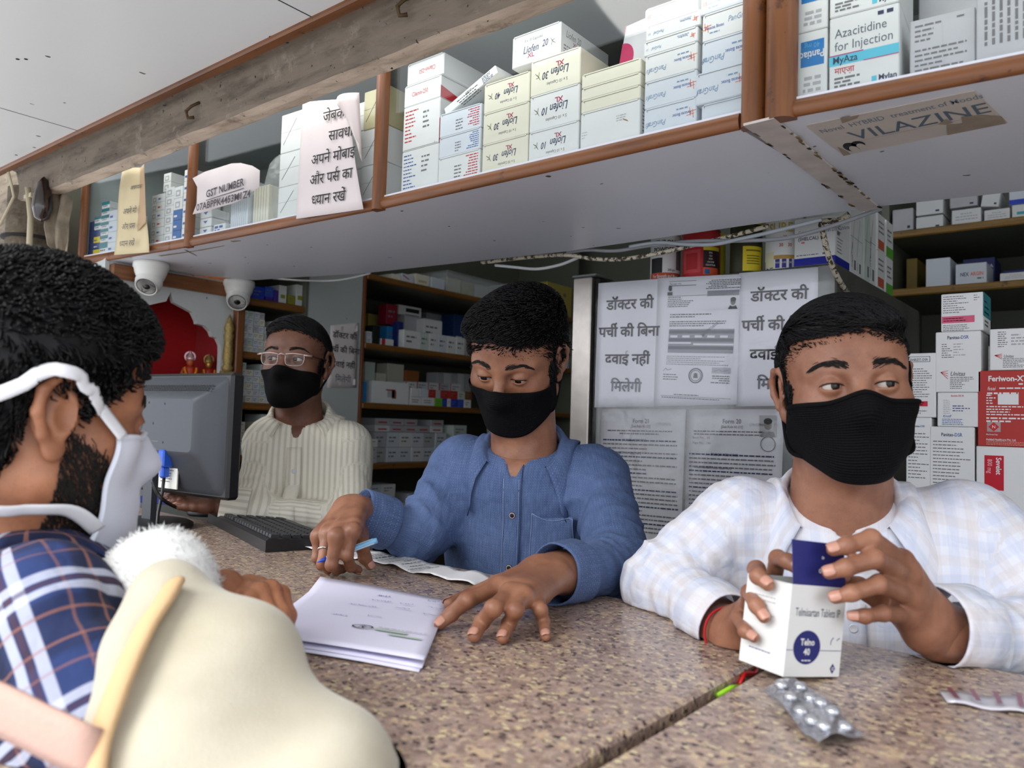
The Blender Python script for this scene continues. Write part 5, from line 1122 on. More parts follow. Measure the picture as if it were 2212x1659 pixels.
drape('hanging_rag', 'grimy grey cloth bundle hung between the drain pipe and the glass cupboard', [((112, 415, 2.2), (155, 425, 2.2)), ((105, 450, 2.18), (152, 450, 2.2)), ((100, 490, 2.17), (150, 480, 2.2)), ((105, 530, 2.18), (152, 520, 2.2)), ((118, 545, 2.2), (150, 545, 2.2))], mat('grimy_rag', srgb(150, 138, 120), .9, var=.35, vscale=30), 'rag', 3)
b = MB(); p = W(92, 440, 2.15); b.lathe([(.001, -.05), (.018, -.04), (.026, -.01), (.022, .03), (.012, .06), (.006, .07), (.001, .075)], mat('smoked_glass', srgb(40, 26, 22), .15, spec=.8), 16, MT(p)); tag(b.build('lamp_globe'), 'dark brown glass globe hanging beside the grimy cloth', 'lamp')
# -- notices on the cupboard front
def on_bay(bay, px, py, off=.022):
 o = bay.p - bay.n * off; v = ray(px, py); t = (o - CAM).dot(bay.n) / v.dot(bay.n); return CAM + v * t
note_p = mat('pinkish_paper', srgb(226, 216, 214), .7, spec=.2, var=.04, vscale=12)
def bay_sheet(bay, tl, tr, br, bl, off, m, wob, n=12):
 c = [on_bay(bay, *q, off) for q in (tl, tr, br, bl)]; P = []
 for i in range(n + 1):
  v = i / n; P.append([(c[0].lerp(c[1], j / n)).lerp(c[3].lerp(c[2], j / n), v) - bay.n * wob(j / n, v) for j in range(n + 1)])
 return c, P
wobL = lambda u, v: .006 * max(0, u - .6) / .4 * math.sin(v * 3) + .002 * math.sin(u * 5) * (1 - v)
c, P = bay_sheet(b2, (654, 222), (752, 212), (786, 452), (640, 473), .020, note_p, wobL)
t = MB(); t.sheet(P, .0004, note_p)
M = frame(c[3] - b2.n * .0040, c[2] - c[3], c[0] - c[3]); w = (c[2] - c[3]).length; h = (c[0] - c[3]).length
def bow(mb0, n0):
 """bends freshly added lettering with the paper"""
 for k in range(n0, len(mb0.v)):
  p = Vector(mb0.v[k]); d = p - c[3]; u = d.dot((c[2] - c[3]).normalized()) / w; v = 1 - d.dot((c[0] - c[3]).normalized()) / h
  mb0.v[k] = tuple(p - b2.n * (wobL(min(1, max(0, u)), min(1, max(0, v)))))
HL = [(.50, .775, ['जेबक']), (.62, .605, ['सावधा']), (.53, .43, ['अपने मोबाइ']), (.52, .262, ['और पस', ('reph', -.33), ' का']), (.50, .09, [('half', 'ध', .74), 'यान रखें'])]
for x, y, ln in HL:
 k = len(t.v); deva(t, M @ MT((w * x, h * y, 0)), ln, h * .125, ink, 'C', .006); bow(t, k)
R0 = [on_bay(b2, q[0], q[1], .021) for q in ((752, 212), (765, 205), (778, 200))]; P = []
top = on_bay(b2, 728, 228, .024); 
for i in range(9):
 v = i / 8; row = []
 L0 = on_bay(b2, 728 + 50 * v, 226 + 90 * v - 8 * math.sin(math.pi * v), .030); R1 = on_bay(b2, 776 + 6 * v, 200 + 150 * v, .021)
 for j in range(9):
  s = j / 8; row.append(L0.lerp(R1, s) - b2.n * (.022 * math.sin(math.pi * s) * (1 - v * .8)))
 P.append(row)
t.sheet(P, .0004, note_p)
tag(t.build('hindi_notice'), 'long Hindi warning notice with a curled corner taped on the overhead glass', 'notice')
poly = [(416, 385), (442, 371), (500, 353), (520, 352), (545, 358), (561, 368), (560, 404), (544, 414), (530, 428), (500, 440), (468, 449), (440, 458), (416, 463), (425, 440), (426, 404)]
pts = [on_bay(b2, *q, .021 + .004 * math.sin(i)) for i, q in enumerate(poly)]; cen = sum(pts, Vector()) / len(pts) - b2.n * .004
t = MB(); n = len(pts); v = pts + [cen] + [p + b2.n * .0006 for p in pts] + [cen + b2.n * .0006]
t.add(v, [(i, n, (i + 1) % n) for i in range(n)] + [(n + 1 + (i + 1) % n, 2 * n + 1, n + 1 + i) for i in range(n)] + [((i + 1) % n, n + 1 + (i + 1) % n, n + 1 + i, i) for i in range(n)], note_p, True)
xa, xb = on_bay(b2, 445, 427, .0285), on_bay(b2, 527, 400, .0285); M = frame(xa, xb - xa, Z); s = (xb - xa).length
g_ink = mat('print_grey', srgb(70, 70, 76), .7)
wd_ = text_mesh('GST NUMBER', 0, .02, 2)[2]; t.text(M, 'GST NUMBER', .025, g_ink, 'L', 0, .02, s / wd_ / .025); t.rect(M, 0, -.008, s, -.006, g_ink)
xa, xb = on_bay(b2, 424, 456, .0285), on_bay(b2, 541, 425, .0285); M = frame(xa, xb - xa, Z); s = (xb - xa).length; wd_ = text_mesh('07ABPPK4453M1Z4', 0, .02, 2)[2]; t.text(M, '07ABPPK4453M1Z4', .024, g_ink, 'L', 0, .02, s / wd_ / .024)
tag(t.build('torn_notice'), 'torn pinkish notice with a printed tax number taped over the first wooden post', 'notice')
yel_p = mat('yellowed_paper', srgb(216, 200, 160), .75, var=.08, vscale=14)
c, P = bay_sheet(b1, (264, 372), (304, 362), (322, 545), (246, 551), .020, yel_p, lambda u, v: .012 * math.sin(math.pi * u) * (1 - v) + .003 * math.sin(v * 6))
t = MB(); t.sheet(P, .0005, yel_p)
c2, P = bay_sheet(b1, (304, 362), (321, 357), (316, 480), (297, 500), .024, yel_p, lambda u, v: .012 * u * (1 - v)); t.sheet(P, .0005, mat('yellowed_back', srgb(196, 166, 132), .75, var=.08))
M = frame(c[3] - b1.n * .0135, c[2] - c[3], c[0] - c[3]); w = (c[2] - c[3]).length; h = (c[0] - c[3]).length
for x, y, ln, s in ((.62, .74, ['आव', ('half', 'श', .7), 'यक'], .07), (.5, .46, ['अपने मो'], .095), (.5, .28, ['और पस'], .095), (.5, .08, [('half', 'ध', .74), 'यान रखें'], .095)): deva(t, M @ MT((w * x, h * y, 0)), ln, h * s, mat('print_grey', (0, 0, 0)), 'C', .006)
tag(t.build('old_notice'), 'yellowed creased Hindi notice taped on the left bay of the cupboard', 'notice')
q = [PX(px, py, XW + .002) for px, py in ((714, 703), (775, 697), (769, 837), (706, 838))]
t = MB(); t.sheet([[(q[0].lerp(q[1], j / 6)).lerp(q[3].lerp(q[2], j / 6), i / 6) + Vector((.0012 * abs(math.sin(i * 1.3 + j)), 0, 0)) for j in range(7)] for i in range(7)], .0004, note_p)
M = frame(q[3] + Vector((.0028, 0, 0)), (0, 1, 0), (0, 0, 1)); w = q[2].y - q[3].y; h = q[0].z - q[3].z
for k, ln in enumerate(HB): deva(t, M @ MT((w * .52, h * (.82 - .235 * k), 0)), ln, h * .135, ink if k < 3 else mat('faded_ink', (0, 0, 0)), 'C', .012)
tag(t.build('hindi_notice'), 'Hindi notice pasted on the stained pilaster beside the spectacled man', 'notice')
ad_p = mat('aged_advert', srgb(206, 196, 186), .7, var=.06, vscale=18); ad_t = mat('torn_backing', srgb(158, 142, 124), .85, var=.15, vscale=40)
q = [PZ(*p, ZU - .0003) for p in ((1740, 270), (2105, 195), (2178, 264), (1822, 335))]
t = MB(); t.add(q + [p - Z * .0007 for p in q], [(0, 1, 2, 3), (7, 6, 5, 4), (0, 4, 5, 1), (1, 5, 6, 2), (2, 6, 7, 3), (3, 7, 4, 0)], ad_p)
M = frame(q[3] - Z * .0009, q[2] - q[3], q[0] - q[3]); w = (q[2] - q[3]).length; h = (q[0] - q[3]).dot(M.col[1].to_3d())
sl = mat('slate_print', srgb(120, 136, 150), .7)
t.text(M @ MT((w * .04, h * .72, 0)), 'Novel  HYBRID  treatment of Moods', h * .15, sl, 'L', 0, .006, .58); t.text(M @ MT((w * .16, h * .36, 0)), 'VILAZINE', h * .36, mat('slate_dark', srgb(90, 108, 122), .7), 'L', 0, .004, .76); t.rect(M, w * .16, h * .32, w * .84, h * .325, sl)
t.disc(M, w * .10, h * .2, w * .045, h * .14, ink, .0001); t.disc(M, w * .105, h * .13, w * .028, h * .10, ad_p, .0003); t.disc(M, w * .155, h * .24, w * .04, h * .10, ink, .0001); t.disc(M, w * .16, h * .17, w * .026, h * .09, ad_p, .0003)
r = random.Random(4)
for poly in (((.2, .86), (.3, .9), (.33, .97), (.27, .98), (.28, 1), (.22, 1)), ((.66, .0), (.7, .28), (.78, .22), (.8, .4), (.9, .34), (.99, .2), (.99, 0)), ((.0, .0), (.03, .3), (.05, .1), (.05, 0)), ((.7, .28), (.66, .33), (.72, .42), (.74, .3))):
 t.add([(x * w, y * h, .0004) for x, y in poly], [tuple(range(len(poly)))], ad_t, M=M)
tag(t.build('advertisement'), 'torn faded advertisement pasted on the underside right of the joint strip', 'sticker')
# -- surveillance cameras
def dome_cam(px, py, label, look, s=1.0):
 p = PZ(px, py, ZU); t = empty('surveillance_camera', (p.x, p.y, ZU), label, 'camera')
 b = MB(); b.lathe([(.001, -.0002), (.046 * s, -.0002), (.047 * s, -.006), (.047 * s, -.016), (.044 * s, -.02), (.042 * s, -.03), (.034 * s, -.05), (.022 * s, -.058), (.001, -.06)], white_pl, 28); b.build('housing', t)
 d = Vector(look).normalized(); c = Vector((0, 0, -.048 * s)) + d * .012; Mx = d.to_track_quat('Z', 'Y').to_matrix().to_4x4(); Mx.translation = c
 b = MB(); b.lathe([(.001, -.036 * s)] + [(.036 * s * math.sin(a), -.036 * s * math.cos(a)) for a in np.linspace(.3, 2.2, 10)] + [(.030 * s, .024 * s), (.027 * s, .021 * s)], white_pl, 24, Mx); e = b.build('eyeball', t)
 b = MB(); b.lathe([(.0272 * s, .021 * s), (.026 * s, .0215 * s), (.018 * s, .019 * s), (.012 * s, .018 * s)], mat('lens_ring', srgb(70, 60, 56), .35), 24, Mx); b.lathe([(.012 * s, .018 * s), (.010 * s, .021 * s), (.006 * s, .0225 * s), (.0005, .023 * s)], mat('lens_glass', srgb(14, 14, 16), .06, spec=.8), 20, Mx); b.build('lens', e); return t
dome_cam(327, 567, 'white dome surveillance camera nearest the yellowed notice', (.45, -.55, -.75)); dome_cam(517, 607, 'white dome surveillance camera above the shrine post, right one of the pair', (.55, -.45, -.65))
# -- cables
def cable(name, label, pts, r_, m, cat='cable', y=1.575, n=7):
 P = [PY(px, py, y + (q[0] if q else 0)) for px, py, *q in pts]; S = []
 for i in range(len(P) - 1):
  p0, p1, p2, p3 = P[max(i - 1, 0)], P[i], P[i + 1], P[min(i + 2, len(P) - 1)]
  for k in range(6):
   s = k / 6; S.append(.5 * ((2 * p1) + (p2 - p0) * s + (2 * p0 - 5 * p1 + 4 * p2 - p3) * s * s + (3 * p1 - p0 - 3 * p2 + p3) * s ** 3))
 S.append(P[-1]); b = MB(); b.tube(S, r_, m, n); tag(b.build(name), label, cat)
grey_c = mat('grey_cable', srgb(150, 152, 156), .55); peel_c = mat('peeling_cable', srgb(214, 204, 184), .7, var=.0)
def peeling():
 g = NG('flaking_paint', .8); tc_ = g.n('TexCoord').outputs['Object']; n1 = g.noise(tc_, 90., 5, .7); return g.out(g.mix(g.step(n1, .50, .54), srgb(212, 202, 180), srgb(70, 58, 42)), n1, .5)
flake = peeling()
cable('hanging_cable', 'grey cable sagging under the back edge of the cupboard, lower one at the right', [(1905, 450), (1800, 487), (1700, 514), (1600, 520), (1500, 521), (1400, 531), (1330, 542), (1270, 540), (1225, 545)], .0042, grey_c)
cable('hanging_cable', 'pale grey cable crossing above the tins on the fridge', [(1775, 474), (1680, 498), (1600, 516), (1540, 528), (1480, 528), (1420, 524), (1360, 533)], .0042, mat('pale_cable', srgb(176, 182, 188), .5), y=1.568)
cable('hanging_cable', 'cream cable with flaking paint sagging over the fridge top', [(1660, 488), (1580, 510), (1500, 529), (1420, 548), (1340, 560), (1280, 559), (1220, 551), (1130, 557), (1040, 568)], .0048, flake, y=1.585)
cable('hanging_cable', 'white cable loop sagging behind the cupboard edge over the blue-shirted man', [(1250, 556), (1210, 572), (1160, 581), (1110, 577), (1070, 573)], .004, mat('white_cable', srgb(205, 206, 206), .5), y=1.60)
cable('hanging_cable', 'thin pale cable along the cupboard edge over the pilaster', [(800, 590), (760, 600), (720, 606), (660, 606), (590, 602)], .003, mat('white_cable', (0, 0, 0)), y=1.50)
cable('hanging_cable', 'thick flaking dark cord dropping past the corner of the fridge', [(1835, 462, .02), (1812, 476, .02), (1776, 480, .02), (1778, 505, .04), (1792, 560, .08), (1818, 615, .16), (1850, 655, .28), (1895, 690, .45)], .0062, mat('flaking_paint', (0, 0, 0)), 'cord', y=1.60)
cable('camera_wire', 'thin black wire linking the two surveillance cameras', [(368, 585), (400, 606), (440, 625), (480, 632), (500, 634)], .0022, black_pl, y=1.36)
# -- computer monitor seen from behind
A = W(520, 1000, 1.655); Bm = W(292, 1000, 1.875); A.z = Bm.z = 0
wx = (A - Bm).normalized(); mw = (A - Bm).length; nb = Vector((wx.y, -wx.x, 0))      # nb: towards the street
t = empty('computer_monitor', ((A + Bm) / 2 + nb * .03 + Z * CT), 'black desktop monitor seen from its grey back on the granite', 'monitor')
Mm = Matrix(((wx.x, -nb.x, 0, 0), (wx.y, -nb.y, 0, 0), (0, 0, 1, 0), (0, 0, 0, 1)))   # local x right, y away from street
hw = mw / 2; zb, zt = .073, .339
def MBm(): return MB()
Tl = Mm
b = MB(); b.box((-hw, .0, zb), (hw, .032, zt), black_pl, Tl, c=.006); b.build('bezel', t)
b = MB(); b.box((-hw + .012, .0322, zb + .014), (hw - .012, .034, zt - .014), mat('screen_glass', srgb(14, 15, 18), .12), Tl); b.build('screen', t)
b = MB()
prof = []
for (x, y, z0, z1) in ((hw - .012, 0, zb + .008, zt - .008), (hw - .022, -.012, zb + .02, zt - .02), (hw - .05, -.034, zb + .082, zt - .045), (hw - .058, -.042, zb + .09, zt - .052), (hw - .066, -.045, zb + .097, zt - .058)):
 P = []; r_ = .012
 for cx, cz, a0 in ((x - r_, z1 - r_, 0), (-x + r_, z1 - r_, 90), (-x + r_, z0 + r_, 180), (x - r_, z0 + r_, 270)):
  for k in range(5): a = R(a0 + k * 22.5); P.append((cx + r_ * math.cos(a), y, cz + r_ * math.sin(a)))
 prof.append(P)
b.grid(prof, grey_pl, True, Tl, closed=True); b.add(prof[-1], [tuple(range(20))], grey_pl, M=Tl)
vent = mat('vent_black', srgb(24, 25, 28), .7)
Mv = Tl @ frame((0, -.0245, zt - .033), (1, 0, 0), (0, .022, .025), .0012)
for i in range(3):
 for k in range(34): b.rect(Mv, -.165 + k * .0098, -.0085 + i * .0062, -.165 + k * .0098 + .0066, -.0085 + i * .0062 + .0034, vent)
Mb = Tl @ frame((0, -.0452, 0), (1, 0, 0), (0, 0, 1), .0003)
for x, z in ((-.03, .27), (.03, .268), (.03, .185), (-.01, .225)): b.rect(Mb, x, z, x + .002, z + .005, vent)
b.rect(Mb, -.01, .189, .012, .1896, mat('scuff', srgb(140, 144, 150), .6))
b.build('back_cover', t)
Ml = Tl @ frame((.0, -.0225, 0), (1, 0, 0), (0, 0, 1), .0008)
b = MB(); b.box((-.008, -.026, .088), (.060, -.0232, .158), white_pl, Tl)
Mq = Tl @ frame((0, -.0262, 0), (1, 0, 0), (0, 0, 1), .0003); b.dashes(Mq @ MT((.0, .152, 0)), .05, 9, .006, .002, ink_grey, 4, .6); [b.rect(Mq, .002 + k * .002, .135, .0028 + k * .002, .143, ink) for k in range(7)]; b.build('rating_label', t, None)
b = MB(); bl = mat('plug_blue', srgb(40, 90, 200), .4); b.box((.022, -.05, .135), (.044, -.024, .172), bl, Tl, c=.003); b.box((.026, -.048, .112), (.040, -.030, .135), bl, Tl, c=.003); b.tube([(.033, -.039, .112), (.034, -.042, .08), (.044, -.055, .04), (.065, -.07, .012), (.085, -.06, .006), (.11, -.03, .005)], .0035, black_pl, 8, Tl); b.build('video_plug', t)
b = MB(); b.box((-.062, -.03, .12), (-.018, -.012, .168), grey_pl, Tl, c=.002); b.prism([(-.056, -.032), (-.022, -.032), (-.022, -.018), (-.056, -.018)], .006, .13, grey_pl, Tl)
for x in (-.052, -.03): b.lathe([(.004, 0), (.004, .002), (.001, .0022)], steel_m, 10, Tl @ MT((x, -.030, .15)) @ Matrix.Rotation(R(90), 4, 'X'))
b.build('stand_neck', t)
b = MB(); b.lathe([(.001, 0), (.098, 0), (.104, .003), (.104, .009), (.095, .013), (.02, .017), (.001, .017)], black_pl, 44, Tl @ MT((-.04, -.02, .0005)) @ Matrix.Diagonal((1.0, .78, 1, 1))); b.build('stand_base', t)
b = MB(); S_ = [W(333, 1055, 1.62), W(345, 1075, 1.64), W(368, 1088, 1.66)]; 
def spline(P, k=8):
 out = []
 for i in range(len(P) - 1):
  p0, p1, p2, p3 = P[max(i - 1, 0)], P[i], P[i + 1], P[min(i + 2, len(P) - 1)]
  for q in range(k): s = q / k; out.append(.5 * ((2 * p1) + (p2 - p0) * s + (2 * p0 - 5 * p1 + 4 * p2 - p3) * s * s + (3 * p1 - p0 - 3 * p2 + p3) * s ** 3))
 return out + [P[-1]]
b.tube(spline([W(330, 1040, 1.66), W(340, 1065, 1.66), W(360, 1085, 1.68), PZ(400, 1100, CT + .03), PZ(460, 1094, CT + .03), PZ(530, 1096, CT + .025), PZ(560, 1105, CT + .022)]), .0042, black_pl, 8)
tag(b.build('power_lead'), 'thick black lead curving across the counter behind the monitor stand', 'cable')
p = PZ(355, 1092, CT); o = carton('notebook', 'dark blue notebook lying behind the monitor stand', .17, .11, .018, (p.x - .1, p.y - .02, CT + .0003), R(20), cc(24, 40, 120), None, None, cat='book')
p = PZ(427, 1118, CT); b = MB(); b.lathe([(.001, 0), (.052, 0), (.055, .006), (.05, .02), (.035, .03), (.001, .033)], black_pl, 28); o = b.build('scanner_cradle'); o.location = (p.x - .03, p.y + .05, CT + .0003); tag(o, 'black rounded device behind the monitor stand', 'device')
# -- keyboard
K0 = Vector((-1.262, .858, CT)); kd = Vector((-.952, .305, 0)); kp = Vector((.305, .952, 0))
t = empty('keyboard', K0, 'black computer keyboard lying along the counter beside the monitor', 'keyboard'); Mk = Matrix(((kd.x, kp.x, 0, 0), (kd.y, kp.y, 0, 0), (0, 0, 1, 0), (0, 0, 0, 1)))
b = MB(); prof = [(0, .0005), (.0, .021), (.006, .025), (.135, .016), (.146, .008), (.146, .0005)]
V_ = [(x, y, z) for x in (0, .465) for y, z in prof]; b.add(V_, [tuple(range(6)), tuple(range(11, 5, -1))] + [(i, 6 + i, 6 + (i + 1) % 6, (i + 1) % 6) for i in range(6)], black_pl, M=Mk); b.build('case', t)
key_m = mat('key_cap', srgb(44, 45, 48), .45); sym = mat('key_legend', srgb(200, 200, 200), .6)
rows = [(.012, 22, 1), (.034, 22, 0), (.054, 22, 0), (.074, 22, 0), (.094, 22, 0), (.114, 22, 0)]
for ri, (y, n, fk) in enumerate(rows):
 x = .012
 while x < .448:
  w = .0185; 
  if ri == 5 and .16 < x < .27: w = .112
  if (.272 < x + w / 2 < .292) or (.348 < x + w / 2 < .364 and ri): x += .012; continue
  z0 = .0245 - (y - .006) * .0698
  kb = MB(); a = .0015; hgt = .007; zs_ = [z0 - .001, z0 + hgt]
  q = [(x, y), (x + w - .002, y), (x + w - .002, y + .0172), (x, y + .0172)]; q2 = [(x + a, y + a), (x + w - .002 - a, y + a), (x + w - .002 - a, y + .0172 - a * 1.5), (x + a, y + .0172 - a * 1.5)]
  kb.add([(px_, py_, zs_[0] - (py_ - y) * .0698) for px_, py_ in q] + [(px_, py_, zs_[1] - (py_ - y) * .0698) for px_, py_ in q2], [(3, 2, 1, 0), (4, 5, 6, 7), (0, 1, 5, 4), (1, 2, 6, 5), (2, 3, 7, 6), (3, 0, 4, 7)], key_m, M=Mk)
  kb.rect(Mk @ frame((x + .004, y + .012, zs_[1] - .0007), (1, 0, 0), (0, -1, -.0698 * -1)), 0, 0, .003, .003, sym, .0006)
  kb.build('key', t); x += w + .0006
# -- papers on the counter
def flat_sheet(TL, TR, BR, BL, z, wob, m, n=14, th=.0003):
 c = [Vector((p[0], p[1], z)) for p in (TL, TR, BR, BL)]; return [[(c[0].lerp(c[1], j / n)).lerp(c[3].lerp(c[2], j / n), i / n) + Z * wob(j / n, i / n) for j in range(n + 1)] for i in range(n + 1)]
lav = mat('lavender_paper', srgb(222, 220, 240), .7, spec=.2)
TL, TR, BR = Vector((-.956, .746)), Vector((-.752, .809)), Vector((-.57, .578)); BL = TL + (BR - TR)
for k, (dz, off, lab) in enumerate(((0, Vector((.006, -.012)), 'lowest lavender sheet sticking out under the handwritten prescription'), (.0012, Vector((.002, -.004)), 'middle lavender sheet under the handwritten prescription'))):
 b = MB(); b.sheet(flat_sheet(TL + off, TR + off, BR + off, BL + off, CT + .0008 + dz, lambda u, v: .002 * math.sin(3 * u) * v, lav), .0003, lav); tag(b.build('paper_sheet'), lab, 'paper')
wob = lambda u, v: .002 + .009 * max(0, .22 - v) / .22 * (1 - u) + .006 * v * v * (.4 + .6 * u) + .002 * math.sin(2.5 * u + 1)
b = MB(); b.sheet(flat_sheet(TL, TR, BR, BL, CT + .002, wob, lav), .0003, lav)
Mx = frame((BL.x, BL.y, CT), ((TR - TL).x, (TR - TL).y, 0), ((TL - BL).x, (TL - BL).y, 0)); w = (TR - TL).length; h = (TL - BL).length
k0 = len(b.v); r = random.Random(12)
def scribble(x, y, ln, s, m, th=.0008):
 pts = []; q = x
 while q < x + ln: pts.append((q * w, (y + r.uniform(-.5, .9) * s) * h)); q += s * .45
 b.line(Mx, pts, th, m)
bi = mat('ballpoint_ink', srgb(110, 112, 170), .6)
for (x, y, ln) in ((.3, .93, .1), (.08, .80, .1), (.42, .82, .16), (.56, .78, .34), (.1, .72, .14), (.3, .72, .1), (.5, .72, .2), (.75, .70, .18), (.34, .64, .1), (.04, .60, .2), (.55, .60, .16), (.82, .55, .14), (.3, .45, .1), (.1, .40, .12), (.6, .86, .1)): scribble(x, y, ln, .016, bi)
b.ring(Mx, w * .42, h * .28, w * .065, w * .010, ink, ry=h * .028); b.text(Mx @ MT((w * .42, h * .265, 0)), 'R', h * .045, ink, 'C', .2, .01); pg = mat('faint_green_print', srgb(180, 196, 180), .7)
b.rect(Mx, w * .5, h * .26, w * .7, h * .285, pg); b.rect(Mx, w * .62, h * .22, w * .82, h * .24, pg); b.dashes(Mx @ MT((w * .5, h * .31, 0)), w * .3, 1, .01, h * .008, ink_pale, 3, 1)
for k in range(k0, len(b.v)):
 p = Mx.inverted() @ Vector(b.v[k]); b.v[k] = (b.v[k][0], b.v[k][1], CT + .0036 + wob(min(1, max(0, p.x / w)), min(1, max(0, 1 - p.y / h))))
tag(b.build('prescription'), 'handwritten prescription sheet with a circled mark on the granite', 'paper')
A0, A1 = Vector((-1.26, .965, 0)), Vector((-.795, .935, 0)); P = []; n = 44; r = random.Random(6)
dirx = (A1 - A0).normalized(); nrm = Vector((-dirx.y, dirx.x, 0)); ws = [r.uniform(-1, 1) for _ in range(n + 1)]
rw = lambda s, q: .004 + .0022 * math.sin(s * 34 + q * 3) + .003 * math.sin(s * 9) ** 2 + .001 * ws[int(s * n)]
for i in range(n + 1):
 s = i / n; hwid = .036 * (1 - .25 * max(0, s - .9) / .1); P.append([A0.lerp(A1, s) + nrm * (hwid * (2 * q / 6 - 1) + .01 * math.sin(s * 3)) + Z * (CT + rw(s, q / 6)) for q in range(7)])
b = MB(); b.sheet(P, .0003, mat('till_paper', srgb(232, 232, 232), .6)); k0 = len(b.v)
Mr = frame(A0 + Z * CT, -dirx, -nrm); 
for k in range(26):
 x0 = .02 + .30 * k / 26; b.dashes(frame(A0 + dirx * (x0 + .02) + nrm * .03 + Z * CT, -nrm, dirx), .058 * (1 if k % 5 else .5), 1, .01, .0026, ink_grey if k % 6 else ink, k, .75)
for k in range(k0, len(b.v)):
 p = Vector(b.v[k]); s = min(1, max(0, (p - A0).dot(dirx) / (A1 - A0).length)); b.v[k] = (p.x, p.y, CT + rw(s, .5) + .0016)
tag(b.build('receipt'), 'crinkled white till receipt strip under the hand with the pen', 'receipt')
p0, p1 = PZ(684, 1215, CT + .028), PZ(815, 1167, CT + .062); d = (p1 - p0); L_ = d.length; Q = d.to_track_quat('Z', 'Y').to_matrix().to_4x4(); Q.translation = p0
t = empty('pen', p0, 'light blue ballpoint pen held between the fingers of the blue-shirted man', 'pen'); Q0 = Q.copy(); Q0.translation = (0, 0, 0)
pb = mat('pen_blue', srgb(120, 180, 220), .25); b = MB(); b.lathe([(.0042, .016), (.0048, .03), (.0048, L_ - .004), (.0040, L_)], pb, 14, Q0); b.build('barrel', t)
for k in range(3):
 a = 2.1 * k; b = MB(); b.box((-.0007, .0046, .03), (.0007, .0051, L_ - .006), mat('pen_stripe', srgb(226, 236, 244), .4), Q0 @ Matrix.Rotation(a, 4, 'Z')); b.build('stripe', t)
b = MB(); b.lathe([(.0004, 0), (.0012, .003), (.0022, .006), (.0042, .016)], mat('pen_tip_blue', srgb(20, 70, 190), .3), 12, Q0); b.build('tip', t)
# -- held medicine carton with an opened flap
cL, cR = PZ(1692, 1462, CT + .0105), PZ(1812, 1462, CT + .0008); wv = (cR - cL); bw = wv.length; wv.normalize(); uv = (Z - wv * wv.z).normalized(); dv = uv.cross(wv) * -1
dv = -dv if dv.dot(fwd) < 0 else dv
bh, bd = .090, .060
Mt = Matrix(((wv.x, dv.x, uv.x, cL.x), (wv.y, dv.y, uv.y, cL.y), (wv.z, dv.z, uv.z, cL.z), (0, 0, 0, 1)))
navy_c = mat('navy_print', srgb(36, 40, 110), .45)
t = empty('opened_carton', cL, 'small white carton with a navy roundel and raised navy flap held in two hands', 'carton'); t.matrix_world = Mt
TELNO = Mt
b = MB(); th = .0006
for lo, hi in (((0, 0, 0), (bw, th, bh)), ((0, bd - th, 0), (bw, bd, bh)), ((0, th, 0), (th, bd - th, bh)), ((bw - th, th, 0), (bw, bd - th, bh)), ((th, th, 0), (bw - th, bd - th, th))): b.box(lo, hi, card_white)
Fm = frame((0, 0, 0), (1, 0, 0), (0, 0, 1), .0003); T = lambda x, y, z=0: Fm @ MT((x * bw, y * bh, z))
b.text(T(.10, .66), 'Telmisartan Tablets IP', bh * .13, mat('slate_ink', (0, 0, 0)), 'L', 0, .004, .62); b.disc(Fm, bw * .36, bh * .32, bw * .24, bh * .185, navy_c); b.text(T(.36, .345, .0003), 'Telno', bh * .1, card_white, 'C', 0, .03, .95); b.text(T(.36, .24, .0003), '40', bh * .1, card_white, 'C', 0, .03, 1); b.dashes(T(.28, .185, .0003), bw * .16, 1, .01, bh * .014, card_white, 3, 1)
b.rect(Fm, 0, bh * .286, bw * .12, bh * .292, navy_c); b.rect(Fm, bw * .60, bh * .286, bw, bh * .292, navy_c); c = Vector((bw * .86, bh * .09)); q = bw * .05; b.add([(c.x - q, c.y, 0), (c.x, c.y - q * 1.3, 0), (c.x + q, c.y, 0), (c.x, c.y + q * 1.3, 0)], [(0, 1, 2, 3)], navy_c, M=Fm); b.ring(Fm, c.x, c.y, q * .45, q * .2, card_white, .0002, 12)
b.ring(Fm, bw * .86, bh * .37, bw * .08, bw * .012, mat('lilac_ink', (0, 0, 0)), 0, 10, None, 1.9, 3.4); b.ring(Fm, bw * .95, bh * .37, bw * .07, bw * .012, mat('lilac_ink', (0, 0, 0)), 0, 10, None, 1.6, 2.6)
Fs = frame((0, bd, 0), (0, -1, 0), (0, 0, 1), .0003); b.dashes(Fs @ MT((bd * .2, bh * .8, 0)), bd * .6, 5, bh * .05, bh * .012, ink_pale, 5, .5); b.dashes(Fs @ MT((bd * .2, bh * .2, 0)), bd * .5, 1, .01, bh * .012, mat('lilac_ink', (0, 0, 0)), 6, .8)
b.build('body', t)
b = MB(); fu = Vector((.04, .16, 1)).normalized(); Ff = frame((bw * .02, .0002, bh), (1, 0, 0), fu, .0003); b.box((0, 0, -.0007), (bw * .96, .044, 0), navy_c, frame((bw * .02, .0002, bh), (1, 0, 0), fu)); b.text(Ff @ MT((bw * .58, .017, 0)) @ Matrix.Rotation(math.pi, 4, 'Z'), 'Telno', bh * .1, card_white, 'C', 0, .02, .9); b.text(Ff @ MT((bw * .55, .030, 0)) @ Matrix.Rotation(math.pi, 4, 'Z'), '40', bh * .05, card_white, 'C', 0, .02, .9); b.build('tuck_flap', t)
b = MB(); b.box((0, 0, -.0006), (bd * .8, .03, 0), card_white, frame((0, bd * .9, bh), (0, -1, 0), (.35, 0, -1))); b.build('side_flap', t)
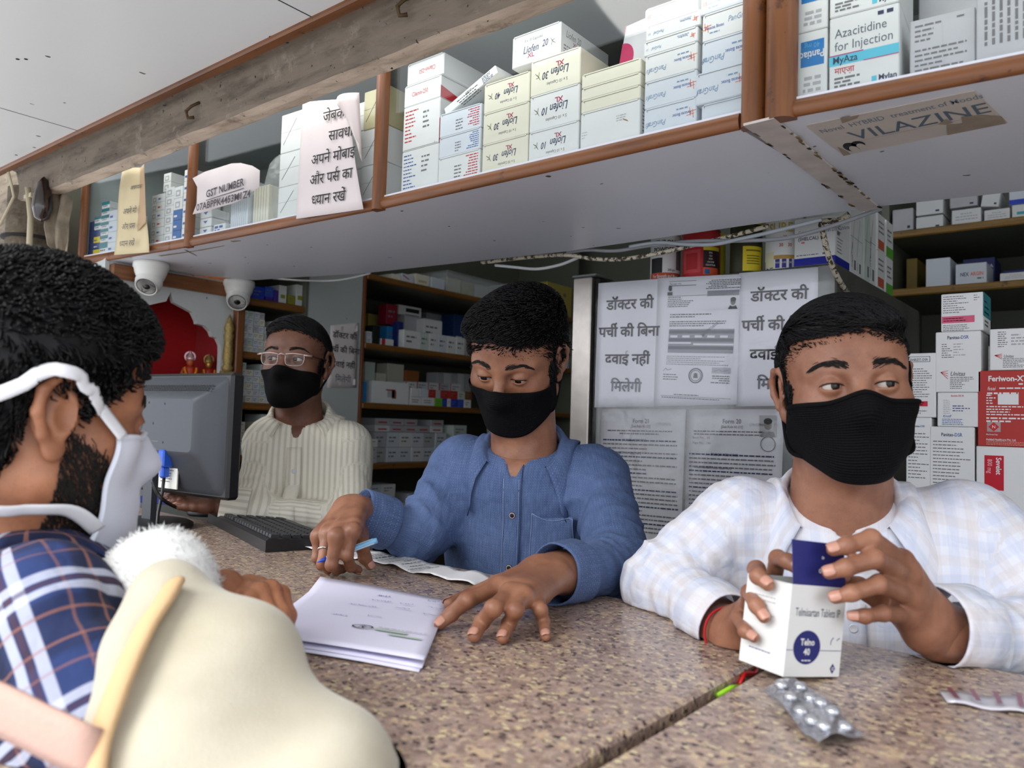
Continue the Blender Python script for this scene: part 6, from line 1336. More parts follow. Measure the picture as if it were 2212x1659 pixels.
# -- blister strips
foil = mat('crumpled_foil', srgb(196, 198, 206), .22, .85, bump=.5, bscale=220); foil2 = mat('foil_print', srgb(150, 90, 110), .35, .5)
q = [PZ(*p, CT) for p in ((1650, 1508), (1738, 1494), (1868, 1604), (1770, 1594))]; q[3] = q[0] + (q[2] - q[1])
r = random.Random(8); n = 14; m_ = 8; cr = [[r.uniform(0, 1) for _ in range(m_ + 1)] for _ in range(n + 1)]
hfun = lambda u, v: .003 + .010 * max(0, .35 - v) + .006 * math.sin(v * 4 + u * 3) ** 2 + .010 * u * (1 - u)
t = empty('blister_pack', q[0], 'crumpled silver blister pack lying on the right granite slab', 'blister pack'); T = MT(-q[0])
P = [[(q[0].lerp(q[1], j / m_)).lerp(q[3].lerp(q[2], j / m_), i / n) + Z * (hfun(j / m_, i / n) + .0022 * cr[i][j]) for j in range(m_ + 1)] for i in range(n + 1)]
b = MB(); b.sheet(P, .0004, foil, T, smooth=False); b.build('foil', t)
for i in range(5):
 for j in range(2):
  u, v = .27 + .46 * j, .13 + .19 * i; p = (q[0].lerp(q[1], u)).lerp(q[3].lerp(q[2], u), v) + Z * (hfun(u, v) + .0014)
  b = MB(); b.lathe([(.0068, 0), (.0064, .003), (.0044, .0056), (.0005, .0062)], mat('blister_clear', srgb(186, 188, 194), .18, .6), 14, T @ MT(p)); b.build('blister', t)
q = [PZ(*p, CT) for p in ((2028, 1500), (2240, 1520), (2240, 1550), (2046, 1524))]; t = MB(); P = [[(q[0].lerp(q[1], i / 10)).lerp(q[3].lerp(q[2], i / 10), j / 3) + Z * (.004 + .0015 * math.sin(i)) for j in range(4)] for i in range(11)]
t.sheet(P, .002, mat('strip_foil', srgb(206, 204, 212), .35, .4)); 
for k in range(4):
 a = (q[0].lerp(q[1], .07 + .24 * k)); c = (q[3].lerp(q[2], .09 + .24 * k)); dd = Vector((.004, .002, 0)); t.add([a + Z * .0082, a + dd + Z * .0082, c + dd + Z * .0082, c + Z * .0082], [(0, 1, 2, 3)], foil2)
tag(t.build('tablet_strip'), 'flat pale tablet strip with maroon bars at the right edge of the counter', 'tablet strip')
b = MB(); p = PZ(1575, 1494, CT - .012); b.tube([p + Vector((-.004, -.02, 0)), p + Vector((.001, 0, .003)), p + Vector((.0, .02, 0))], [.004, .005, .004], mat('lime_wrapper', srgb(150, 210, 30), .4), 6, flat=.6); tag(b.build('wrapper_scrap'), 'lime green scrap wedged in the gap between the granite slabs', 'scrap')
b = MB(); p = PZ(1618, 1462, CT - .012); b.tube([p + Vector((.002, -.03, 0)), p + Vector((-.003, -.01, .004)), p + Vector((.002, .01, .001)), p + Vector((-.002, .03, .004))], [.003, .005, .004, .003], mat('red_wrapper', srgb(200, 30, 30), .4), 6, flat=.6); tag(b.build('wrapper_scrap'), 'red scrap wedged in the gap near the held carton', 'scrap')
# -- organic modelling: signed distance volumes turned into one skin
class Sdf:
 def __init__(s, lo, hi, h):
  s.lo = np.array(lo, float); s.h = h; s.n = np.ceil((np.array(hi, float) - s.lo) / h).astype(int) + 1
  s.a = np.full(tuple(s.n), 1.0, np.float32); s.M = Matrix.Identity(4); s.sc = 1.0
 def frame(s, M): s.M = M; s.Mi = np.array(M.inverted()); s.sc = M.to_scale().x; return s
 def w(s, p): return np.array(s.M @ Vector(p))
 def sub(s, lo, hi):
  i0 = np.clip(np.floor((lo - s.lo) / s.h).astype(int), 0, s.n); i1 = np.clip(np.ceil((hi - s.lo) / s.h).astype(int) + 1, 0, s.n)
  if (i1 <= i0).any(): return None
  sl = tuple(slice(a, b) for a, b in zip(i0, i1))
  g = [s.lo[k] + s.h * np.arange(i0[k], i1[k]) for k in range(3)]
  return sl, g[0][:, None, None], g[1][None, :, None], g[2][None, None, :]
 def comb(s, sl, d, k, op):
  a = s.a[sl]; d = d.astype(np.float32)
  if op == 'u':
   if k > 0: h = np.maximum(k - np.abs(a - d), 0); s.a[sl] = np.minimum(a, d) - h * h / (4 * k)
   else: s.a[sl] = np.minimum(a, d)
  else:
   d = -d if op == 's' else d
   if k > 0: h = np.maximum(k - np.abs(a - d), 0); s.a[sl] = np.maximum(a, d) + h * h / (4 * k)
   else: s.a[sl] = np.maximum(a, d)
 def cap(s, a, b, ra, rb=None, k=.01, op='u', wr=None, world=False):
  rb = ra if rb is None else rb
  if not world: a, b = s.w(a), s.w(b); ra *= s.sc; rb *= s.sc; k *= s.sc
  a, b = np.array(a, float), np.array(b, float); m = max(ra, rb) + k + 3 * s.h + (.02 if wr else 0)
  q = s.sub(np.minimum(a, b) - m, np.maximum(a, b) + m)
  if q is None: return s
  sl, x, y, z = q; ab = b - a; L2 = max(ab @ ab, 1e-12)
  px, py, pz = x - a[0], y - a[1], z - a[2]
  t = (px * ab[0] + py * ab[1] + pz * ab[2]) / L2; tc_ = np.clip(t, 0, 1)
  d = np.sqrt((px - tc_ * ab[0]) ** 2 + (py - tc_ * ab[1]) ** 2 + (pz - tc_ * ab[2]) ** 2) - (ra + (rb - ra) * tc_)
  if wr:      # cloth rings: list of (centre 0..1, spread, amplitude, waves per metre, seed)
   L = math.sqrt(L2); e1 = np.array(Vector(ab).orthogonal().normalized()); e2 = np.cross(ab / L, e1)
   ang = np.arctan2(px * e2[0] + py * e2[1] + pz * e2[2], px * e1[0] + py * e1[1] + pz * e1[2])
   for c, sp, am, fr, sd_ in wr:
    ph = 1.3 * np.sin(ang + sd_) + .8 * np.sin(2 * ang + sd_ * 2.3)
    wv = .8 - 1.9 * np.abs(np.sin(math.pi * fr * t * L + ph * .9 + sd_)) ** .8; d = d - am * np.exp(-((t - c) / sp) ** 2) * (wv + .5 - .9 * np.abs(np.sin(math.pi * fr * 1.7 * t * L - ph * 1.4 + sd_))) * (.6 + .4 * np.sin(ang + sd_ * 1.7))
  s.comb(sl, d, k, op); return s
 def ell(s, c, r, k=.01, op='u', rot=None):
  """ellipsoid with radii r in the current frame, optionally turned by rot (3x3 or Euler)"""
  r = np.array(r if hasattr(r, '__len__') else (r, r, r), float)
  M = s.M @ MT(c)
  if rot is not None: M = M @ (rot.to_matrix().to_4x4() if hasattr(rot, 'to_matrix') else rot.to_4x4())
  Mi = np.array(M.inverted()); cw = np.array(M.translation); m = (r.max() * s.sc + k * s.sc + 3 * s.h)
  q = s.sub(cw - m, cw + m)
  if q is None: return s
  sl, x, y, z = q
  l = [Mi[i, 0] * x + Mi[i, 1] * y + Mi[i, 2] * z + Mi[i, 3] for i in range(3)]
  k0 = np.sqrt((l[0] / r[0]) ** 2 + (l[1] / r[1]) ** 2 + (l[2] / r[2]) ** 2); k1 = np.sqrt((l[0] / r[0] ** 2) ** 2 + (l[1] / r[1] ** 2) ** 2 + (l[2] / r[2] ** 2) ** 2)
  d = k0 * (k0 - 1) / np.maximum(k1, 1e-6) * s.sc
  s.comb(sl, d, k * s.sc, op); return s
 def fn(s, f, k=.0, op='i', lo=None, hi=None):
  """combine with f(x, y, z) given in the current frame (whole grid)"""
  x, y, z = [s.lo[i] + s.h * np.arange(s.n[i]) for i in range(3)]; x, y, z = x[:, None, None], y[None, :, None], z[None, None, :]
  Mi = s.Mi; l = [Mi[i, 0] * x + Mi[i, 1] * y + Mi[i, 2] * z + Mi[i, 3] for i in range(3)]
  s.comb((slice(None),) * 3, f(*l) * s.sc, k * s.sc, op); return s
 def sample(s, P):
  P = np.asarray(P, float); q = (P - s.lo) / s.h; q = np.clip(q, 0, np.array(s.n) - 1.001); i = q.astype(int); f = q - i; r = 0
  for dx in (0, 1):
   for dy in (0, 1):
    for dz in (0, 1):
     w = (f[..., 0] if dx else 1 - f[..., 0]) * (f[..., 1] if dy else 1 - f[..., 1]) * (f[..., 2] if dz else 1 - f[..., 2])
     r = r + w * s.a[i[..., 0] + dx, i[..., 1] + dy, i[..., 2] + dz]
  return r
 def grad(s, P, e=None):
  e = e or s.h; P = np.asarray(P, float); g = np.stack([s.sample(P + np.eye(3)[k] * e) - s.sample(P - np.eye(3)[k] * e) for k in range(3)], -1)
  return g / np.maximum(np.linalg.norm(g, axis=-1, keepdims=True), 1e-9)
 def march(s, P, D, off=0., n=60, dist=.3):
  """from points P move along D until the surface (plus off) is met"""
  P = np.array(P, float); D = np.asarray(D, float); D = D / np.linalg.norm(D, axis=-1, keepdims=True); t = np.zeros(P.shape[:-1])
  for _ in range(n):
   d = s.sample(P + D * t[..., None]) - off; t = np.minimum(t + np.clip(d * .8, 0, .009), dist)
  return P + D * t[..., None]
 def mesh(s):
  a = s.a; S = a < 0; nx, ny, nz = a.shape
  c = np.zeros((nx - 1, ny - 1, nz - 1), np.int8)
  for dx in (0, 1):
   for dy in (0, 1):
    for dz in (0, 1): c += S[dx:nx - 1 + dx, dy:ny - 1 + dy, dz:nz - 1 + dz]
  act = (c > 0) & (c < 8); idx = np.full(act.shape, -1, np.int64); I = np.argwhere(act); idx[act] = np.arange(len(I))
  acc = np.zeros((len(I), 3)); cnt = np.zeros(len(I))
  cor = [(0, 0, 0), (1, 0, 0), (0, 1, 0), (1, 1, 0), (0, 0, 1), (1, 0, 1), (0, 1, 1), (1, 1, 1)]
  val = {q: a[I[:, 0] + q[0], I[:, 1] + q[1], I[:, 2] + q[2]].astype(float) for q in cor}
  for q in cor:
   for ax in range(3):
    if q[ax]: continue
    p = list(q); p[ax] = 1; p = tuple(p); u, v = val[q], val[p]; m = (u < 0) != (v < 0)
    t = np.where(m, u / np.where(m, u - v, 1), 0); pt = np.array(q, float)[None] + np.eye(3)[ax][None] * t[:, None]
    acc[m] += pt[m]; cnt[m] += 1
  V = s.lo + (I + acc / cnt[:, None]) * s.h; F = []
  for ax in range(3):
   sl0 = [slice(None)] * 3; sl1 = [slice(None)] * 3; sl0[ax] = slice(0, -1); sl1[ax] = slice(1, None)
   e = S[tuple(sl0)] != S[tuple(sl1)]; E_ = np.argwhere(e); o = [(ax + 1) % 3, (ax + 2) % 3]
   ok = np.ones(len(E_), bool)
   for k in o: ok &= (E_[:, k] > 0) & (E_[:, k] < a.shape[k] - 1)
   E_ = E_[ok]; ins = S[E_[:, 0], E_[:, 1], E_[:, 2]]; q = []
   for du, dv in ((-1, -1), (0, -1), (0, 0), (-1, 0)):
    J = E_.copy(); J[:, o[0]] += du; J[:, o[1]] += dv; q.append(idx[J[:, 0], J[:, 1], J[:, 2]])
   q = np.stack(q, 1); q[~ins] = q[~ins][:, ::-1]; F.append(q)
  return V, np.concatenate(F)
def smooth_mesh(V, F, it=2, lam=.5):
 e = np.concatenate([F[:, [0, 1]], F[:, [1, 2]], F[:, [2, 3]], F[:, [3, 0]]]); e = np.concatenate([e, e[:, ::-1]]); n = np.bincount(e[:, 0], minlength=len(V))[:, None]
 for _ in range(it):
  A = np.zeros_like(V)
  for k in range(3): A[:, k] = np.bincount(e[:, 0], weights=V[e[:, 1], k], minlength=len(V))
  V = V + lam * (A / np.maximum(n, 1) - V)
 return V
def np_noise(P, sc, seed=0):
 """smooth band-limited noise, roughly -1..1"""
 r = np.random.RandomState(seed); o = 0
 for k in range(7):
  d = r.normal(size=3); d /= np.linalg.norm(d); o = o + np.sin((P @ d) * sc * r.uniform(.6, 1.5) + r.uniform(0, 6.28) + 1.2 * np.sin((P @ r.normal(size=3)) * sc * .4))
 return o / 3.2
def vnormals(V, F):
 n = np.cross(V[F[:, 2]] - V[F[:, 0]], V[F[:, 3]] - V[F[:, 1]]); N = np.zeros_like(V)
 for k in range(4):
  for c in range(3): N[:, c] += np.bincount(F[:, k], weights=n[:, c], minlength=len(V))
 return N / np.maximum(np.linalg.norm(N, axis=1, keepdims=True), 1e-12)
def off_counter(V):
 """cloth and skin rest on the granite instead of sinking into it"""
 s = (V[:, 1] > .2) & (V[:, 1] < 1.019) & (V[:, 2] < CT + .0012) & (V[:, 2] > .86)
 up = s & (V[:, 2] > CT - .075); V[up, 2] = CT + .0012; bk = s & ~up & (V[:, 1] > .6); V[bk, 1] = 1.019; fr = s & ~up & (V[:, 1] <= .6); V[fr, 1] = .199; return V
def np_mesh(name, parts, parent=None, attr=None, origin=None):
 """one mesh object from several (V, F, material) shells"""
 me = bpy.data.meshes.new(name); Vs = []; Fs = []; mi = []; ms = []; o = 0; O = np.array(origin if origin is not None else (0, 0, 0), float)
 for V, F, m in parts:
  if m not in ms: ms.append(m)
  V = off_counter(np.array(V, float)) - O; Vs.append(V); 
  if isinstance(F, np.ndarray): Fs += (F + o).tolist()
  else: Fs += [tuple(i + o for i in f) for f in F]
  mi += [ms.index(m)] * len(F); o += len(V)
 me.from_pydata(np.concatenate(Vs).tolist(), [], Fs)
 for m in ms: me.materials.append(m)
 me.polygons.foreach_set('material_index', mi); me.polygons.foreach_set('use_smooth', [True] * len(Fs))
 if attr is not None:
  at = me.attributes.new('pat', 'FLOAT_VECTOR', 'POINT'); at.data.foreach_set('vector', np.asarray(attr, np.float32).ravel())
 me.update(); ob = bpy.data.objects.new(name, me); COL.objects.link(ob)
 if parent is not None: ob.parent = parent
 return ob
def tubes(P, rad, m, n=3):
 """P: strands (N, K, 3) -> one shell of thin tapered tubes; rad: (K,) or (N, K)"""
 N, K, _ = P.shape; T = np.gradient(P, axis=1); T /= np.maximum(np.linalg.norm(T, axis=2, keepdims=True), 1e-9)
 ref = np.array([.31, .52, .79]); U = np.cross(T, ref); U /= np.maximum(np.linalg.norm(U, axis=2, keepdims=True), 1e-9); Wd = np.cross(T, U)
 rad = np.broadcast_to(np.asarray(rad, float), (N, K)); R_ = []
 for k in range(n):
  a = 2 * math.pi * k / n; R_.append(P + (U * math.cos(a) + Wd * math.sin(a)) * rad[..., None])
 V = np.stack(R_, 2).reshape(-1, 3); b = (np.arange(N)[:, None] * K + np.arange(K - 1)[None]).ravel() * n; F = []
 for k in range(n): F.append(np.stack([b + k, b + (k + 1) % n, b + n + (k + 1) % n, b + n + k], 1))
 return V, np.concatenate(F), m
def head_frame(px, py, d, turn, nod, tilt, s=1.0):
 """head centre seen at a pixel; turn: to the image right (deg) from facing the camera, nod: downward, tilt: crown to image right"""
 c = W(px, py, d); v = (c - CAM); v.z = 0; v.normalize(); lat = Vector((v.y, -v.x, 0))
 a, n, t = R(turn), R(nod), R(tilt); f = (-v * math.cos(a) + lat * math.sin(a)); side = f.cross(Z)           # side: his right
 f2 = f * math.cos(n) - Z * math.sin(n); u = side.cross(f2)
 if abs(t) > 1e-6:
  Q = Matrix.Rotation(t, 3, v); f2 = Q @ f2; u = Q @ u; side = Q @ side
 return Matrix(((side.x * s, f2.x * s, u.x * s, c.x), (side.y * s, f2.y * s, u.y * s, c.y), (side.z * s, f2.z * s, u.z * s, c.z), (0, 0, 0, 1)))
def skin_mat(name, col, dark):
 g = NG(name, .46); tc_ = g.n('TexCoord').outputs['Object']; n1 = g.noise(tc_, 26., 5, .6); n2 = g.noise(tc_, 420., 3)
 c = g.mix(g.step(n1, .35, .68), col, dark); c = g.mix(g.math('MULTIPLY', g.step(n2, .58, .72), .25), c, tuple(x * .6 for x in dark))
 g.b.inputs['Subsurface Weight'].default_value = .12; g.b.inputs['Subsurface Radius'].default_value = (.012, .004, .002); g.b.inputs['Subsurface Scale'].default_value = .6; g.b.inputs['Specular IOR Level'].default_value = .45
 return g.out(c, n2, .12, .0012)
eye_white = mat('eye_white', srgb(186, 174, 166), .35, spec=.4); iris_m = mat('iris_brown', srgb(34, 20, 14), .25, spec=.3); pupil_m = mat('pupil', (.003, .003, .003), .15, spec=.4)
hair_m = mat('black_hair', (.0028, .0026, .0032), .46, spec=.26); brow_m = mat('brow_hair', (.009, .007, .006), .6, spec=.3)
def eyeball(c, g, r=.0124):
 """eyeball facing g: white, iris and pupil shells"""
 q = Vector(g).to_track_quat('Z', 'Y').to_matrix(); out = []
 for t0, t1, m, bul in ((.50, 3.1, eye_white, 0), (.17, .50, iris_m, .0004), (.0, .17, pupil_m, .0005)):
  V = []; nn = 20; st = 9
  for i in range(st + 1):
   t = t0 + (t1 - t0) * i / st
   for k in range(nn): a = 2 * math.pi * k / nn; V.append(c + q @ Vector((math.sin(t) * math.cos(a), math.sin(t) * math.sin(a), math.cos(t))) * (r + bul))
  F = [(i * nn + k, i * nn + (k + 1) % nn, (i + 1) * nn + (k + 1) % nn, (i + 1) * nn + k) for i in range(st) for k in range(nn)]
  out.append((np.array([tuple(p) for p in V]), np.array(F)[:, ::-1], m))
 return out
def build_head(M, neck_to, h=.0019, open_=.0048, lid=-.0005, fat=1.0, ears=1.0, neck_r=.056, brow_low=0.):
 """head and neck volume; returns the volume"""
 c = M.translation; m = .165; lo = np.minimum(np.array(c) - m, np.array(neck_to) - .07); hi = np.maximum(np.array(c) + m, np.array(neck_to) + .05)
 s = Sdf(lo, hi, h).frame(M)
 s.ell((0, -.012, .032), (.0755, .096, .084), .045)
 s.ell((0, .028, .035), (.066, .056, .062), .03)
 s.ell((0, .026, -.035), (.061 * fat, .058, .078), .03)
 for x in (-1, 1):
  s.ell((x * .043 * fat, .047, -.026), (.026, .026, .024), .022)
  s.cap((x * .052 * fat, -.002, -.058), (x * .022, .060, -.097), .020 * fat, .018, .03)
  s.cap((x * .050, .062, .0185 - brow_low), (x * .012, .0815, .0155 - brow_low), .0095, .0095, .016)
 s.ell((0, .068, -.101), (.024, .018, .017), .022)
 s.ell((0, .078, -.072), (.026, .017, .022), .02)
 for x in (-1, 1): s.ell((x * .0325, .0935, -.002), (.0195, .0155, .0125), .010, 's')
 s.cap((0, .0815, .008), (0, .107, -.034), .0075, .0108, .013); s.ell((0, .110, -.037), (.0125, .0125, .0105), .008)
 for x in (-1, 1):
  s.ell((x * .0125, .098, -.041), (.0085, .011, .0085), .006)
  s.ell((x * .0325, .0745, -.001), .0150, .004)          # lids over the eyeball
  s.ell((x * .0325, .0875, -.001 + lid), (.0150, .0125, open_), .0022, 's')
  s.cap((x * .0455, .0795, -.0008 + lid), (x * .0225, .0865, -.0018 + lid), .0006, .0006, .002, 's')
 for x in (-1, 1):
  e = ears; P = [(.071, .006, -.004), (.077, .010, .014), (.083, .002, .029), (.088, -.014, .030), (.090, -.026, .016), (.088, -.027, -.002), (.083, -.019, -.020), (.078, -.008, -.030)]
  s.ell((x * .078, -.011, .000), (.0062, .018 * e, .028 * e), .006, rot=Euler((0, 0, x * R(-22))))
  P = [(x * a, -.010 + (b_ + .010) * e, c_ * e) for a, b_, c_ in P]
  for p, q in zip(P, P[1:]): s.cap(p, q, .0046 * e, .0046 * e, .004)
  s.ell((x * .0785, -.007, -.031 * e), (.0055, .009 * e, .010 * e), .006)
  s.ell((x * .0880, -.004, -.003), (.0080, .0095 * e, .0145 * e), .003, 's'); s.cap((x * .080, -.002, .012), (x * .086, -.016, .020 * e), .0025, .0025, .003, 's')
  s.ell((x * .0775, .006, -.006), (.0045, .0045, .006), .003)
 nb = np.array(neck_to); a = s.w((0, -.022, -.06)); s.cap(a, nb, neck_r, neck_r * 1.12, .03, world=True)
 return s
def brows(s, M, seed=1, lift=0., n=150, thick=1.0):
 r = np.random.RandomState(seed); S = []
 for x in (-1, 1):
  u = r.uniform(0, 1, n); v = r.normal(0, 1, n)
  bx = x * (.013 + .042 * u); bz = .0205 + lift + .0055 * np.sin(u * 2.4) - .005 * np.maximum(u - .7, 0) / .3 + v * .0022 * thick * (1 - .6 * u)
  P = np.stack([bx, np.full(n, .13), bz], 1); Q = np.array([tuple(M @ Vector(p)) for p in P]); D = -np.array(M.to_3x3() @ Vector((0, 1, 0)))
  Q = s.march(Q, np.broadcast_to(D, Q.shape), .0004, 50, .1); g = s.grad(Q)
  d = np.stack([x * (.8 + .2 * u), np.zeros(n), .55 - 1.0 * u], 1); d = d @ np.array(M.to_3x3()).T; d = d - g * (d * g).sum(1, keepdims=True); d /= np.linalg.norm(d, axis=1, keepdims=True)
  L = .0080; S.append(np.stack([Q, Q + d * L * .5 + g * .0011, Q + d * L + g * .0007], 1))
 return tubes(np.concatenate(S), [.00042, .0004, .0001], brow_m)
def lashes(s, M, lid, open_, rad=.0007):
 """dark rim of the upper lids"""
 S = []
 for x in (-1, 1):
  t = np.linspace(.12, math.pi - .12, 9); P = np.stack([x * .0325 + .0150 * np.cos(t), np.full(9, .13), -.0012 + lid + open_ * 1.06 * np.sin(t)], 1); Q = np.array([tuple(M @ Vector(p)) for p in P]); D = -np.array(M.to_3x3() @ Vector((0, 1, 0)))
  S.append(s.march(Q, np.broadcast_to(D, Q.shape), .0003, 50, .1))
 return tubes(np.stack(S), [rad * .4] + [rad] * 7 + [rad * .4], brow_m, 5)
def hair_part(name, M, parent, cap_fn, flow, n, length, rad, lift, seed, curl=0., h=.003, K=7, origin=None, jitter=.35, skin=None, th=(.0022, .03), over=.004):
 """cap volume plus combed locks lying over it"""
 c = np.array(M.translation); s = Sdf(c - .19, c + .19, h).frame(M); cap_fn(s)
 if skin is not None:
  g = np.stack(np.meshgrid(*[s.lo[k] + s.h * np.arange(s.n[k]) for k in range(3)], indexing='ij'), -1); Mi_ = np.array(M.inverted()); zl = g @ Mi_[2, :3] + Mi_[2, 3]; q = np.clip((zl + .01) / .06, 0, 1); hd = skin.sample(g); del g
  s.a = np.maximum(s.a, (hd - (th[0] + th[1] * q * q * (3 - 2 * q))).astype(np.float32))
 V, F = s.mesh(); V = smooth_mesh(V, F, 2); N = vnormals(V, F)
 ca = s.a
 if skin is not None: s.a = np.minimum(s.a, (hd + .0004).astype(np.float32))
 Mi = np.array(M.inverted()); R3 = np.array(M.to_3x3()) / M.to_scale().x; r = np.random.RandomState(seed)
 loc = V @ Mi[:3, :3].T + Mi[:3, 3]
 V = V + N * (np_noise(loc * np.array([1, .6, 1]), 240, seed) * .0012)[:, None]
 i = r.randint(0, len(V), n); P = V[i]; ln = length * r.uniform(.6, 1.25, n); st = (ln / (K - 1))[:, None]; S = [P - N[i] * .002]; ph = r.uniform(0, 6.28, n); j = r.normal(0, jitter, (n, 3))
 for k in range(1, K):
  l = P @ Mi[:3, :3].T + Mi[:3, 3]; d = flow(l) + j * (.4 + .6 * k / K)
  if curl: d = d + curl * np.stack([np.sin(ph + k * 1.3), np.cos(ph * 1.7 + k * 1.1), np.sin(ph * .7 + k * 1.7)], 1)
  d = d @ R3.T; g = s.grad(P, .004); d = d - g * (d * g).sum(1, keepdims=True) ; d /= np.maximum(np.linalg.norm(d, axis=1, keepdims=True), 1e-6)
  if skin is not None: j2 = s.a; s.a = ca; m_ = s.sample(P); s.a = j2; st = st * np.where(m_ > over, .3, 1)[:, None]
  P = P + d * st; sd_ = s.sample(P); tgt = lift * (math.sin(math.pi * k / K)) + .0006; P = P + g * np.clip(tgt - sd_, -.004, .004)[:, None]; S.append(P)
 prof = np.array([.8, 1, 1, .95, .8, .55, .15])[:K]
 T = tubes(np.stack(S, 1), (rad * r.uniform(.6, 1.3, n))[:, None] * prof[None], hair_m)
 np_mesh(name, [(V, F, hair_m), T], parent, origin=origin); return s
# -- building blocks of the people
def sheet_np(P, th):
 """grid (nr, nc, 3) to a closed thin shell"""
 P = np.asarray(P, float); nr, nc, _ = P.shape; n = np.cross(np.gradient(P, axis=1), np.gradient(P, axis=0)); n /= np.maximum(np.linalg.norm(n, axis=2, keepdims=True), 1e-9)
 V = np.concatenate([P.reshape(-1, 3), (P - n * th).reshape(-1, 3)]); N = nr * nc; i, j = np.meshgrid(np.arange(nr - 1), np.arange(nc - 1), indexing='ij'); b = (i * nc + j).ravel()
 q = np.stack([b, b + 1, b + nc + 1, b + nc], 1); F = [q, q[:, ::-1] + N]
 E_ = np.array([j for j in range(nc)] + [i * nc + nc - 1 for i in range(1, nr)] + [(nr - 1) * nc + j for j in range(nc - 2, -1, -1)] + [i * nc for i in range(nr - 2, 0, -1)]); E2 = np.roll(E_, -1)
 F.append(np.stack([E2, E_, E_ + N, E2 + N], 1)); return V, np.concatenate(F)
def face_mask(name, M, s, parent, m, O, elev, ang=80, off=.0035, origin=None, rows=22, cols=49, smooth=36, th=.0012, gap=0.):
 """cloth mask cast onto the face: elev(|u|) gives top and bottom elevation in degrees; returns (object, outer grid)"""
 O = Vector(O); sc = M.to_scale().x; G = np.zeros((rows, cols, 3)); D = np.zeros((rows, cols, 3))
 for j in range(cols):
  u = 2 * j / (cols - 1) - 1; th_ = R(ang) * u; et, eb = elev(abs(u))
  for i in range(rows):
   e = R(et + (eb - et) * i / (rows - 1)); d = M.to_3x3() @ Vector((math.sin(th_) * math.cos(e), math.cos(th_) * math.cos(e), math.sin(e))); d.normalize(); D[i, j] = d
 Ow = np.array(M @ O); st = Ow + D * .17 * sc; hit = s.march(st, -D, off, 60, .16); r = np.linalg.norm(hit - Ow, axis=2); rmin = r.copy()
 for _ in range(smooth):
  q = np.pad(r, 1, mode='edge'); a = (q[:-2, 1:-1] + q[2:, 1:-1] + q[1:-1, :-2] + q[1:-1, 2:]) / 4; r = np.maximum(.5 * r + .5 * a, rmin)
 r = r + gap * np.linspace(0, 1, rows)[:, None] ** 2
 P = Ow + D * r[..., None]; V, F = sheet_np(P[:, ::-1], th)
 vv, uu = np.meshgrid(np.linspace(0, .11, rows), np.linspace(-.1, .1, cols)[::-1], indexing='ij'); at = np.stack([uu, vv, 0 * uu], 2).reshape(-1, 3); at = np.concatenate([at, at])
 return V, F, at, P
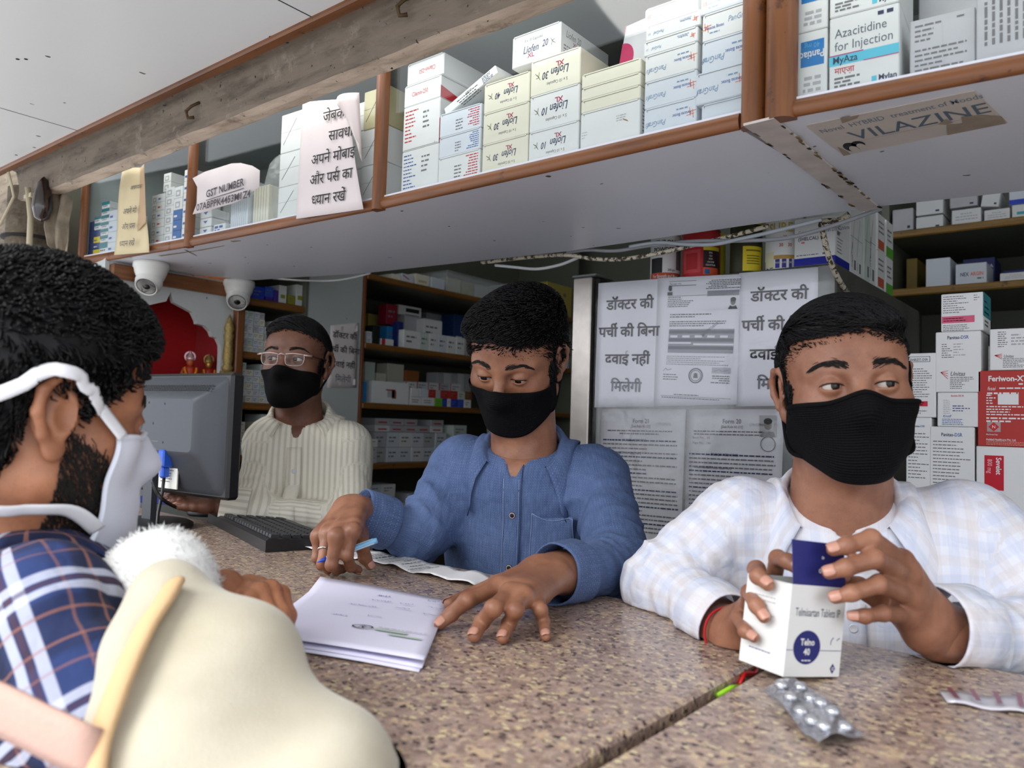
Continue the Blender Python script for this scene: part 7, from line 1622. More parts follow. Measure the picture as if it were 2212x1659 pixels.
def hand(fingers, thumb, wrist, fore, dorsal, skin, nail, s=1.0, rw=.027, h=.0015, palm_k=.012, flat=.8):
 """five-fingered hand from joint positions (world); fingers: index..little as [knuckle, mid joint, end joint, tip]"""
 pts = [Vector(p) for f in fingers + [thumb] for p in f] + [Vector(wrist), Vector(fore)]; lo = np.array([min(p[k] for p in pts) for k in range(3)]) - .045; hi = np.array([max(p[k] for p in pts) for k in range(3)]) + .045
 S = Sdf(lo, hi, h).frame(Matrix.Identity(4)); Wv = Vector(wrist); lat = (Vector(fingers[0][0]) - Vector(fingers[3][0])).normalized(); dorsal = Vector(dorsal).normalized()
 ax = (Wv - Vector(fore)).normalized(); lat = (lat - ax * lat.dot(ax)).normalized()
 for o in (-.012, 0, .012): S.cap(Vector(fore) + lat * o * s * 1.2, Wv + lat * o * s, .024 * s, .0185 * s, .02)
 for i, f in enumerate(fingers):
  k = Vector(f[0]); w0 = Wv + lat * (.017 - .0115 * i) * s; S.cap(w0, k - dorsal * .002, .0165 * s, .0122 * s, palm_k)
  if i < 3: S.cap(k.lerp(w0, .18) - dorsal * .003, Vector(fingers[i + 1][0]).lerp(w0, .18) - dorsal * .003, .0105 * s, .0105 * s, palm_k)
  S.ell(k + dorsal * .0012 * s, .0102 * s, .008)
 if thumb:
  t = [Vector(p) for p in thumb]; S.cap(t[0], t[1], .0165 * s, .0125 * s, .014); S.cap(t[0], Vector(fingers[0][0]).lerp(t[0], .35), .013 * s, .011 * s, .014)
 base = S.a.copy(); rr = [(.0098, .0092, .0082, .0070), (.0100, .0094, .0084, .0072), (.0096, .0088, .0078, .0067), (.0086, .0077, .0069, .0059)]; shells = []
 for i, f in enumerate(fingers + [thumb]):
  f = [Vector(p) for p in f]; ra = rr[i] if i < 4 else (.0125, .0112, .0106, .0080)
  ra = [x * s for x in ra]; q0 = 0 if i < 4 else 1
  for j in range(q0, 3): S.cap(f[j], f[j + 1], ra[j], ra[j + 1], .004 if j else .008)
  for j in (1, 2): S.ell(f[j], ra[j] * 1.0, .003)
  d = (f[3] - f[2]).normalized(); dn = (dorsal - d * dorsal.dot(d))
  if i == 4: dn = dn * .55 + lat * .6; dn = dn - d * dn.dot(d)
  bend = (f[1] - f[0]).normalized(); cr = bend - d * bend.dot(d)
  if i < 4 and cr.length > .25: dn = cr if cr.dot(dn) > -.3 else dn       # nail lies on the outside of the bend
  dn.normalize(); sd_ = d.cross(dn); r_ = ra[3] * 1.0; P = []
  for v in range(7):
   row = []; fv = v / 6; taper = 1 - .35 * max(0, fv - .75) / .25 - .25 * max(0, .2 - fv) / .2
   for u in range(-4, 5): a = R(52) * u / 4 * taper; row.append(f[3] + d * (-.0058 + .0118 * fv) * s + sd_ * math.sin(a) * r_ * 1.02 + dn * (math.cos(a) * r_ * 1.02 + .0002 - .0018 * max(0, fv - .6) * s))
   P.append(row)
  V, F = sheet_np(P, -.0006); shells.append((V, F, nail))
 V, F = S.mesh(); V = smooth_mesh(V, F, 1); return [(V, F, skin)] + shells
def torso_frame(SR, SL, hip):
 SR, SL, hip = Vector(SR), Vector(SL), Vector(hip); c = (SR + SL) / 2; x = (SR - SL).normalized(); z = (c - hip); z = (z - x * z.dot(x)).normalized(); y = z.cross(x)
 return Matrix(((x.x, y.x, z.x, c.x), (x.y, y.y, z.y, c.y), (x.z, y.z, z.z, c.z), (0, 0, 0, 1)))
def garment(J, h=.005, grow=1.0, chest=(.165, .108, .2), belly=(.165, .13, .24), arm=(.062, .053, .051, .042), neck_r=.062, vee=.06, wr=None, vr=.012, seed=0, hole=True, shy=0.0):
 """shirt (or, shrunk, the torso under it) from the joints J"""
 T = torso_frame(J['SR'], J['SL'], J['hip']); pts = [Vector(J[k]) for k in ('SR', 'SL', 'ER', 'EL', 'WR', 'WL', 'hip', 'neck')]
 lo = np.array([min(p[k] for p in pts) for k in range(3)]) - .2; hi = np.array([max(p[k] for p in pts) for k in range(3)]) + .17
 S = Sdf(lo, hi, h).frame(T); half = (Vector(J['SR']) - Vector(J['SL'])).length / 2; g = grow; hz_ = (T.inverted() @ Vector(J['hip']))
 S.ell((0, .012 + shy, -.17), (chest[0] * g, chest[1] * g, chest[2] * .86 * g), .0); S.cap((-half * .72, shy * .5, -.05), (half * .72, shy * .5, -.05), .062 * g, .062 * g, .06)
 S.ell((hz_.x * .5, hz_.y * .5 + .02, hz_.z * .62), (belly[0] * g, belly[1] * g, belly[2]), .08); S.ell((hz_.x, hz_.y, hz_.z), (belly[0] * g * .98, belly[1] * g * .95, .15), .08)
 nb = T.inverted() @ Vector(J['neck'])
 S.ell(nb + Vector((0, .036, -.050)), (.098, .062, .062), .045)
 for sx, k in ((1, 'R'), (-1, 'L')):
  sh, el, wr_ = Vector(J['S' + k]), Vector(J['E' + k]), Vector(J['W' + k])
  if hole: wr_ = wr_ - (wr_ - el).normalized() * .055
  S.cap(sh, el, arm[0] * g, arm[1] * g, .05, wr=wr and wr.get('U' + k), world=True); S.cap(el, wr_, arm[2] * g, arm[3] * g, .022, wr=wr and wr.get('F' + k), world=True)
  S.cap(nb + Vector((0, -.018, -.034)), (sx * half * .9, -.008, -.018), .040 * g, .048 * g, .05)
 if hole:
  S.ell(nb + Vector((0, -.008, .080)), (.120, .110, .056), .02, 's')
  S.cap(nb + Vector((0, -.002, .012)), nb + Vector((0, .0, .12)), neck_r * .92, neck_r * 1.05, .012, 's')
  if vee: S.cap(nb + Vector((0, neck_r * .8, .0)), nb + Vector((0, neck_r * 1.1 + .02, -.012 - vee)), vr, .003, .008, 's')
 return S, T
def pattern(V, J, T):
 """cloth coordinates: across / along the torso or the sleeve each vertex belongs to"""
 L = (V - np.array(T.translation)) @ np.array(T.to_3x3()); out = np.stack([L[:, 0], L[:, 2], L[:, 1]], 1); best = np.sqrt((L[:, 0] / .19) ** 2 + (L[:, 1] / .13) ** 2) * .13 - .13; best = np.where(L[:, 2] > .03, .03 + best * 0, best)
 half = (Vector(J['SR']) - Vector(J['SL'])).length / 2
 for sx, k in ((1, 'R'), (-1, 'L')):
  acc = 0
  for a, b, r0_, r1_ in (('S', 'E', .062, .053), ('E', 'W', .051, .042)):
   a, b = np.array(J[a + k]), np.array(J[b + k]); ab = b - a; Ln = np.linalg.norm(ab); t = ((V - a) @ ab) / Ln ** 2; tcl = np.clip(t, 0, 1); Q = V - (a + tcl[:, None] * ab)
   d = np.linalg.norm(Q, axis=1) - (r0_ + (r1_ - r0_) * tcl); ax = ab / Ln; e1 = -np.array(fwd); e1 = e1 - ax * (e1 @ ax); e1 /= np.linalg.norm(e1); e2 = np.cross(ax, e1); an = np.arctan2(V @ e2 - a @ e2, V @ e1 - a @ e1)
   sel = (d < best) & ((L[:, 0] * sx > half * .93) | (d < best - .03)); out[sel] = np.stack([an * .055 + .37 * sx, acc + t * Ln, 0 * t], 1)[sel]; best = np.where(sel, d, best); acc += Ln
 return out
def cloth_mesh(name, S, T, J, m, parent, origin, noise=.0022, nscale=38, seed=0, fold=None):
 V, F = S.mesh(); V = smooth_mesh(V, F, 2); N = vnormals(V, F); wn = np.clip((np.linalg.norm(V - np.array(J['neck']), axis=1) - .085) / .06, 0, 1); V = V + N * (wn * (np_noise(V, nscale, seed) * noise + np_noise(V * np.array([1, 1, .55]), nscale * 2.2, seed + 5) * noise * .5 - (np.maximum(0, 1 - np.abs(np_noise(V * np.array([1, 1, .5]), nscale * .75, seed + 9)) * 5) * noise * 1.1)))[:, None]
 if fold is not None: V = V + (N * wn[:, None]) * fold(V, (V - np.array(T.translation)) @ np.array(T.to_3x3()))[:, None]
 return np_mesh(name, [(V, F, m)], parent, pattern(V, J, T), origin)
def drape_grid(S, T, pts, off=.0016):
 """grid of (x, z) torso coordinates cast on the front of the shirt"""
 P = np.array([[tuple(T @ Vector((x, .34, z))) for x, z in row] for row in pts]); D = -np.array(T.to_3x3() @ Vector((0, 1, 0))); return S.march(P, np.broadcast_to(D, P.shape), off, 70, .5)
def patch(name, S, T, pts, m, parent, origin, J, th=.0016, off=.002):
 P = drape_grid(S, T, pts, off); V, F = sheet_np(P, th)
 if np.dot(np.cross(P[0, 1] - P[0, 0], P[1, 0] - P[0, 0]), np.array(T.to_3x3() @ Vector((0, 1, 0)))) > 0: V, F = sheet_np(P[:, ::-1], th)
 return np_mesh(name, [(V, F, m)], parent, pattern(V, J, T), origin)
def button(S, T, x, z, parent, origin, m, m2=None, r=.0056):
 p = drape_grid(S, T, [[(x, z)]], .0036)[0, 0]; g = Vector(S.grad(p[None])[0]); Q = g.to_track_quat('Z', 'Y').to_matrix().to_4x4(); Q.translation = Vector(p) - Vector(origin)
 b = MB(); b.lathe([(r, -.001), (r, .0009), (r * .86, .0016), (r * .7, .0011), (.0002, .001)], m, 18, Q)
 if m2:
  b.lathe([(r * 1.12, -.0012), (r * 1.14, .0004), (r * 1.0, .0012)], m2, 18, Q)
  for a in range(4): b.disc(Q, r * .3 * math.cos(a * 1.57 + .78), r * .3 * math.sin(a * 1.57 + .78), .0007, .0007, m2, .0014, 8)
 return b.build('button', parent)
def collar(parent, origin, m, N, up, front, rn, J, T, hs=.032, fall=.040, point=.03, spread=.02, open_=20, lower=.03, S=None, th=.0018):
 """stand-and-fall collar around the neck base N"""
 N, up, front = Vector(N), Vector(up).normalized(), Vector(front); front = (front - up * front.dot(up)).normalized(); right = front.cross(up); P = []; n = 60
 for j in range(n + 1):
  ph = R(open_) + (2 * math.pi - 2 * R(open_)) * j / n; c = math.cos(ph); f = max(0, c) ** 1.3; rad = front * c * 1.04 + right * math.sin(ph); edge = max(0, 1 - min(j, n - j) / (n * .16)); edge = edge * edge * (3 - 2 * edge)
  zb = -.010 - lower * f; B = N + up * zb; h = hs * (1 - .25 * f); fl = fall * (1 + .1 * f) + point * edge; sp = .010 + spread * (.4 + .6 * max(0, c)); row = []
  tang = (right * c - front * math.sin(ph)) * (1 if j < n / 2 else -1)
  row += [B + rad * (rn + .003), B + up * h * .5 + rad * (rn + .001), B + up * h + rad * rn, B + up * (h + .0026) + rad * (rn + .0035), B + up * h + rad * (rn + .007)]
  for q in (.25, .5, .75, 1.0): row.append(B + up * (h - fl * q) + rad * (rn + .007 + sp * q ** 1.2) + tang * (.016 * edge * q))
  P.append(row)
 P = np.array([[tuple(p) for p in r] for r in P]).transpose(1, 0, 2)
 if S is not None:
  for i in range(4, P.shape[0]):
   for _ in range(3): d = S.sample(P[i]); P[i] += S.grad(P[i], .006) * np.clip(.0065 - d, 0, .012)[:, None]
 V, F = sheet_np(P[:, ::-1], th); nn = P.shape[1] * P.shape[0]
 jj, ii = np.meshgrid(np.arange(P.shape[0]), np.arange(n + 1), indexing='ij'); at = np.stack([ii * .0085, jj * .011, 0 * ii], 2).reshape(-1, 3)
 return np_mesh('collar', [(V, F, m)], parent, np.concatenate([at, at]), origin)
def cuff(parent, origin, m, a, w, ra, rw, side, flat=.85, th=.002, ln=.055, face=None):
 """cuff band: ring with a visible inside, from a towards the wrist w"""
 a, w = Vector(a), Vector(w); d = (w - a).normalized(); a = w - d * ln; e1 = Vector(side) - d * Vector(side).dot(d); e1.normalize(); e2 = d.cross(e1); n = 36; rows = []
 for t, r_ in ((0, ra), (.1, ra + .0012), (.5, (ra + rw) / 2 + .0014), (.92, rw + .0012), (1, rw), (1, rw - th), (.5, rw - th - .001), (.05, rw - th - .002)):
  rows.append([tuple(a + d * ln * t + (e1 * math.cos(q) + e2 * math.sin(q) * flat) * (r_ + .0006 * math.sin(5 * q))) for q in np.linspace(0, 2 * math.pi, n + 1)[:-1]])
 P = np.array(rows); nr = len(rows); V = P.reshape(-1, 3); F = [(i * n + k, i * n + (k + 1) % n, (i + 1) * n + (k + 1) % n, (i + 1) * n + k) for i in range(nr - 1) for k in range(n)]
 jj, ii = np.meshgrid(np.arange(nr), np.arange(n), indexing='ij'); at = np.stack([ii * .0066, jj * .010, 0 * ii], 2).reshape(-1, 3)
 return np_mesh('cuff', [(V, np.array(F), m)], parent, at, origin)
def lower_body(parent, origin, hip, knees, feet, trm, shm):
 """seated hips, trouser legs and shoes"""
 hip = Vector(hip); S = Sdf(np.array([min(p[k] for p in [hip] + knees + feet) for k in range(3)]) - .2, np.array([max(p[k] for p in [hip] + knees + feet) for k in range(3)]) + .2, .012).frame(Matrix.Identity(4)); lat = (knees[0] - knees[1]); lat.z = 0; lat.normalize()
 S.ell(hip, (.165, .13, .12), 0)
 for kn, ft, sg in zip(knees, feet, (1, -1)): S.cap(hip + lat * .085 * sg - Z * .02, kn, .085, .062, .05); S.cap(kn, ft + Z * .05, .058, .045, .03)
 V, F = S.mesh(); V = smooth_mesh(V, F, 1); np_mesh('trousers', [(V, F, trm)], parent, None, origin)
 for kn, ft in zip(knees, feet):
  d = (kn - hip); d.z = 0; d.normalize(); S = Sdf(np.array(ft) - .2, np.array(ft) + .2, .008).frame(Matrix.Identity(4)); S.cap(ft + Z * .045, ft + Z * .038 + d * .09, .044, .034, .03); S.fn(lambda x, y, z: -(z - .004 - 0 * x), .004)
  V, F = S.mesh(); np_mesh('shoe', [(V, F, shm)], parent, None, origin)
def stool(x, y, h, label):
 t = empty('stool', (x, y, 0), label, 'stool'); b = MB(); b.lathe([(.001, h - .03), (.16, h - .03), (.165, h - .015), (.16, h), (.001, h)], black_pl, 28); b.build('seat', t)
 for k in range(4):
  a = math.pi / 4 + k * math.pi / 2; b = MB(); b.tube([(.11 * math.cos(a), .11 * math.sin(a), h - .03), (.17 * math.cos(a), .17 * math.sin(a), 0.0)], .012, steel_m, 8); b.build('leg', t)
# -- cloths
def pat_graph(name, rough=.85):
 g = NG(name, rough); at = g.n('Attribute', attribute_name='pat').outputs['Vector']; sp = g.n('SeparateXYZ', {0: at}).outputs; return g, at, sp[0], sp[1]
def band(g, v, pitch, c, wd, soft=.06):
 """1 inside a stripe of relative width wd centred at c of every pitch"""
 f = g.math('FRACT', g.math('ADD', g.math('DIVIDE', v, pitch), 100.5 - c)); d = g.math('ABSOLUTE', g.math('SUBTRACT', f, .5)); return g.n('MapRange', {0: d, 1: wd / 2 + soft * wd, 2: wd / 2 - soft * wd, 3: 0., 4: 1.}).outputs[0]
def creases(g, c, fine, fs):
 """weave plus soft ridged creases"""
 tc_ = g.n('TexCoord').outputs['Object']; n = g.noise(g.n('Mapping', {'Vector': tc_, 'Scale': (1, 1, .6)}).outputs[0], 13., 3, .45); m = g.noise(tc_, 34., 2, .4)
 r1 = g.math('ABSOLUTE', g.math('SUBTRACT', n, .5)); r2 = g.math('ABSOLUTE', g.math('SUBTRACT', m, .5)); h = g.math('ADD', g.math('POWER', r1, .95), g.math('MULTIPLY', r2, .35)); h = g.math('ADD', h, g.math('MULTIPLY', fine, fs)); return g.out(c, h, .55, .02)
def blue_cloth():
 g, at, u, v = pat_graph('blue_micro_check'); tc_ = g.n('TexCoord').outputs['Object']
 n1 = g.noise(g.n('Mapping', {'Vector': at, 'Scale': (420, 46, 1)}).outputs[0], 1., 3); n3 = g.noise(g.n('Mapping', {'Vector': at, 'Scale': (46, 420, 1)}).outputs[0], 1., 3); n2 = g.noise(tc_, 14., 4)
 c = g.mix(g.step(n2, .3, .7), srgb(66, 86, 124), srgb(82, 102, 142)); c = g.mix(g.math('MULTIPLY', g.step(n1, .45, .7), .35), c, srgb(112, 134, 176)); c = g.mix(g.math('MULTIPLY', g.step(n3, .45, .7), .25), c, srgb(50, 72, 122))
 p = .0044; a = g.math('MULTIPLY', band(g, u, p, .5, .62), band(g, v, p, .5, .62)); b_ = g.math('MULTIPLY', band(g, u, p, .5, .26), band(g, v, p, .5, .26)); c = g.mix(g.math('MULTIPLY', a, .36), c, srgb(40, 60, 112)); c = g.mix(g.math('MULTIPLY', b_, .5), c, srgb(140, 156, 186)); return creases(g, c, n1, .012)
def plaid_white():
 g, at, u, v = pat_graph('white_pastel_check'); c = srgb(218, 220, 230); c = g.mix(g.math('MULTIPLY', band(g, u, .042, .25, .30), .34), c, srgb(186, 196, 222)); c = g.mix(g.math('MULTIPLY', band(g, v, .042, .25, .30), .34), c, srgb(186, 196, 222))
 c = g.mix(g.math('MULTIPLY', band(g, u, .042, .75, .26), .30), c, srgb(204, 192, 186)); c = g.mix(g.math('MULTIPLY', band(g, v, .042, .75, .26), .30), c, srgb(204, 192, 186)); n1 = g.noise(g.n('Mapping', {'Vector': at, 'Scale': (300, 60, 1)}).outputs[0], 1., 2); c = g.mix(g.math('MULTIPLY', g.step(n1, .5, .75), .25), c, srgb(240, 240, 246)); return creases(g, c, n1, .008)
def stripe_cream():
 g, at, u, v = pat_graph('cream_stripe'); c = g.mix(g.math('MULTIPLY', band(g, u, .0135, .5, .42), .5), srgb(236, 231, 214), srgb(184, 178, 158)); c = g.mix(g.math('MULTIPLY', band(g, u, .0135, .0, .10), .7), c, srgb(238, 234, 222)); n1 = g.noise(at, 120., 2); return creases(g, c, n1, .006)
def flannel():
 g, at, u, v = pat_graph('blue_flannel_check', .95); n2 = g.noise(at, 60., 3); c = g.mix(band(g, u, .11, .5, .45), srgb(34, 52, 100), srgb(20, 28, 60)); c = g.mix(g.math('MULTIPLY', band(g, v, .11, .5, .45), .6), c, srgb(18, 25, 54))
 for vv in (u, v):
  for c0, wd, col, am in ((.06, .075, srgb(186, 190, 208), .85), (.20, .075, srgb(186, 190, 208), .85), (.13, .04, srgb(70, 44, 56), .8), (.38, .022, srgb(150, 100, 80), .7), (.62, .022, srgb(150, 100, 80), .7), (.82, .022, srgb(150, 100, 80), .5)): c = g.mix(g.math('MULTIPLY', band(g, vv, .11, c0, wd), am * .8), c, col)
 return creases(g, c, n2, .02)
def knit_black():
 g, at, u, v = pat_graph('black_knit', .8); w1 = g.math('SINE', g.math('MULTIPLY', v, 2 * math.pi / .0034)); w2 = g.math('SINE', g.math('MULTIPLY', u, 2 * math.pi / .0026)); hgt = g.math('ADD', w1, g.math('MULTIPLY', w2, .4)); g.b.inputs['Specular IOR Level'].default_value = .12; return g.out(g.mix(g.step(w1, -.9, .6), (.0016, .0016, .002), (.0045, .0045, .0055)), hgt, .5, .0012)
blue_m, plaid_m, stripe_m, flannel_m, knit_m = blue_cloth(), plaid_white(), stripe_cream(), flannel(), knit_black()
mask_black = mat('black_jersey', (.003, .003, .0035), .8, spec=.12, bump=.15, bscale=700)
trouser_m = mat('dark_trousers', srgb(46, 48, 56), .85); shoe_m = mat('black_shoe', srgb(28, 26, 26), .4)
nail_m = mat('finger_nail', srgb(188, 138, 120), .3, spec=.5); nail_dark = mat('bruised_nail', srgb(120, 92, 84), .35)
# -- man in the pale checked shirt holding the carton
skinR = skin_mat('skin_brown', srgb(158, 110, 86), srgb(130, 86, 66))
def man_right():
 M = head_frame(1824, 841, 1.07, 12, -1, -4, 1.0); org = W(1830, 1300, 1.15); org.z = 0
 neck = W(1812, 1085, 1.105)
 J = dict(neck=neck, SR=W(1588, 1122, 1.15), SL=W(2108, 1135, 1.06), ER=W(1432, 1262, 1.13), WR=W(1566, 1352, .965), EL=W(2296, 1370, .98), WL=W(2030, 1372, .885), hip=W(1860, 1640, 1.24))
 root = None
 s = build_head(M, neck - Z * .04, open_=.0038, lid=-.0010, fat=1.06, neck_r=.062)
 V, F = s.mesh(); V = smooth_mesh(V, F, 1)
 shells = [(V, F, skinR)]
 gz = M.to_3x3() @ Vector((-.34, 1, .0)); gz.normalize()
 for x in (-1, 1): shells += eyeball(M @ Vector((x * .0325, .0745, -.001)), gz)
 Ti = TELNO.inverted()
 def clear(p, side):
  """keep a finger joint outside the carton"""
  q = Ti @ W(*p)
  if side == 'L': q.y = min(q.y, -.0085 + .16 * max(0, q.z - bh))
  elif q.z < bh + .004 and q.y < bd: q.x = min(q.x, -.0088)
  return TELNO @ q
 ft = lambda *q: [clear(p, 'L') for p in q]; fr_ = lambda *q: [clear(p, 'R') for p in q]; fw = lambda *q: [W(*p) for p in q]
 L_f = [ft((1948, 1212, .845), (1882, 1163, .805), (1828, 1179, .793), (1800, 1187, .795)), ft((1962, 1246, .843), (1890, 1207, .79), (1828, 1226, .782), (1791, 1236, .786)), ft((1964, 1288, .843), (1898, 1262, .79), (1840, 1281, .782), (1804, 1290, .786)), ft((1958, 1330, .85), (1908, 1325, .80), (1868, 1331, .793), (1843, 1330, .797))]
 L_t = fw((1985, 1345, .885), (1905, 1300, .885), (1855, 1268, .875), (1815, 1252, .865))
 shells += hand(L_f, L_t, W(2002, 1342, .872), W(2060, 1385, .90), -fwd + upv * .15, skinR, nail_m, 1.0)
 R_f = [fr_((1668, 1262, .885), (1680, 1206, .862), (1700, 1212, .832), (1722, 1228, .822)), fr_((1640, 1285, .885), (1634, 1230, .85), (1660, 1246, .818), (1684, 1264, .806)), fr_((1616, 1318, .89), (1619, 1280, .85), (1653, 1309, .812), (1676, 1334, .803)), fr_((1600, 1352, .895), (1595, 1336, .855), (1625, 1364, .818), (1649, 1377, .808))]
 R_t = fw((1610, 1375, .91), (1650, 1330, .915), (1700, 1290, .905), (1740, 1265, .89))
 shells += hand(R_f, R_t, W(1588, 1365, .925), W(1530, 1362, .985), -rgt - fwd * .2, skinR, nail_m, .96)
 Jb = dict(J); S0, T0_ = garment(Jb, .009, .72, hole=False); Vt, Ft = S0.mesh(); shells.append((smooth_mesh(Vt, Ft, 1), Ft, skinR))
 root = np_mesh('person', shells, None, None, org); root.location = org
 tag(root, 'man in a pale checked shirt and black mask opening a small white carton', 'person')
 wr = dict(UR=[(.9, .35, .006, 26, 1.0), (.35, .3, .004, 18, 2.0)], FR=[(.05, .3, .006, 30, .4), (.8, .3, .004, 26, 2.2)], UL=[(.85, .4, .006, 24, 3.0)], FL=[(.15, .4, .006, 28, 1.4), (.85, .3, .004, 30, .2)])
 S, T = garment(J, .005, 1.0, (.175, .118, .2), (.18, .15, .24), (.060, .060, .056, .041), .068, .022, wr, .020)
 def fold(V, L): return -.006 * np.maximum(0, 1 - 2.2 * np.abs(np.sin(L[:, 0] * 26 + np.sin(L[:, 2] * 14) * 1.5 + 1.0))) * np.exp(-((L[:, 2] + .12) / .13) ** 2) * (np.abs(L[:, 0]) < .2) + .003 * np.sin((L[:, 2] * 55 + L[:, 0] * 42 * np.sign(L[:, 0]))) * np.exp(-((np.abs(L[:, 0]) - .15) / .06) ** 2)
 sh = cloth_mesh('shirt', S, T, J, plaid_m, root, org, .002, 30, 3, fold)
 up = T.to_3x3() @ Vector((0, .12, 1)); fr = T.to_3x3() @ Vector((0, 1, 0))
 collar(sh, org, plaid_m, neck - Z * .004, up, fr, .070, J, T, .036, .050, .030, .050, 40, .036, S)
 nz = (T.inverted() @ neck)
 px_ = [[(nz.x - .018 + .036 * j / 3 - .010 * i / 24, -.045 - .40 * i / 24) for j in range(4)] for i in range(25)]
 patch('placket', S, T, px_, plaid_m, sh, org, J, .0016, .0022)
 for z in (-.075, -.17, -.27): button(S, T, nz.x - .004, z, sh, org, mat('pearl_button', srgb(206, 208, 214), .25))
 cuff(sh, org, plaid_m, J['EL'], W(2016, 1356, .880), .050, .047, upv, .95, .002, .065); cuff(sh, org, plaid_m, J['ER'], W(1578, 1362, .945), .049, .045, upv, .95, .002, .06)
 Pv = np.array([[tuple(neck + (T.to_3x3() @ Vector((x, .050 - .6 * x * x / .05 + .012 * q, -.030 - .02 * q + .25 * abs(x))))) for x in np.linspace(-.045, .045, 11)] for q in range(5)]); Vv, Fv = sheet_np(Pv[:, ::-1], .002); np_mesh('vest', [(Vv, Fv, mat('pink_vest', srgb(232, 206, 200), .8))], sh, None, org)
 el = lambda a: (19 - 1 * a - 4 * math.sin(a * 3.14), -47 + 25 * a ** 2.4); Vm, Fm_, at, P = face_mask('face_mask', M, s, root, knit_m, (0, .004, -.048), el, 84, .0032, org)
 mk = np_mesh('face_mask', [(Vm, Fm_, knit_m)], root, at, org)
 o = Vector(org); b = MB(); b.tube([Vector(p) + (Vector(p) - M @ Vector((0, 0, -.04))).normalized() * .0006 - o for p in P[0]], .0034, mask_black, 8); b.build('top_band', mk)
 for sx in (-1, 1):
  c0, c1 = (P[0, -1], P[-1, -1]) if sx > 0 else (P[0, 0], P[-1, 0]); m_ = lambda x, y, z: M @ Vector((sx * x, y, z))
  q = spline([Vector(P[2, -6 if sx > 0 else 5]), Vector(c0), m_(.0795, .014, .022), m_(.0815, -.004, .035), m_(.0830, -.026, .030), m_(.0830, -.034, .0), m_(.079, -.022, -.032), Vector(c1) + (M.to_3x3() @ Vector((sx * .004, 0, 0))), Vector(P[-2, -6 if sx > 0 else 5])], 6); b = MB(); b.tube([p - o for p in q], .0028, mask_black, 8); b.build('ear_loop', mk)
 np_mesh('eyebrows', [brows(s, M, 3, .0015, 210, 1.2)], root, None, org)['kind'] = 'stuff'; np_mesh('eyelashes', [lashes(s, M, -.0010, .0038)], root, None, org)
 def cap(q):
  q.ell((0, -.014, .036), (.0815, .1035, .0905), 0); q.ell((0, .03, .068), (.066, .056, .044), .03)
  q.fn(lambda x, y, z: (y - (.030 + .80 * np.maximum(z - .026, 0) + .9 * np.maximum(z - .052, 0) - 7 * np.maximum(np.abs(x) - .030, 0) ** 2 * (z > .02) * (z < .08) * 3.5)), .02)
  q.fn(lambda x, y, z: -(z + .075 + .0 * x), .01); q.fn(lambda x, y, z: -(z - (-.022 + 1.2 * (y > .018) * (y - .018)) - 0 * x) - 10 * (y < -.036), .004)
  for x in (-1, 1): q.ell((x * .085, -.010, -.004), (.03, .026, .036), .006, 's')
 flow = lambda l: np.stack([-.9 * np.ones(len(l)) * (l[:, 2] > .06) - np.sign(l[:, 0]) * .15 + .25 * np.sign(l[:, 0]) * (l[:, 2] <= .06), .55 * (l[:, 2] > .06) + .45 * (l[:, 2] <= .06), -.25 - 1.2 * (l[:, 2] <= .06)], 1)
 hair_part('hair', M, root, cap, flow, 8000, .038, .0008, .0042, 5, .14, origin=org, jitter=.26, skin=s, over=.009)
 hp = Vector(J['hip']); lower_body(root, org, hp, [hp + Vector((-.16, -.38, -.10)), hp + Vector((.14, -.36, -.10))], [Vector((hp.x - .17, hp.y - .32, 0)), Vector((hp.x + .15, hp.y - .30, 0))], trouser_m, shoe_m)
 stool(hp.x, hp.y + .03, hp.z - .135, 'round black stool under the man in the pale checked shirt')
 w0 = W(1572, 1370, .935); d = (W(1588, 1365, .925) - W(1530, 1362, .985)).normalized(); e1 = d.orthogonal().normalized(); e2 = d.cross(e1); b = MB(); b.tube([w0 + (e1 * math.cos(a) + e2 * math.sin(a)) * .0305 - o for a in np.linspace(0, 6.283, 25)], .0016, mat('red_thread', srgb(170, 20, 30), .8), 6); b.build('wrist_thread', root)
man_right()
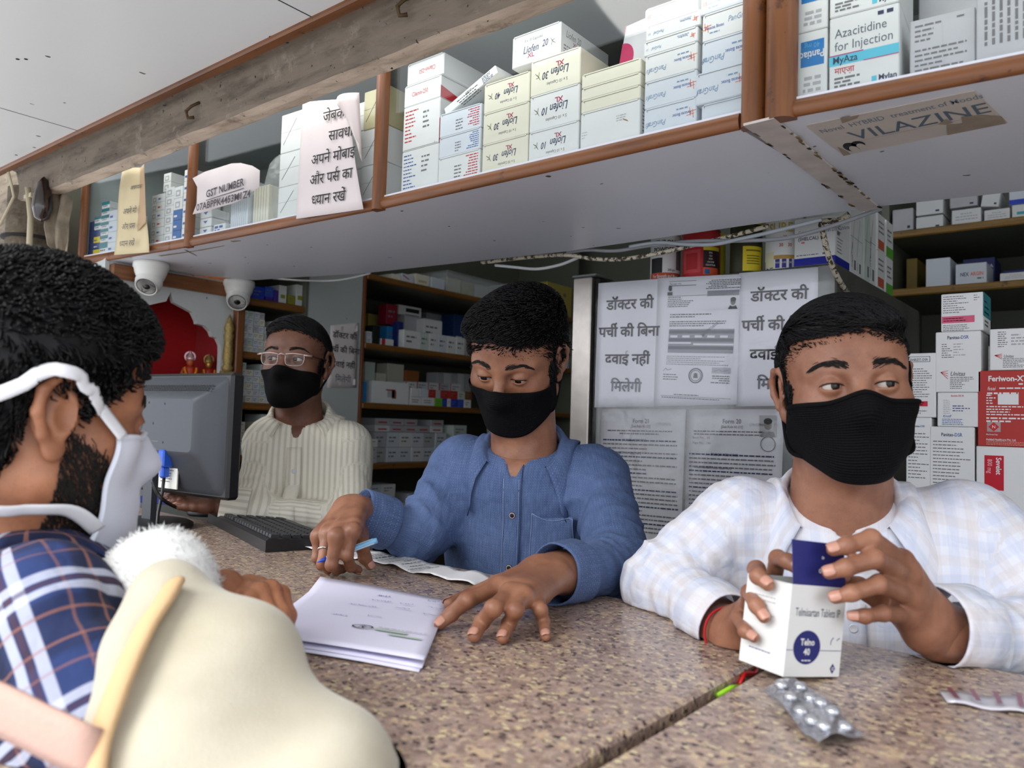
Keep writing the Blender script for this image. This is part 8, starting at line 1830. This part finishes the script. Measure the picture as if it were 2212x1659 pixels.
# -- man in the blue shirt, writing
def fingers_z(*fs):
 """finger joints from photo pixels and heights above the floor"""
 return [[PZ(x, y, CT + z) for x, y, z in f] for f in fs]
def straps(P, M, parent, org, wide=.0026):
 o = Vector(org)
 for sx in (-1, 1):
  c0, c1, i0 = (P[0, -1], P[-1, -1], -5) if sx > 0 else (P[0, 0], P[-1, 0], 4); m_ = lambda x, y, z: M @ Vector((sx * x, y, z))
  q = spline([Vector(P[1, i0]), Vector(c0), m_(.0795, .014, .022), m_(.0815, -.004, .035), m_(.0830, -.026, .030), m_(.0830, -.034, .0), m_(.079, -.022, -.032), Vector(c1), Vector(P[-2, i0])], 6); b = MB(); b.tube([p - o for p in q], wide, mask_black, 8); b.build('ear_loop', parent)
skinM = skin_mat('skin_warm_brown', srgb(156, 108, 82), srgb(126, 82, 62))
def man_middle():
 M = head_frame(1116, 775, 1.45, -19, 30, 5, .99); org = W(1140, 1300, 1.5); org.z = 0; neck = W(1135, 968, 1.485)
 J = dict(neck=neck, SR=W(992, 1004, 1.53), SL=W(1294, 1028, 1.46), ER=W(908, 1158, 1.44), WR=W(790, 1120, 1.395), EL=W(1336, 1226, 1.27), WL=W(1206, 1240, 1.10), hip=W(1180, 1480, 1.62))
 s = build_head(M, neck - Z * .05, open_=.0034, lid=-.0030, fat=1.07, neck_r=.058, brow_low=.001); V, F = s.mesh(); shells = [(smooth_mesh(V, F, 1), F, skinM)]
 gz = M.to_3x3() @ Vector((-.02, 1, -.30)); gz.normalize()
 for x in (-1, 1): shells += eyeball(M @ Vector((x * .0325, .0745, -.001)), gz)
 fs = fingers_z([(1078, 1267, .046), (1008, 1297, .036), (974, 1327, .018), (951, 1347, .0085)], [(1102, 1282, .046), (1066, 1314, .038), (1041, 1343, .018), (1024, 1374, .0080)], [(1130, 1288, .044), (1113, 1318, .036), (1099, 1347, .017), (1086, 1378, .0076)], [(1158, 1286, .038), (1167, 1317, .030), (1174, 1344, .014), (1179, 1374, .0066)])
 th = fingers_z([(1150, 1244, .042), (1075, 1262, .030), (1015, 1288, .014), (972, 1304, .011)])[0]
 shells += hand(fs, th, W(1180, 1240, 1.075), W(1226, 1236, 1.125), Vector((-.1, -.25, 1)), skinM, nail_m, 1.06)
 fs = fingers_z([(762, 1146, .078), (750, 1200, .040), (757, 1224, .018), (774, 1231, .0095)], [(726, 1158, .070), (716, 1221, .026), (727, 1230, .011), (741, 1229, .009)], [(706, 1153, .066), (697, 1217, .024), (708, 1228, .010), (722, 1228, .009)], [(687, 1158, .058), (684, 1205, .024), (693, 1222, .010), (706, 1224, .0085)])
 th = fingers_z([(775, 1140, .060), (782, 1178, .045), (788, 1204, .024), (799, 1221, .011)])[0]
 shells += hand(fs, th, PZ(760, 1098, .098 + CT), W(800, 1114, 1.40), -fwd * .8 + Z * .5, skinM, nail_m, .98)
 S0, T0_ = garment(J, .009, .72, hole=False); Vt, Ft = S0.mesh(); shells.append((smooth_mesh(Vt, Ft, 1), Ft, skinM)); root = np_mesh('person', shells, None, None, org); root.location = org
 tag(root, 'man in a blue shirt and black mask looking down with a pen in hand', 'person')
 wr = dict(UR=[(.8, .4, .006, 28, 1.0), (.3, .3, .004, 20, 2.0)], FR=[(.35, .5, .006, 34, .4)], UL=[(.75, .4, .006, 26, 3.0), (.3, .3, .004, 20, .5)], FL=[(.35, .45, .006, 34, 1.4)])
 S, T = garment(J, .005, 1.0, (.158, .112, .2), (.150, .125, .24), (.055, .054, .052, .040), .066, .004, wr, .019)
 def fold(V, L): return -.0065 * np.maximum(0, 1 - 2 * np.abs(np.sin(L[:, 0] * 22 + L[:, 2] * 15 + np.sin(L[:, 2] * 17) * 1.2))) * np.exp(-((L[:, 2] + .2) / .12) ** 2) * (np.abs(L[:, 0]) < .17) + .0035 * np.sin(L[:, 2] * 50 - np.abs(L[:, 0]) * 60) * np.exp(-((np.abs(L[:, 0]) - .13) / .05) ** 2)
 sh = cloth_mesh('shirt', S, T, J, blue_m, root, org, .0022, 34, 13, fold); up = T.to_3x3() @ Vector((0, .22, 1)); fr = T.to_3x3() @ Vector((0, 1, -.1)); nz = T.inverted() @ neck
 co = collar(sh, org, blue_m, neck - Z * .006, up, fr, .068, J, T, .034, .046, .026, .044, 40, .034, S)
 co.data.materials.append(mat('pale_lining', srgb(176, 184, 200), .85, var=.3, vscale=900))
 for p in co.data.polygons:
  if max((i % 549) // 61 for i in p.vertices) <= 2: p.material_index = 1
 patch('placket', S, T, [[(nz.x - .016 + .034 * j / 3 - .006 * i / 24, (.060 - .46 * i / 24)) for j in range(4)] for i in range(25)], blue_m, sh, org, J, .0016, .0022)
 rim = mat('button_rim', srgb(20, 22, 34), .4); bt = mat('tan_button', srgb(196, 180, 168), .35)
 for z in (.048, -.042, -.130): button(S, T, nz.x - .002, z, sh, org, bt, rim)
 pk = patch('pocket', S, T, [[(-.034 - .075 * j / 8, (-.035 - .078 * i / 8) - (.014 * math.sin(math.pi * j / 8) if i == 0 else 0) - (.012 * (1 - abs(j - 4) / 4) if i == 8 else 0)) for j in range(9)] for i in range(9)], blue_m, sh, org, J, .0018, .0024)
 thread = mat('pale_thread', srgb(140, 160, 196), .8); o = Vector(org)
 for pts in ([(-.034, -.036), (-.034, -.113)], [(-.109, -.036), (-.109, -.113)], [(-.034 - .075 * j / 8, (-.036 - .014 * math.sin(math.pi * j / 8))) for j in range(9)], [(nz.x - .012, .055), (nz.x - .020, -.43)], [(nz.x + .016, .055), (nz.x + .008, -.43)]):
  g_ = [(pts[0][0] + (pts[1][0] - pts[0][0]) * k / 14, pts[0][1] + (pts[1][1] - pts[0][1]) * k / 14) for k in range(15)] if len(pts) == 2 else pts
  b = MB(); b.tube([Vector(p) - o for p in drape_grid(S, T, [g_], .0045)[0]], .0005, thread, 4); b.build('seam', sh)
 cuff(sh, org, blue_m, J['EL'], W(1196, 1241, 1.090), .047, .043, upv, .92, .002, .065); cuff(sh, org, blue_m, J['ER'], W(774, 1108, 1.37), .047, .044, upv, .9, .002, .065)
 el = lambda a: (17 - 2 * a - 3 * math.sin(a * 3.14), -37 + 15 * a ** 2.6); Vm, Fm_, at, P = face_mask('face_mask', M, s, root, knit_m, (0, .004, -.048), el, 82, .003, org); mk = np_mesh('face_mask', [(Vm, Fm_, knit_m)], root, at, org); straps(P, M, mk, org)
 np_mesh('eyebrows', [brows(s, M, 6, .000, 190, 1.0)], root, None, org)['kind'] = 'stuff'; np_mesh('eyelashes', [lashes(s, M, -.0030, .0034)], root, None, org)
 def cap(q):
  q.ell((0, -.016, .036), (.0835, .106, .088), 0); q.ell((.004, .026, .070), (.074, .064, .040), .03); q.ell((-.02, -.03, .088), (.05, .06, .030), .03)
  q.fn(lambda x, y, z: (y - (.034 + .75 * np.maximum(z - .024, 0) + 1.6 * np.maximum(z - .052, 0) - 5 * np.maximum(np.abs(x - .006) - .032, 0) ** 2 * (z > .02) * (z < .08) * 3) + .007 * np.sin(x * 150) * np.sin(x * 61 + 1)), .022)
  q.fn(lambda x, y, z: -(z - (-.030 + 1.2 * (y > .018) * (y - .018)) + .05 * (y < -.03)), .004)
  for x in (-1, 1): q.ell((x * .088, -.010, -.006), (.028, .024, .036), .006, 's')
 flow = lambda l: np.stack([.55 * np.sin(l[:, 1] * 15 + l[:, 2] * 11) + .35 * np.sign(l[:, 0]) * (l[:, 2] < .06) + .35 * (l[:, 2] >= .06), .75 * (l[:, 2] > .04) + .1, -.25 - 1.1 * (l[:, 2] <= .05)], 1)
 hair_part('hair', M, root, cap, flow, 9000, .060, .0009, .0085, 8, .16, origin=org, jitter=.24, skin=s, over=.007)
 hp = Vector(J['hip']); lower_body(root, org, hp, [hp + Vector((-.14, -.36, -.10)), hp + Vector((.16, -.36, -.10))], [Vector((hp.x - .15, hp.y - .28, 0)), Vector((hp.x + .17, hp.y - .30, 0))], trouser_m, shoe_m); stool(hp.x, hp.y + .03, hp.z - .135, 'round black stool under the man in the blue shirt')
 f = fs[2]; p = f[0].lerp(f[1], .55); d = (f[1] - f[0]).normalized(); e1 = d.orthogonal().normalized(); e2 = d.cross(e1); b = MB(); b.tube([p + (e1 * math.cos(a) + e2 * math.sin(a)) * .0100 - o for a in np.linspace(0, 6.2832, 25)], .0016, mat('silver_ring', srgb(210, 212, 216), .2, 1), 8); b.build('finger_ring', root)
man_middle()
# -- spectacled man at the computer
skinB = skin_mat('skin_deep_brown', srgb(126, 86, 66), srgb(98, 62, 48))
def man_back():
 M = head_frame(641, 784, 1.95, -21, -3, 1, .94); org = W(650, 1200, 2.0); org.z = 0; neck = W(650, 905, 1.985)
 J = dict(neck=neck, SR=W(585, 962, 1.96), SL=W(752, 960, 1.98), ER=W(548, 1108, 1.84), WR=W(500, 1090, 1.86), EL=W(752, 1130, 1.86), WL=W(500, 1100, 1.80), hip=W(665, 1290, 2.08))
 s = build_head(M, neck - Z * .04, open_=.0044, lid=-.0004, neck_r=.054, fat=.97); V, F = s.mesh(); shells = [(smooth_mesh(V, F, 1), F, skinB)]
 gz = M.to_3x3() @ Vector((.35, 1, -.02)); gz.normalize()
 for x in (-1, 1): shells += eyeball(M @ Vector((x * .0325, .0745, -.001)), gz)
 f4 = lambda *q: [W(*p) for p in q]
 fs = [f4((418, 1074, 1.80), (396, 1066, 1.79), (380, 1068, 1.785), (366, 1074, 1.78)), f4((414, 1079, 1.785), (390, 1072, 1.775), (374, 1075, 1.77), (360, 1080, 1.765)), f4((414, 1084, 1.77), (392, 1079, 1.76), (376, 1082, 1.755), (364, 1086, 1.75)), f4((418, 1089, 1.76), (400, 1086, 1.75), (388, 1088, 1.745), (378, 1091, 1.74))]
 shells += hand(fs, f4((444, 1092, 1.76), (420, 1094, 1.745), (402, 1094, 1.74), (388, 1095, 1.735)), W(455, 1083, 1.79), W(510, 1092, 1.80), Z - fwd * .3, skinB, nail_m, .95, h=.002)
 fs = [f4((408, 1062, 1.91), (385, 1056, 1.93), (370, 1058, 1.935), (358, 1062, 1.94)), f4((404, 1066, 1.90), (380, 1061, 1.92), (364, 1064, 1.925), (352, 1068, 1.93)), f4((404, 1070, 1.89), (382, 1067, 1.905), (368, 1070, 1.91), (356, 1073, 1.915)), f4((408, 1074, 1.88), (390, 1073, 1.89), (378, 1075, 1.895), (368, 1077, 1.90))]
 shells += hand(fs, f4((434, 1078, 1.87), (412, 1080, 1.86), (396, 1080, 1.86), (384, 1080, 1.86)), W(448, 1072, 1.885), W(505, 1086, 1.87), Z - fwd * .3, skinB, nail_m, .95, h=.002)
 S0, T0_ = garment(J, .010, .72, hole=False); Vt, Ft = S0.mesh(); shells.append((smooth_mesh(Vt, Ft, 1), Ft, skinB)); root = np_mesh('person', shells, None, None, org); root.location = org
 tag(root, 'man with spectacles and black mask in a cream striped shirt behind the monitor', 'person')
 wr = dict(UL=[(.8, .4, .004, 24, 1.0)], FL=[(.3, .5, .004, 28, .4)], UR=[(.8, .4, .004, 24, 2.0)])
 S, T = garment(J, .006, 1.0, (.150, .112, .2), (.150, .125, .22), (.055, .053, .051, .042), .064, .004, wr); sh = cloth_mesh('shirt', S, T, J, stripe_m, root, org, .002, 30, 23, lambda V, L: -.005 * np.maximum(0, 1 - 2 * np.abs(np.sin(L[:, 0] * 22 + L[:, 2] * 14))) * np.exp(-((L[:, 2] + .18) / .12) ** 2) * (np.abs(L[:, 0]) < .17))
 up = T.to_3x3() @ Vector((0, .14, 1)); fr = T.to_3x3() @ Vector((-.05, 1, 0)); nz = T.inverted() @ neck; collar(sh, org, stripe_m, neck - Z * .002, up, fr, .066, J, T, .038, .046, .028, .046, 38, .032, S)
 patch('placket', S, T, [[(nz.x - .016 + .034 * j / 3, (.02 - .40 * i / 20)) for j in range(4)] for i in range(21)], stripe_m, sh, org, J); [button(S, T, nz.x, z, sh, org, mat('pearl_button', (0, 0, 0))) for z in (-.03, -.12)]
 cuff(sh, org, stripe_m, J['EL'], W(478, 1090, 1.795), .046, .042, upv, .92, .002, .06); cuff(sh, org, stripe_m, J['ER'], W(472, 1079, 1.88), .044, .040, upv, .92, .002, .055)
 el = lambda a: (13 - 3 * a, -47 + 25 * a ** 2.4); Vm, Fm_, at, P = face_mask('face_mask', M, s, root, mask_black, (0, .004, -.048), el, 80, .003, org); mk = np_mesh('face_mask', [(Vm, Fm_, mask_black)], root, at, org); straps(P, M, mk, org)
 np_mesh('eyebrows', [brows(s, M, 9, .001, 150, .9)], root, None, org)['kind'] = 'stuff'; np_mesh('eyelashes', [lashes(s, M, -.0004, .0044)], root, None, org)
 def cap(q):
  q.ell((0, -.014, .034), (.0800, .102, .088), 0); q.ell((.008, .02, .070), (.066, .062, .040), .03)
  q.fn(lambda x, y, z: (y - (.028 + .70 * np.maximum(z - .030, 0) + .8 * np.maximum(z - .055, 0) - 6 * np.maximum(np.abs(x) - .030, 0) ** 2 * (z > .02) * (z < .08) * 3)), .006); q.fn(lambda x, y, z: -(z - (-.020 + 1.2 * (y > .018) * (y - .018)) + .045 * (y < -.03)), .004)
  for x in (-1, 1): q.ell((x * .085, -.010, -.006), (.028, .025, .036), .006, 's')
 flow = lambda l: np.stack([-.9 * (l[:, 2] > .05), .35 + 0 * l[:, 0], -.3 - 1.2 * (l[:, 2] <= .05)], 1); hair_part('hair', M, root, cap, flow, 3600, .042, .0009, .0022, 11, .03, origin=org, jitter=.12, skin=s)
 o = Vector(org); fm = mat('pink_frame', srgb(206, 178, 168), .25, .3); lens = bpy.data.materials.get('cabinet_glass'); g = empty('spectacles', (0, 0, 0)); g.parent = root
 m_ = lambda x, y, z: M @ Vector((x, y, z)) - o
 for sx in (-1, 1):
  q = [(.010, .012), (.030, .0145), (.054, .013), (.056, .002), (.050, -.013), (.030, -.0165), (.014, -.014), (.0095, -.002)]; pts = [m_(sx * x, .1085 - .30 * max(0, x - .03) - .004, z - .004) for x, z in q]; n = len(pts)
  b = MB(); b.tube(spline(pts[:3], 4), [.0016] * 9, fm, 6, flat=1); b.tube(spline(pts[2:] + pts[:1], 4), .0007, fm, 6); b.build('rim', g); b = MB(); b.add(pts, [tuple(range(n))], lens); b.build('lens', g)
  b = MB(); b.tube([m_(sx * .054, .098, .008), m_(sx * .071, .084, .008)], .0022, fm, 6); b.tube(spline([m_(sx * .071, .084, .008), m_(sx * .078, .04, .008), m_(sx * .083, -.004, .010), m_(sx * .084, -.028, -.006)], 5), .0014, mat('dark_temple', srgb(50, 34, 30), .4), 6); b.build('temple', g)
 b = MB(); b.tube([m_(-.010, .1045, .006), m_(0, .109, .0085), m_(.010, .1045, .006)], .0016, fm, 6); b.build('bridge', g)
 hp = Vector(J['hip']); lower_body(root, org, hp, [hp + Vector((-.20, -.20, -.10)), hp + Vector((.06, -.24, -.10))], [Vector((hp.x - .2, hp.y - .12, 0)), Vector((hp.x + .06, hp.y - .16, 0))], trouser_m, shoe_m); stool(hp.x, hp.y + .03, hp.z - .135, 'round black stool under the spectacled man')
man_back()
# -- customer in the foreground with a white mask
skinC = skin_mat('skin_tan', srgb(172, 116, 84), srgb(140, 90, 64)); mask_white = mat('white_mask_fabric', srgb(222, 226, 238), .8, sheen=.2, bump=.1, bscale=300); strap_white = mat('white_tape', srgb(226, 226, 230), .8, bump=.1, bscale=500); mask_blue = mat('pale_blue_lining', srgb(176, 204, 232), .8)
def customer():
 M = head_frame(74, 893, .775, 109, 9, -3, 1.04); org = W(40, 1500, .68); org.z = 0; neck = W(72, 1168, .785); f_, up_, sd_ = [M.col[k].to_3d().normalized() for k in (1, 2, 0)]
 J = dict(neck=neck, SR=W(85, 1345, .665), SL=W(60, 1270, .99), ER=W(180, 1610, .60), WR=W(470, 1335, .765), EL=W(250, 1420, .98), WL=W(400, 1330, .95), hip=W(-170, 2000, .80))
 s = build_head(M, neck - Z * .03, open_=.0042, lid=-.002, neck_r=.055, ears=1.06); V, F = s.mesh(); shells = [(smooth_mesh(V, F, 1), F, skinC)]
 gz = f_ - up_ * .2
 for x in (-1, 1): shells += eyeball(M @ Vector((x * .0325, .0745, -.001)), gz)
 f4 = lambda *q: [W(*p) for p in q]
 fs = [f4((548, 1272, .83), (590, 1268, .815), (612, 1296, .80), (612, 1322, .80)), f4((535, 1276, .815), (573, 1274, .795), (600, 1312, .785), (602, 1342, .785)), f4((520, 1284, .80), (552, 1284, .78), (580, 1326, .772), (590, 1356, .775)), f4((508, 1296, .785), (534, 1300, .768), (560, 1338, .762), (572, 1364, .765))]
 fs = [f4((556, 1272, .84), (606, 1284, .815), (622, 1330, .80), (620, 1358, .80)), f4((538, 1270, .825), (584, 1274, .80), (608, 1326, .785), (608, 1356, .785)), f4((520, 1276, .81), (560, 1278, .785), (585, 1330, .772), (590, 1362, .772)), f4((505, 1290, .795), (536, 1294, .77), (560, 1340, .76), (568, 1368, .762))]
 shells += hand(fs, f4((480, 1330, .79), (500, 1350, .78), (530, 1375, .775), (552, 1388, .772)), W(480, 1305, .79), W(410, 1350, .74), up_ * .8 - fwd * .4, skinC, nail_m, 1.0, h=.0018)
 S0, T0_ = garment(J, .010, .72, hole=False); Vt, Ft = S0.mesh(); shells.append((smooth_mesh(Vt, Ft, 1), Ft, skinC)); root = np_mesh('person', shells, None, None, org); root.location = org; o = Vector(org)
 tag(root, 'customer with thick black hair, white mask and blue checked shirt', 'person')
 S, T = garment(J, .006, 1.0, (.165, .118, .2), (.160, .13, .24), (.066, .058, .056, .046), .062, .03, dict(UR=[(.4, .4, .004, 18, 1.0)], FR=[(.3, .5, .004, 20, .3)]))
 sh = cloth_mesh('shirt', S, T, J, flannel_m, root, org, .003, 26, 33, lambda V, L: .004 * np.sin(L[:, 1] * 34 + L[:, 2] * 24)); collar(sh, org, flannel_m, neck - Z * .012, up_ * .6 + Z * .5 - f_ * .1, f_, .064, J, T, .040, .050, .03, .02, 30, .04, S, .0022)
 r = np.random.RandomState(4); n = 5200; x = r.choice((-1, 1), n); y0 = r.uniform(.002, .062, n); z0 = r.uniform(-.118, -.012, n); keep = z0 < -.016 - .55 * np.maximum(y0 - .018, 0) - .25 * np.abs(y0 - .012) + r.normal(0, .004, n)
 P = np.stack([x * .13, y0, z0], 1)[keep]; D = np.stack([-x, 0 * x, 0 * x], 1)[keep]; R3 = np.array(M.to_3x3()); P = P @ R3.T + np.array(M.translation); D = D @ R3.T; P = s.march(P, D, .0002, 60, .12); g = s.grad(P); d = np.array([0, .25, -1]) @ R3.T; d = d + r.normal(0, .3, P.shape); d = d - g * (d * g).sum(1, keepdims=True); d /= np.linalg.norm(d, axis=1, keepdims=True); L = r.uniform(.005, .011, len(P))[:, None]
 np_mesh('beard', [tubes(np.stack([P, P + d * L * .5 + g * .0016, P + d * L + g * .0012], 1), [.00045, .0004, .0001], brow_m)], root, None, org)['kind'] = 'stuff'
 el = lambda a: (25 - 3 * a, -62 + 10 * a); Vm, Fm_, at, P = face_mask('face_mask', M, s, root, mask_white, (0, .012, -.050), el, 64, .004, org, rows=26, cols=41, smooth=26, th=.0012)
 rw = np.linspace(0, 1, P.shape[0])[:, None, None]; cl = np.linspace(-1, 1, P.shape[1])[None, :, None]; fN = np.array(f_); P = P + fN * (.012 * np.exp(-((rw - .72) / .3) ** 2) * (1 - .35 * np.abs(cl)) + .0012 * np.sin(rw * 30) * (1 - np.abs(cl))) - np.array(up_) * .016 * rw ** 3
 Vm, Fm_ = sheet_np(P[:, ::-1], .0012); mk = np_mesh('face_mask', [(Vm, Fm_, mask_white)], root, None, org)
 for j in (0, -1):
  b = MB(); b.tube([Vector(p) - o for p in P[:, j]], .0028, mask_white, 8, flat=.5); b.build('edge_binding', mk)
 b = MB(); b.tube([Vector(p) - o for p in P[0]], .003, mask_white, 8); b.build('top_binding', mk)
 def cap(q):
  q.ell((0, -.016, .040), (.088, .112, .098), 0); q.ell((0, -.004, .084), (.078, .076, .054), .04); q.ell((0, .046, .078), (.060, .038, .030), .03); q.ell((0, -.062, -.012), (.066, .052, .072), .03)
  q.fn(lambda x, y, z: (y - (.028 + .72 * np.maximum(z - .0, 0) + 1.6 * np.maximum(z - .035, 0))), .008); q.fn(lambda x, y, z: -(z - (.012 + 1.0 * (y > .02) * (y - .02)) + .105 * (y < -.034)), .006)
  for x in (-1, 1): q.ell((x * .088, -.008, -.006), (.030, .027, .038), .006, 's')
 flow = lambda l: np.stack([.5 * np.sin(l[:, 1] * 26 + l[:, 2] * 20), .55 * (l[:, 2] > .05) - .15, .1 - 1.0 * (l[:, 2] <= .06)], 1); HS = hair_part('hair', M, root, cap, flow, 6800, .060, .0011, .009, 15, .26, origin=org, jitter=.45, skin=s, th=(.006, .045), over=.004)
 def over(p, off=.011):
  p = Vector(p); d = HS.sample(np.array(p)); return p + Vector(HS.grad(np.array(p)[None], .004)[0]) * max(0, off - float(d)) if d < off else p
 def strap(pts, wd, name):
  q = [over(p) for p in spline([Vector(p) for p in pts], 8)]; Q = []
  for i, p in enumerate(q):
   t = (q[min(i + 1, len(q) - 1)] - q[max(i - 1, 0)]).normalized(); oN = (p - M @ Vector((0, -.01, 0))); oN = (oN - t * oN.dot(t)).normalized(); w_ = t.cross(oN); Q.append([tuple(p + w_ * wd * k + oN * (.0015 - .0012 * k * k)) for k in (-1, -.5, 0, .5, 1)])
  V, F = sheet_np(np.array(Q), .0012); np_mesh(name, [(V, F, strap_white)], mk, None, org)
 l = lambda x, y, z: M @ Vector((x, y, z))
 for sx, j in ((1, -1), (-1, 0)):
  strap([P[0, j], l(sx * .077, .026, .008), l(sx * .085, .004, .028), l(sx * .094, -.024, .030), l(sx * .090, -.066, .004), l(sx * .052, -.106, -.012), l(0, -.118, -.016)], .0065, 'upper_tie'); strap([P[-7, j], l(sx * .068, .014, -.082), l(sx * .070, -.030, -.088), l(sx * .060, -.066, -.088), l(sx * .02, -.090, -.086), l(0, -.094, -.086)], .0075, 'lower_tie')
 np_mesh('eyebrows', [brows(s, M, 7, .001, 200, 1.2)], root, None, org)['kind'] = 'stuff'
 hp = Vector(J['hip']); S2 = Sdf(np.array(hp) - np.array((.4, .4, 1.2)), np.array(hp) + .4, .014).frame(Matrix.Identity(4)); S2.ell(hp, (.16, .14, .14), 0)
 for sg in (-1, 1): a = Vector((hp.x + .1 * sg, hp.y - .02, .5)); S2.cap(hp + Vector((.085 * sg, 0, -.03)), a, .088, .064, .05); S2.cap(a, (hp.x + .11 * sg, hp.y - .05, .06), .062, .048, .03)
 V, F = S2.mesh(); np_mesh('trousers', [(smooth_mesh(V, F, 1), F, trouser_m)], root, None, org)
 for sg in (-1, 1):
  c = np.array((hp.x + .11 * sg, hp.y - .05, .04)); q = Sdf(c - .2, c + .2, .009).frame(Matrix.Identity(4)); q.cap(c, c + np.array((.0, .1, -.006)), .046, .036, .03); q.fn(lambda x, y, z: -(z + .008 + 0 * x), .004); V, F = q.mesh(); np_mesh('shoe', [(V, F, shoe_m)], root, None, org)
customer()
# -- cream cloth bag with a peach edge, lying over his forearm
def soft_bag():
 g = NG('cream_fleece', .95); tc_ = g.n('TexCoord').outputs['Object']; n1 = g.noise(tc_, 14., 5); n2 = g.noise(tc_, 500., 2); fl = g.out(g.mix(g.step(n1, .3, .7), srgb(174, 166, 145), srgb(192, 185, 166)), n2, .25, .002); g.b.inputs['Sheen Weight'].default_value = .3
 c = W(470, 1520, .60); t = empty('cloth_bag', (c.x, c.y, CT), 'soft cream cloth bag with peach edge and pink strap in the foreground', 'bag'); o = Vector(t.location)
 S = Sdf(np.array(c) - .36, np.array(c) + .36, .005).frame(Matrix.Identity(4)); w = lambda *p: W(*p)
 for a, b_, r1, r2 in (((420, 1365, .665), (530, 1440, .645), .032, .032), ((440, 1435, .63), (690, 1660, .58), .040, .038), ((330, 1430, .60), (265, 1640, .53), .030, .032), ((420, 1520, .60), (560, 1660, .57), .050, .05), ((350, 1660, .535), (640, 1760, .53), .045, .05), ((660, 1670, .585), (705, 1810, .55), .040, .044), ((380, 1290, .67), (400, 1400, .64), .022, .03)): S.cap(w(*a), w(*b_), r1, r2, .05)
 V, F = S.mesh(); V = smooth_mesh(V, F, 3); N = vnormals(V, F); ax = np.array((W(600, 1660, .56) - W(400, 1250, .68)).normalized()); lat = np.array(rgt); q = V @ lat * 1.0; V = V + N * (.0075 * np.sin(q * 52 - (V @ np.array(upv)) * 20 + np_noise(V, 7, 4) * 1.6) * np.clip((V @ np.array(upv) - (np.array(c) @ np.array(upv)) + .10) * 6, 0, 1) + np_noise(V, 17, 8) * .004)[:, None]
 lo_ = V[:, 1] > .19; V[lo_, 2] = np.maximum(V[lo_, 2], CT + .0014)
 ob = np_mesh('cloth_body', [(V, F, fl)], t, None, o)
 pk = mat('peach_trim', srgb(204, 170, 128), .9, bump=.2, bscale=400); b = MB(); D = -np.array(fwd)
 line = [(375, 1262), (352, 1300), (318, 1350), (288, 1410), (262, 1470), (238, 1530), (216, 1590), (205, 1640), (200, 1690)]
 pts = []
 for px, py in line:
  st = np.array(W(px, py, .40)); dv = np.array(ray(px, py)); h_ = S.march(st[None], dv[None], .001, 90, .42)[0]; pts.append(Vector(h_))
 q = spline(pts, 6); b.tube([p - o for p in q], .0105, pk, 10, flat=.5); b.build('peach_edge', t)
 b = MB(); q = spline([W(-90, 1490, .50), W(20, 1535, .495), W(110, 1580, .49), W(190, 1618, .488), W(225, 1640, .50)], 6); P = [[p + upv * (.0165 * k) - o - fwd * (.002 * (1 - k * k)) for k in (-1, -.5, 0, .5, 1)] for p in q]; b.sheet(P, .004, mat('pink_strap', srgb(196, 160, 146), .85, bump=.2, bscale=300)); b.build('strap', t)
soft_bag()
def fuzzy():
 c = PZ(330, 1478, CT); p = Vector((c.x, c.y, CT)); S = Sdf(np.array(p) - .09, np.array(p) + np.array((.09, .09, .2)), .004).frame(MT(p)); S.ell((0, 0, .072), (.056, .056, .0705), 0); S.ell((0, 0, .03), (.048, .048, .03), .02)
 V, F = S.mesh(); V = smooth_mesh(V, F, 1); N = vnormals(V, F); r = np.random.RandomState(3); i = r.randint(0, len(V), 5200); d = N[i] * .12 + np.cross(N[i], np.array((.2, .1, 1.0))) * .9 + r.normal(0, .35, (len(i), 3)); d /= np.linalg.norm(d, axis=1, keepdims=True); L = r.uniform(.003, .007, len(i))[:, None]; B = V[i]
 wm = mat('white_fluff', srgb(232, 232, 230), .95, sheen=.5); o = np_mesh('fluffy_bundle', [(V, F, wm), tubes(np.stack([B, B + d * L * .5 + N[i] * .0012, B + d * L + N[i] * .0016], 1), [.0003, .0003, .0001], wm)], None, None, p); o.location = p; tag(o, 'white fluffy round bundle on the counter beside the blue checked shirt', 'bundle')
fuzzy()
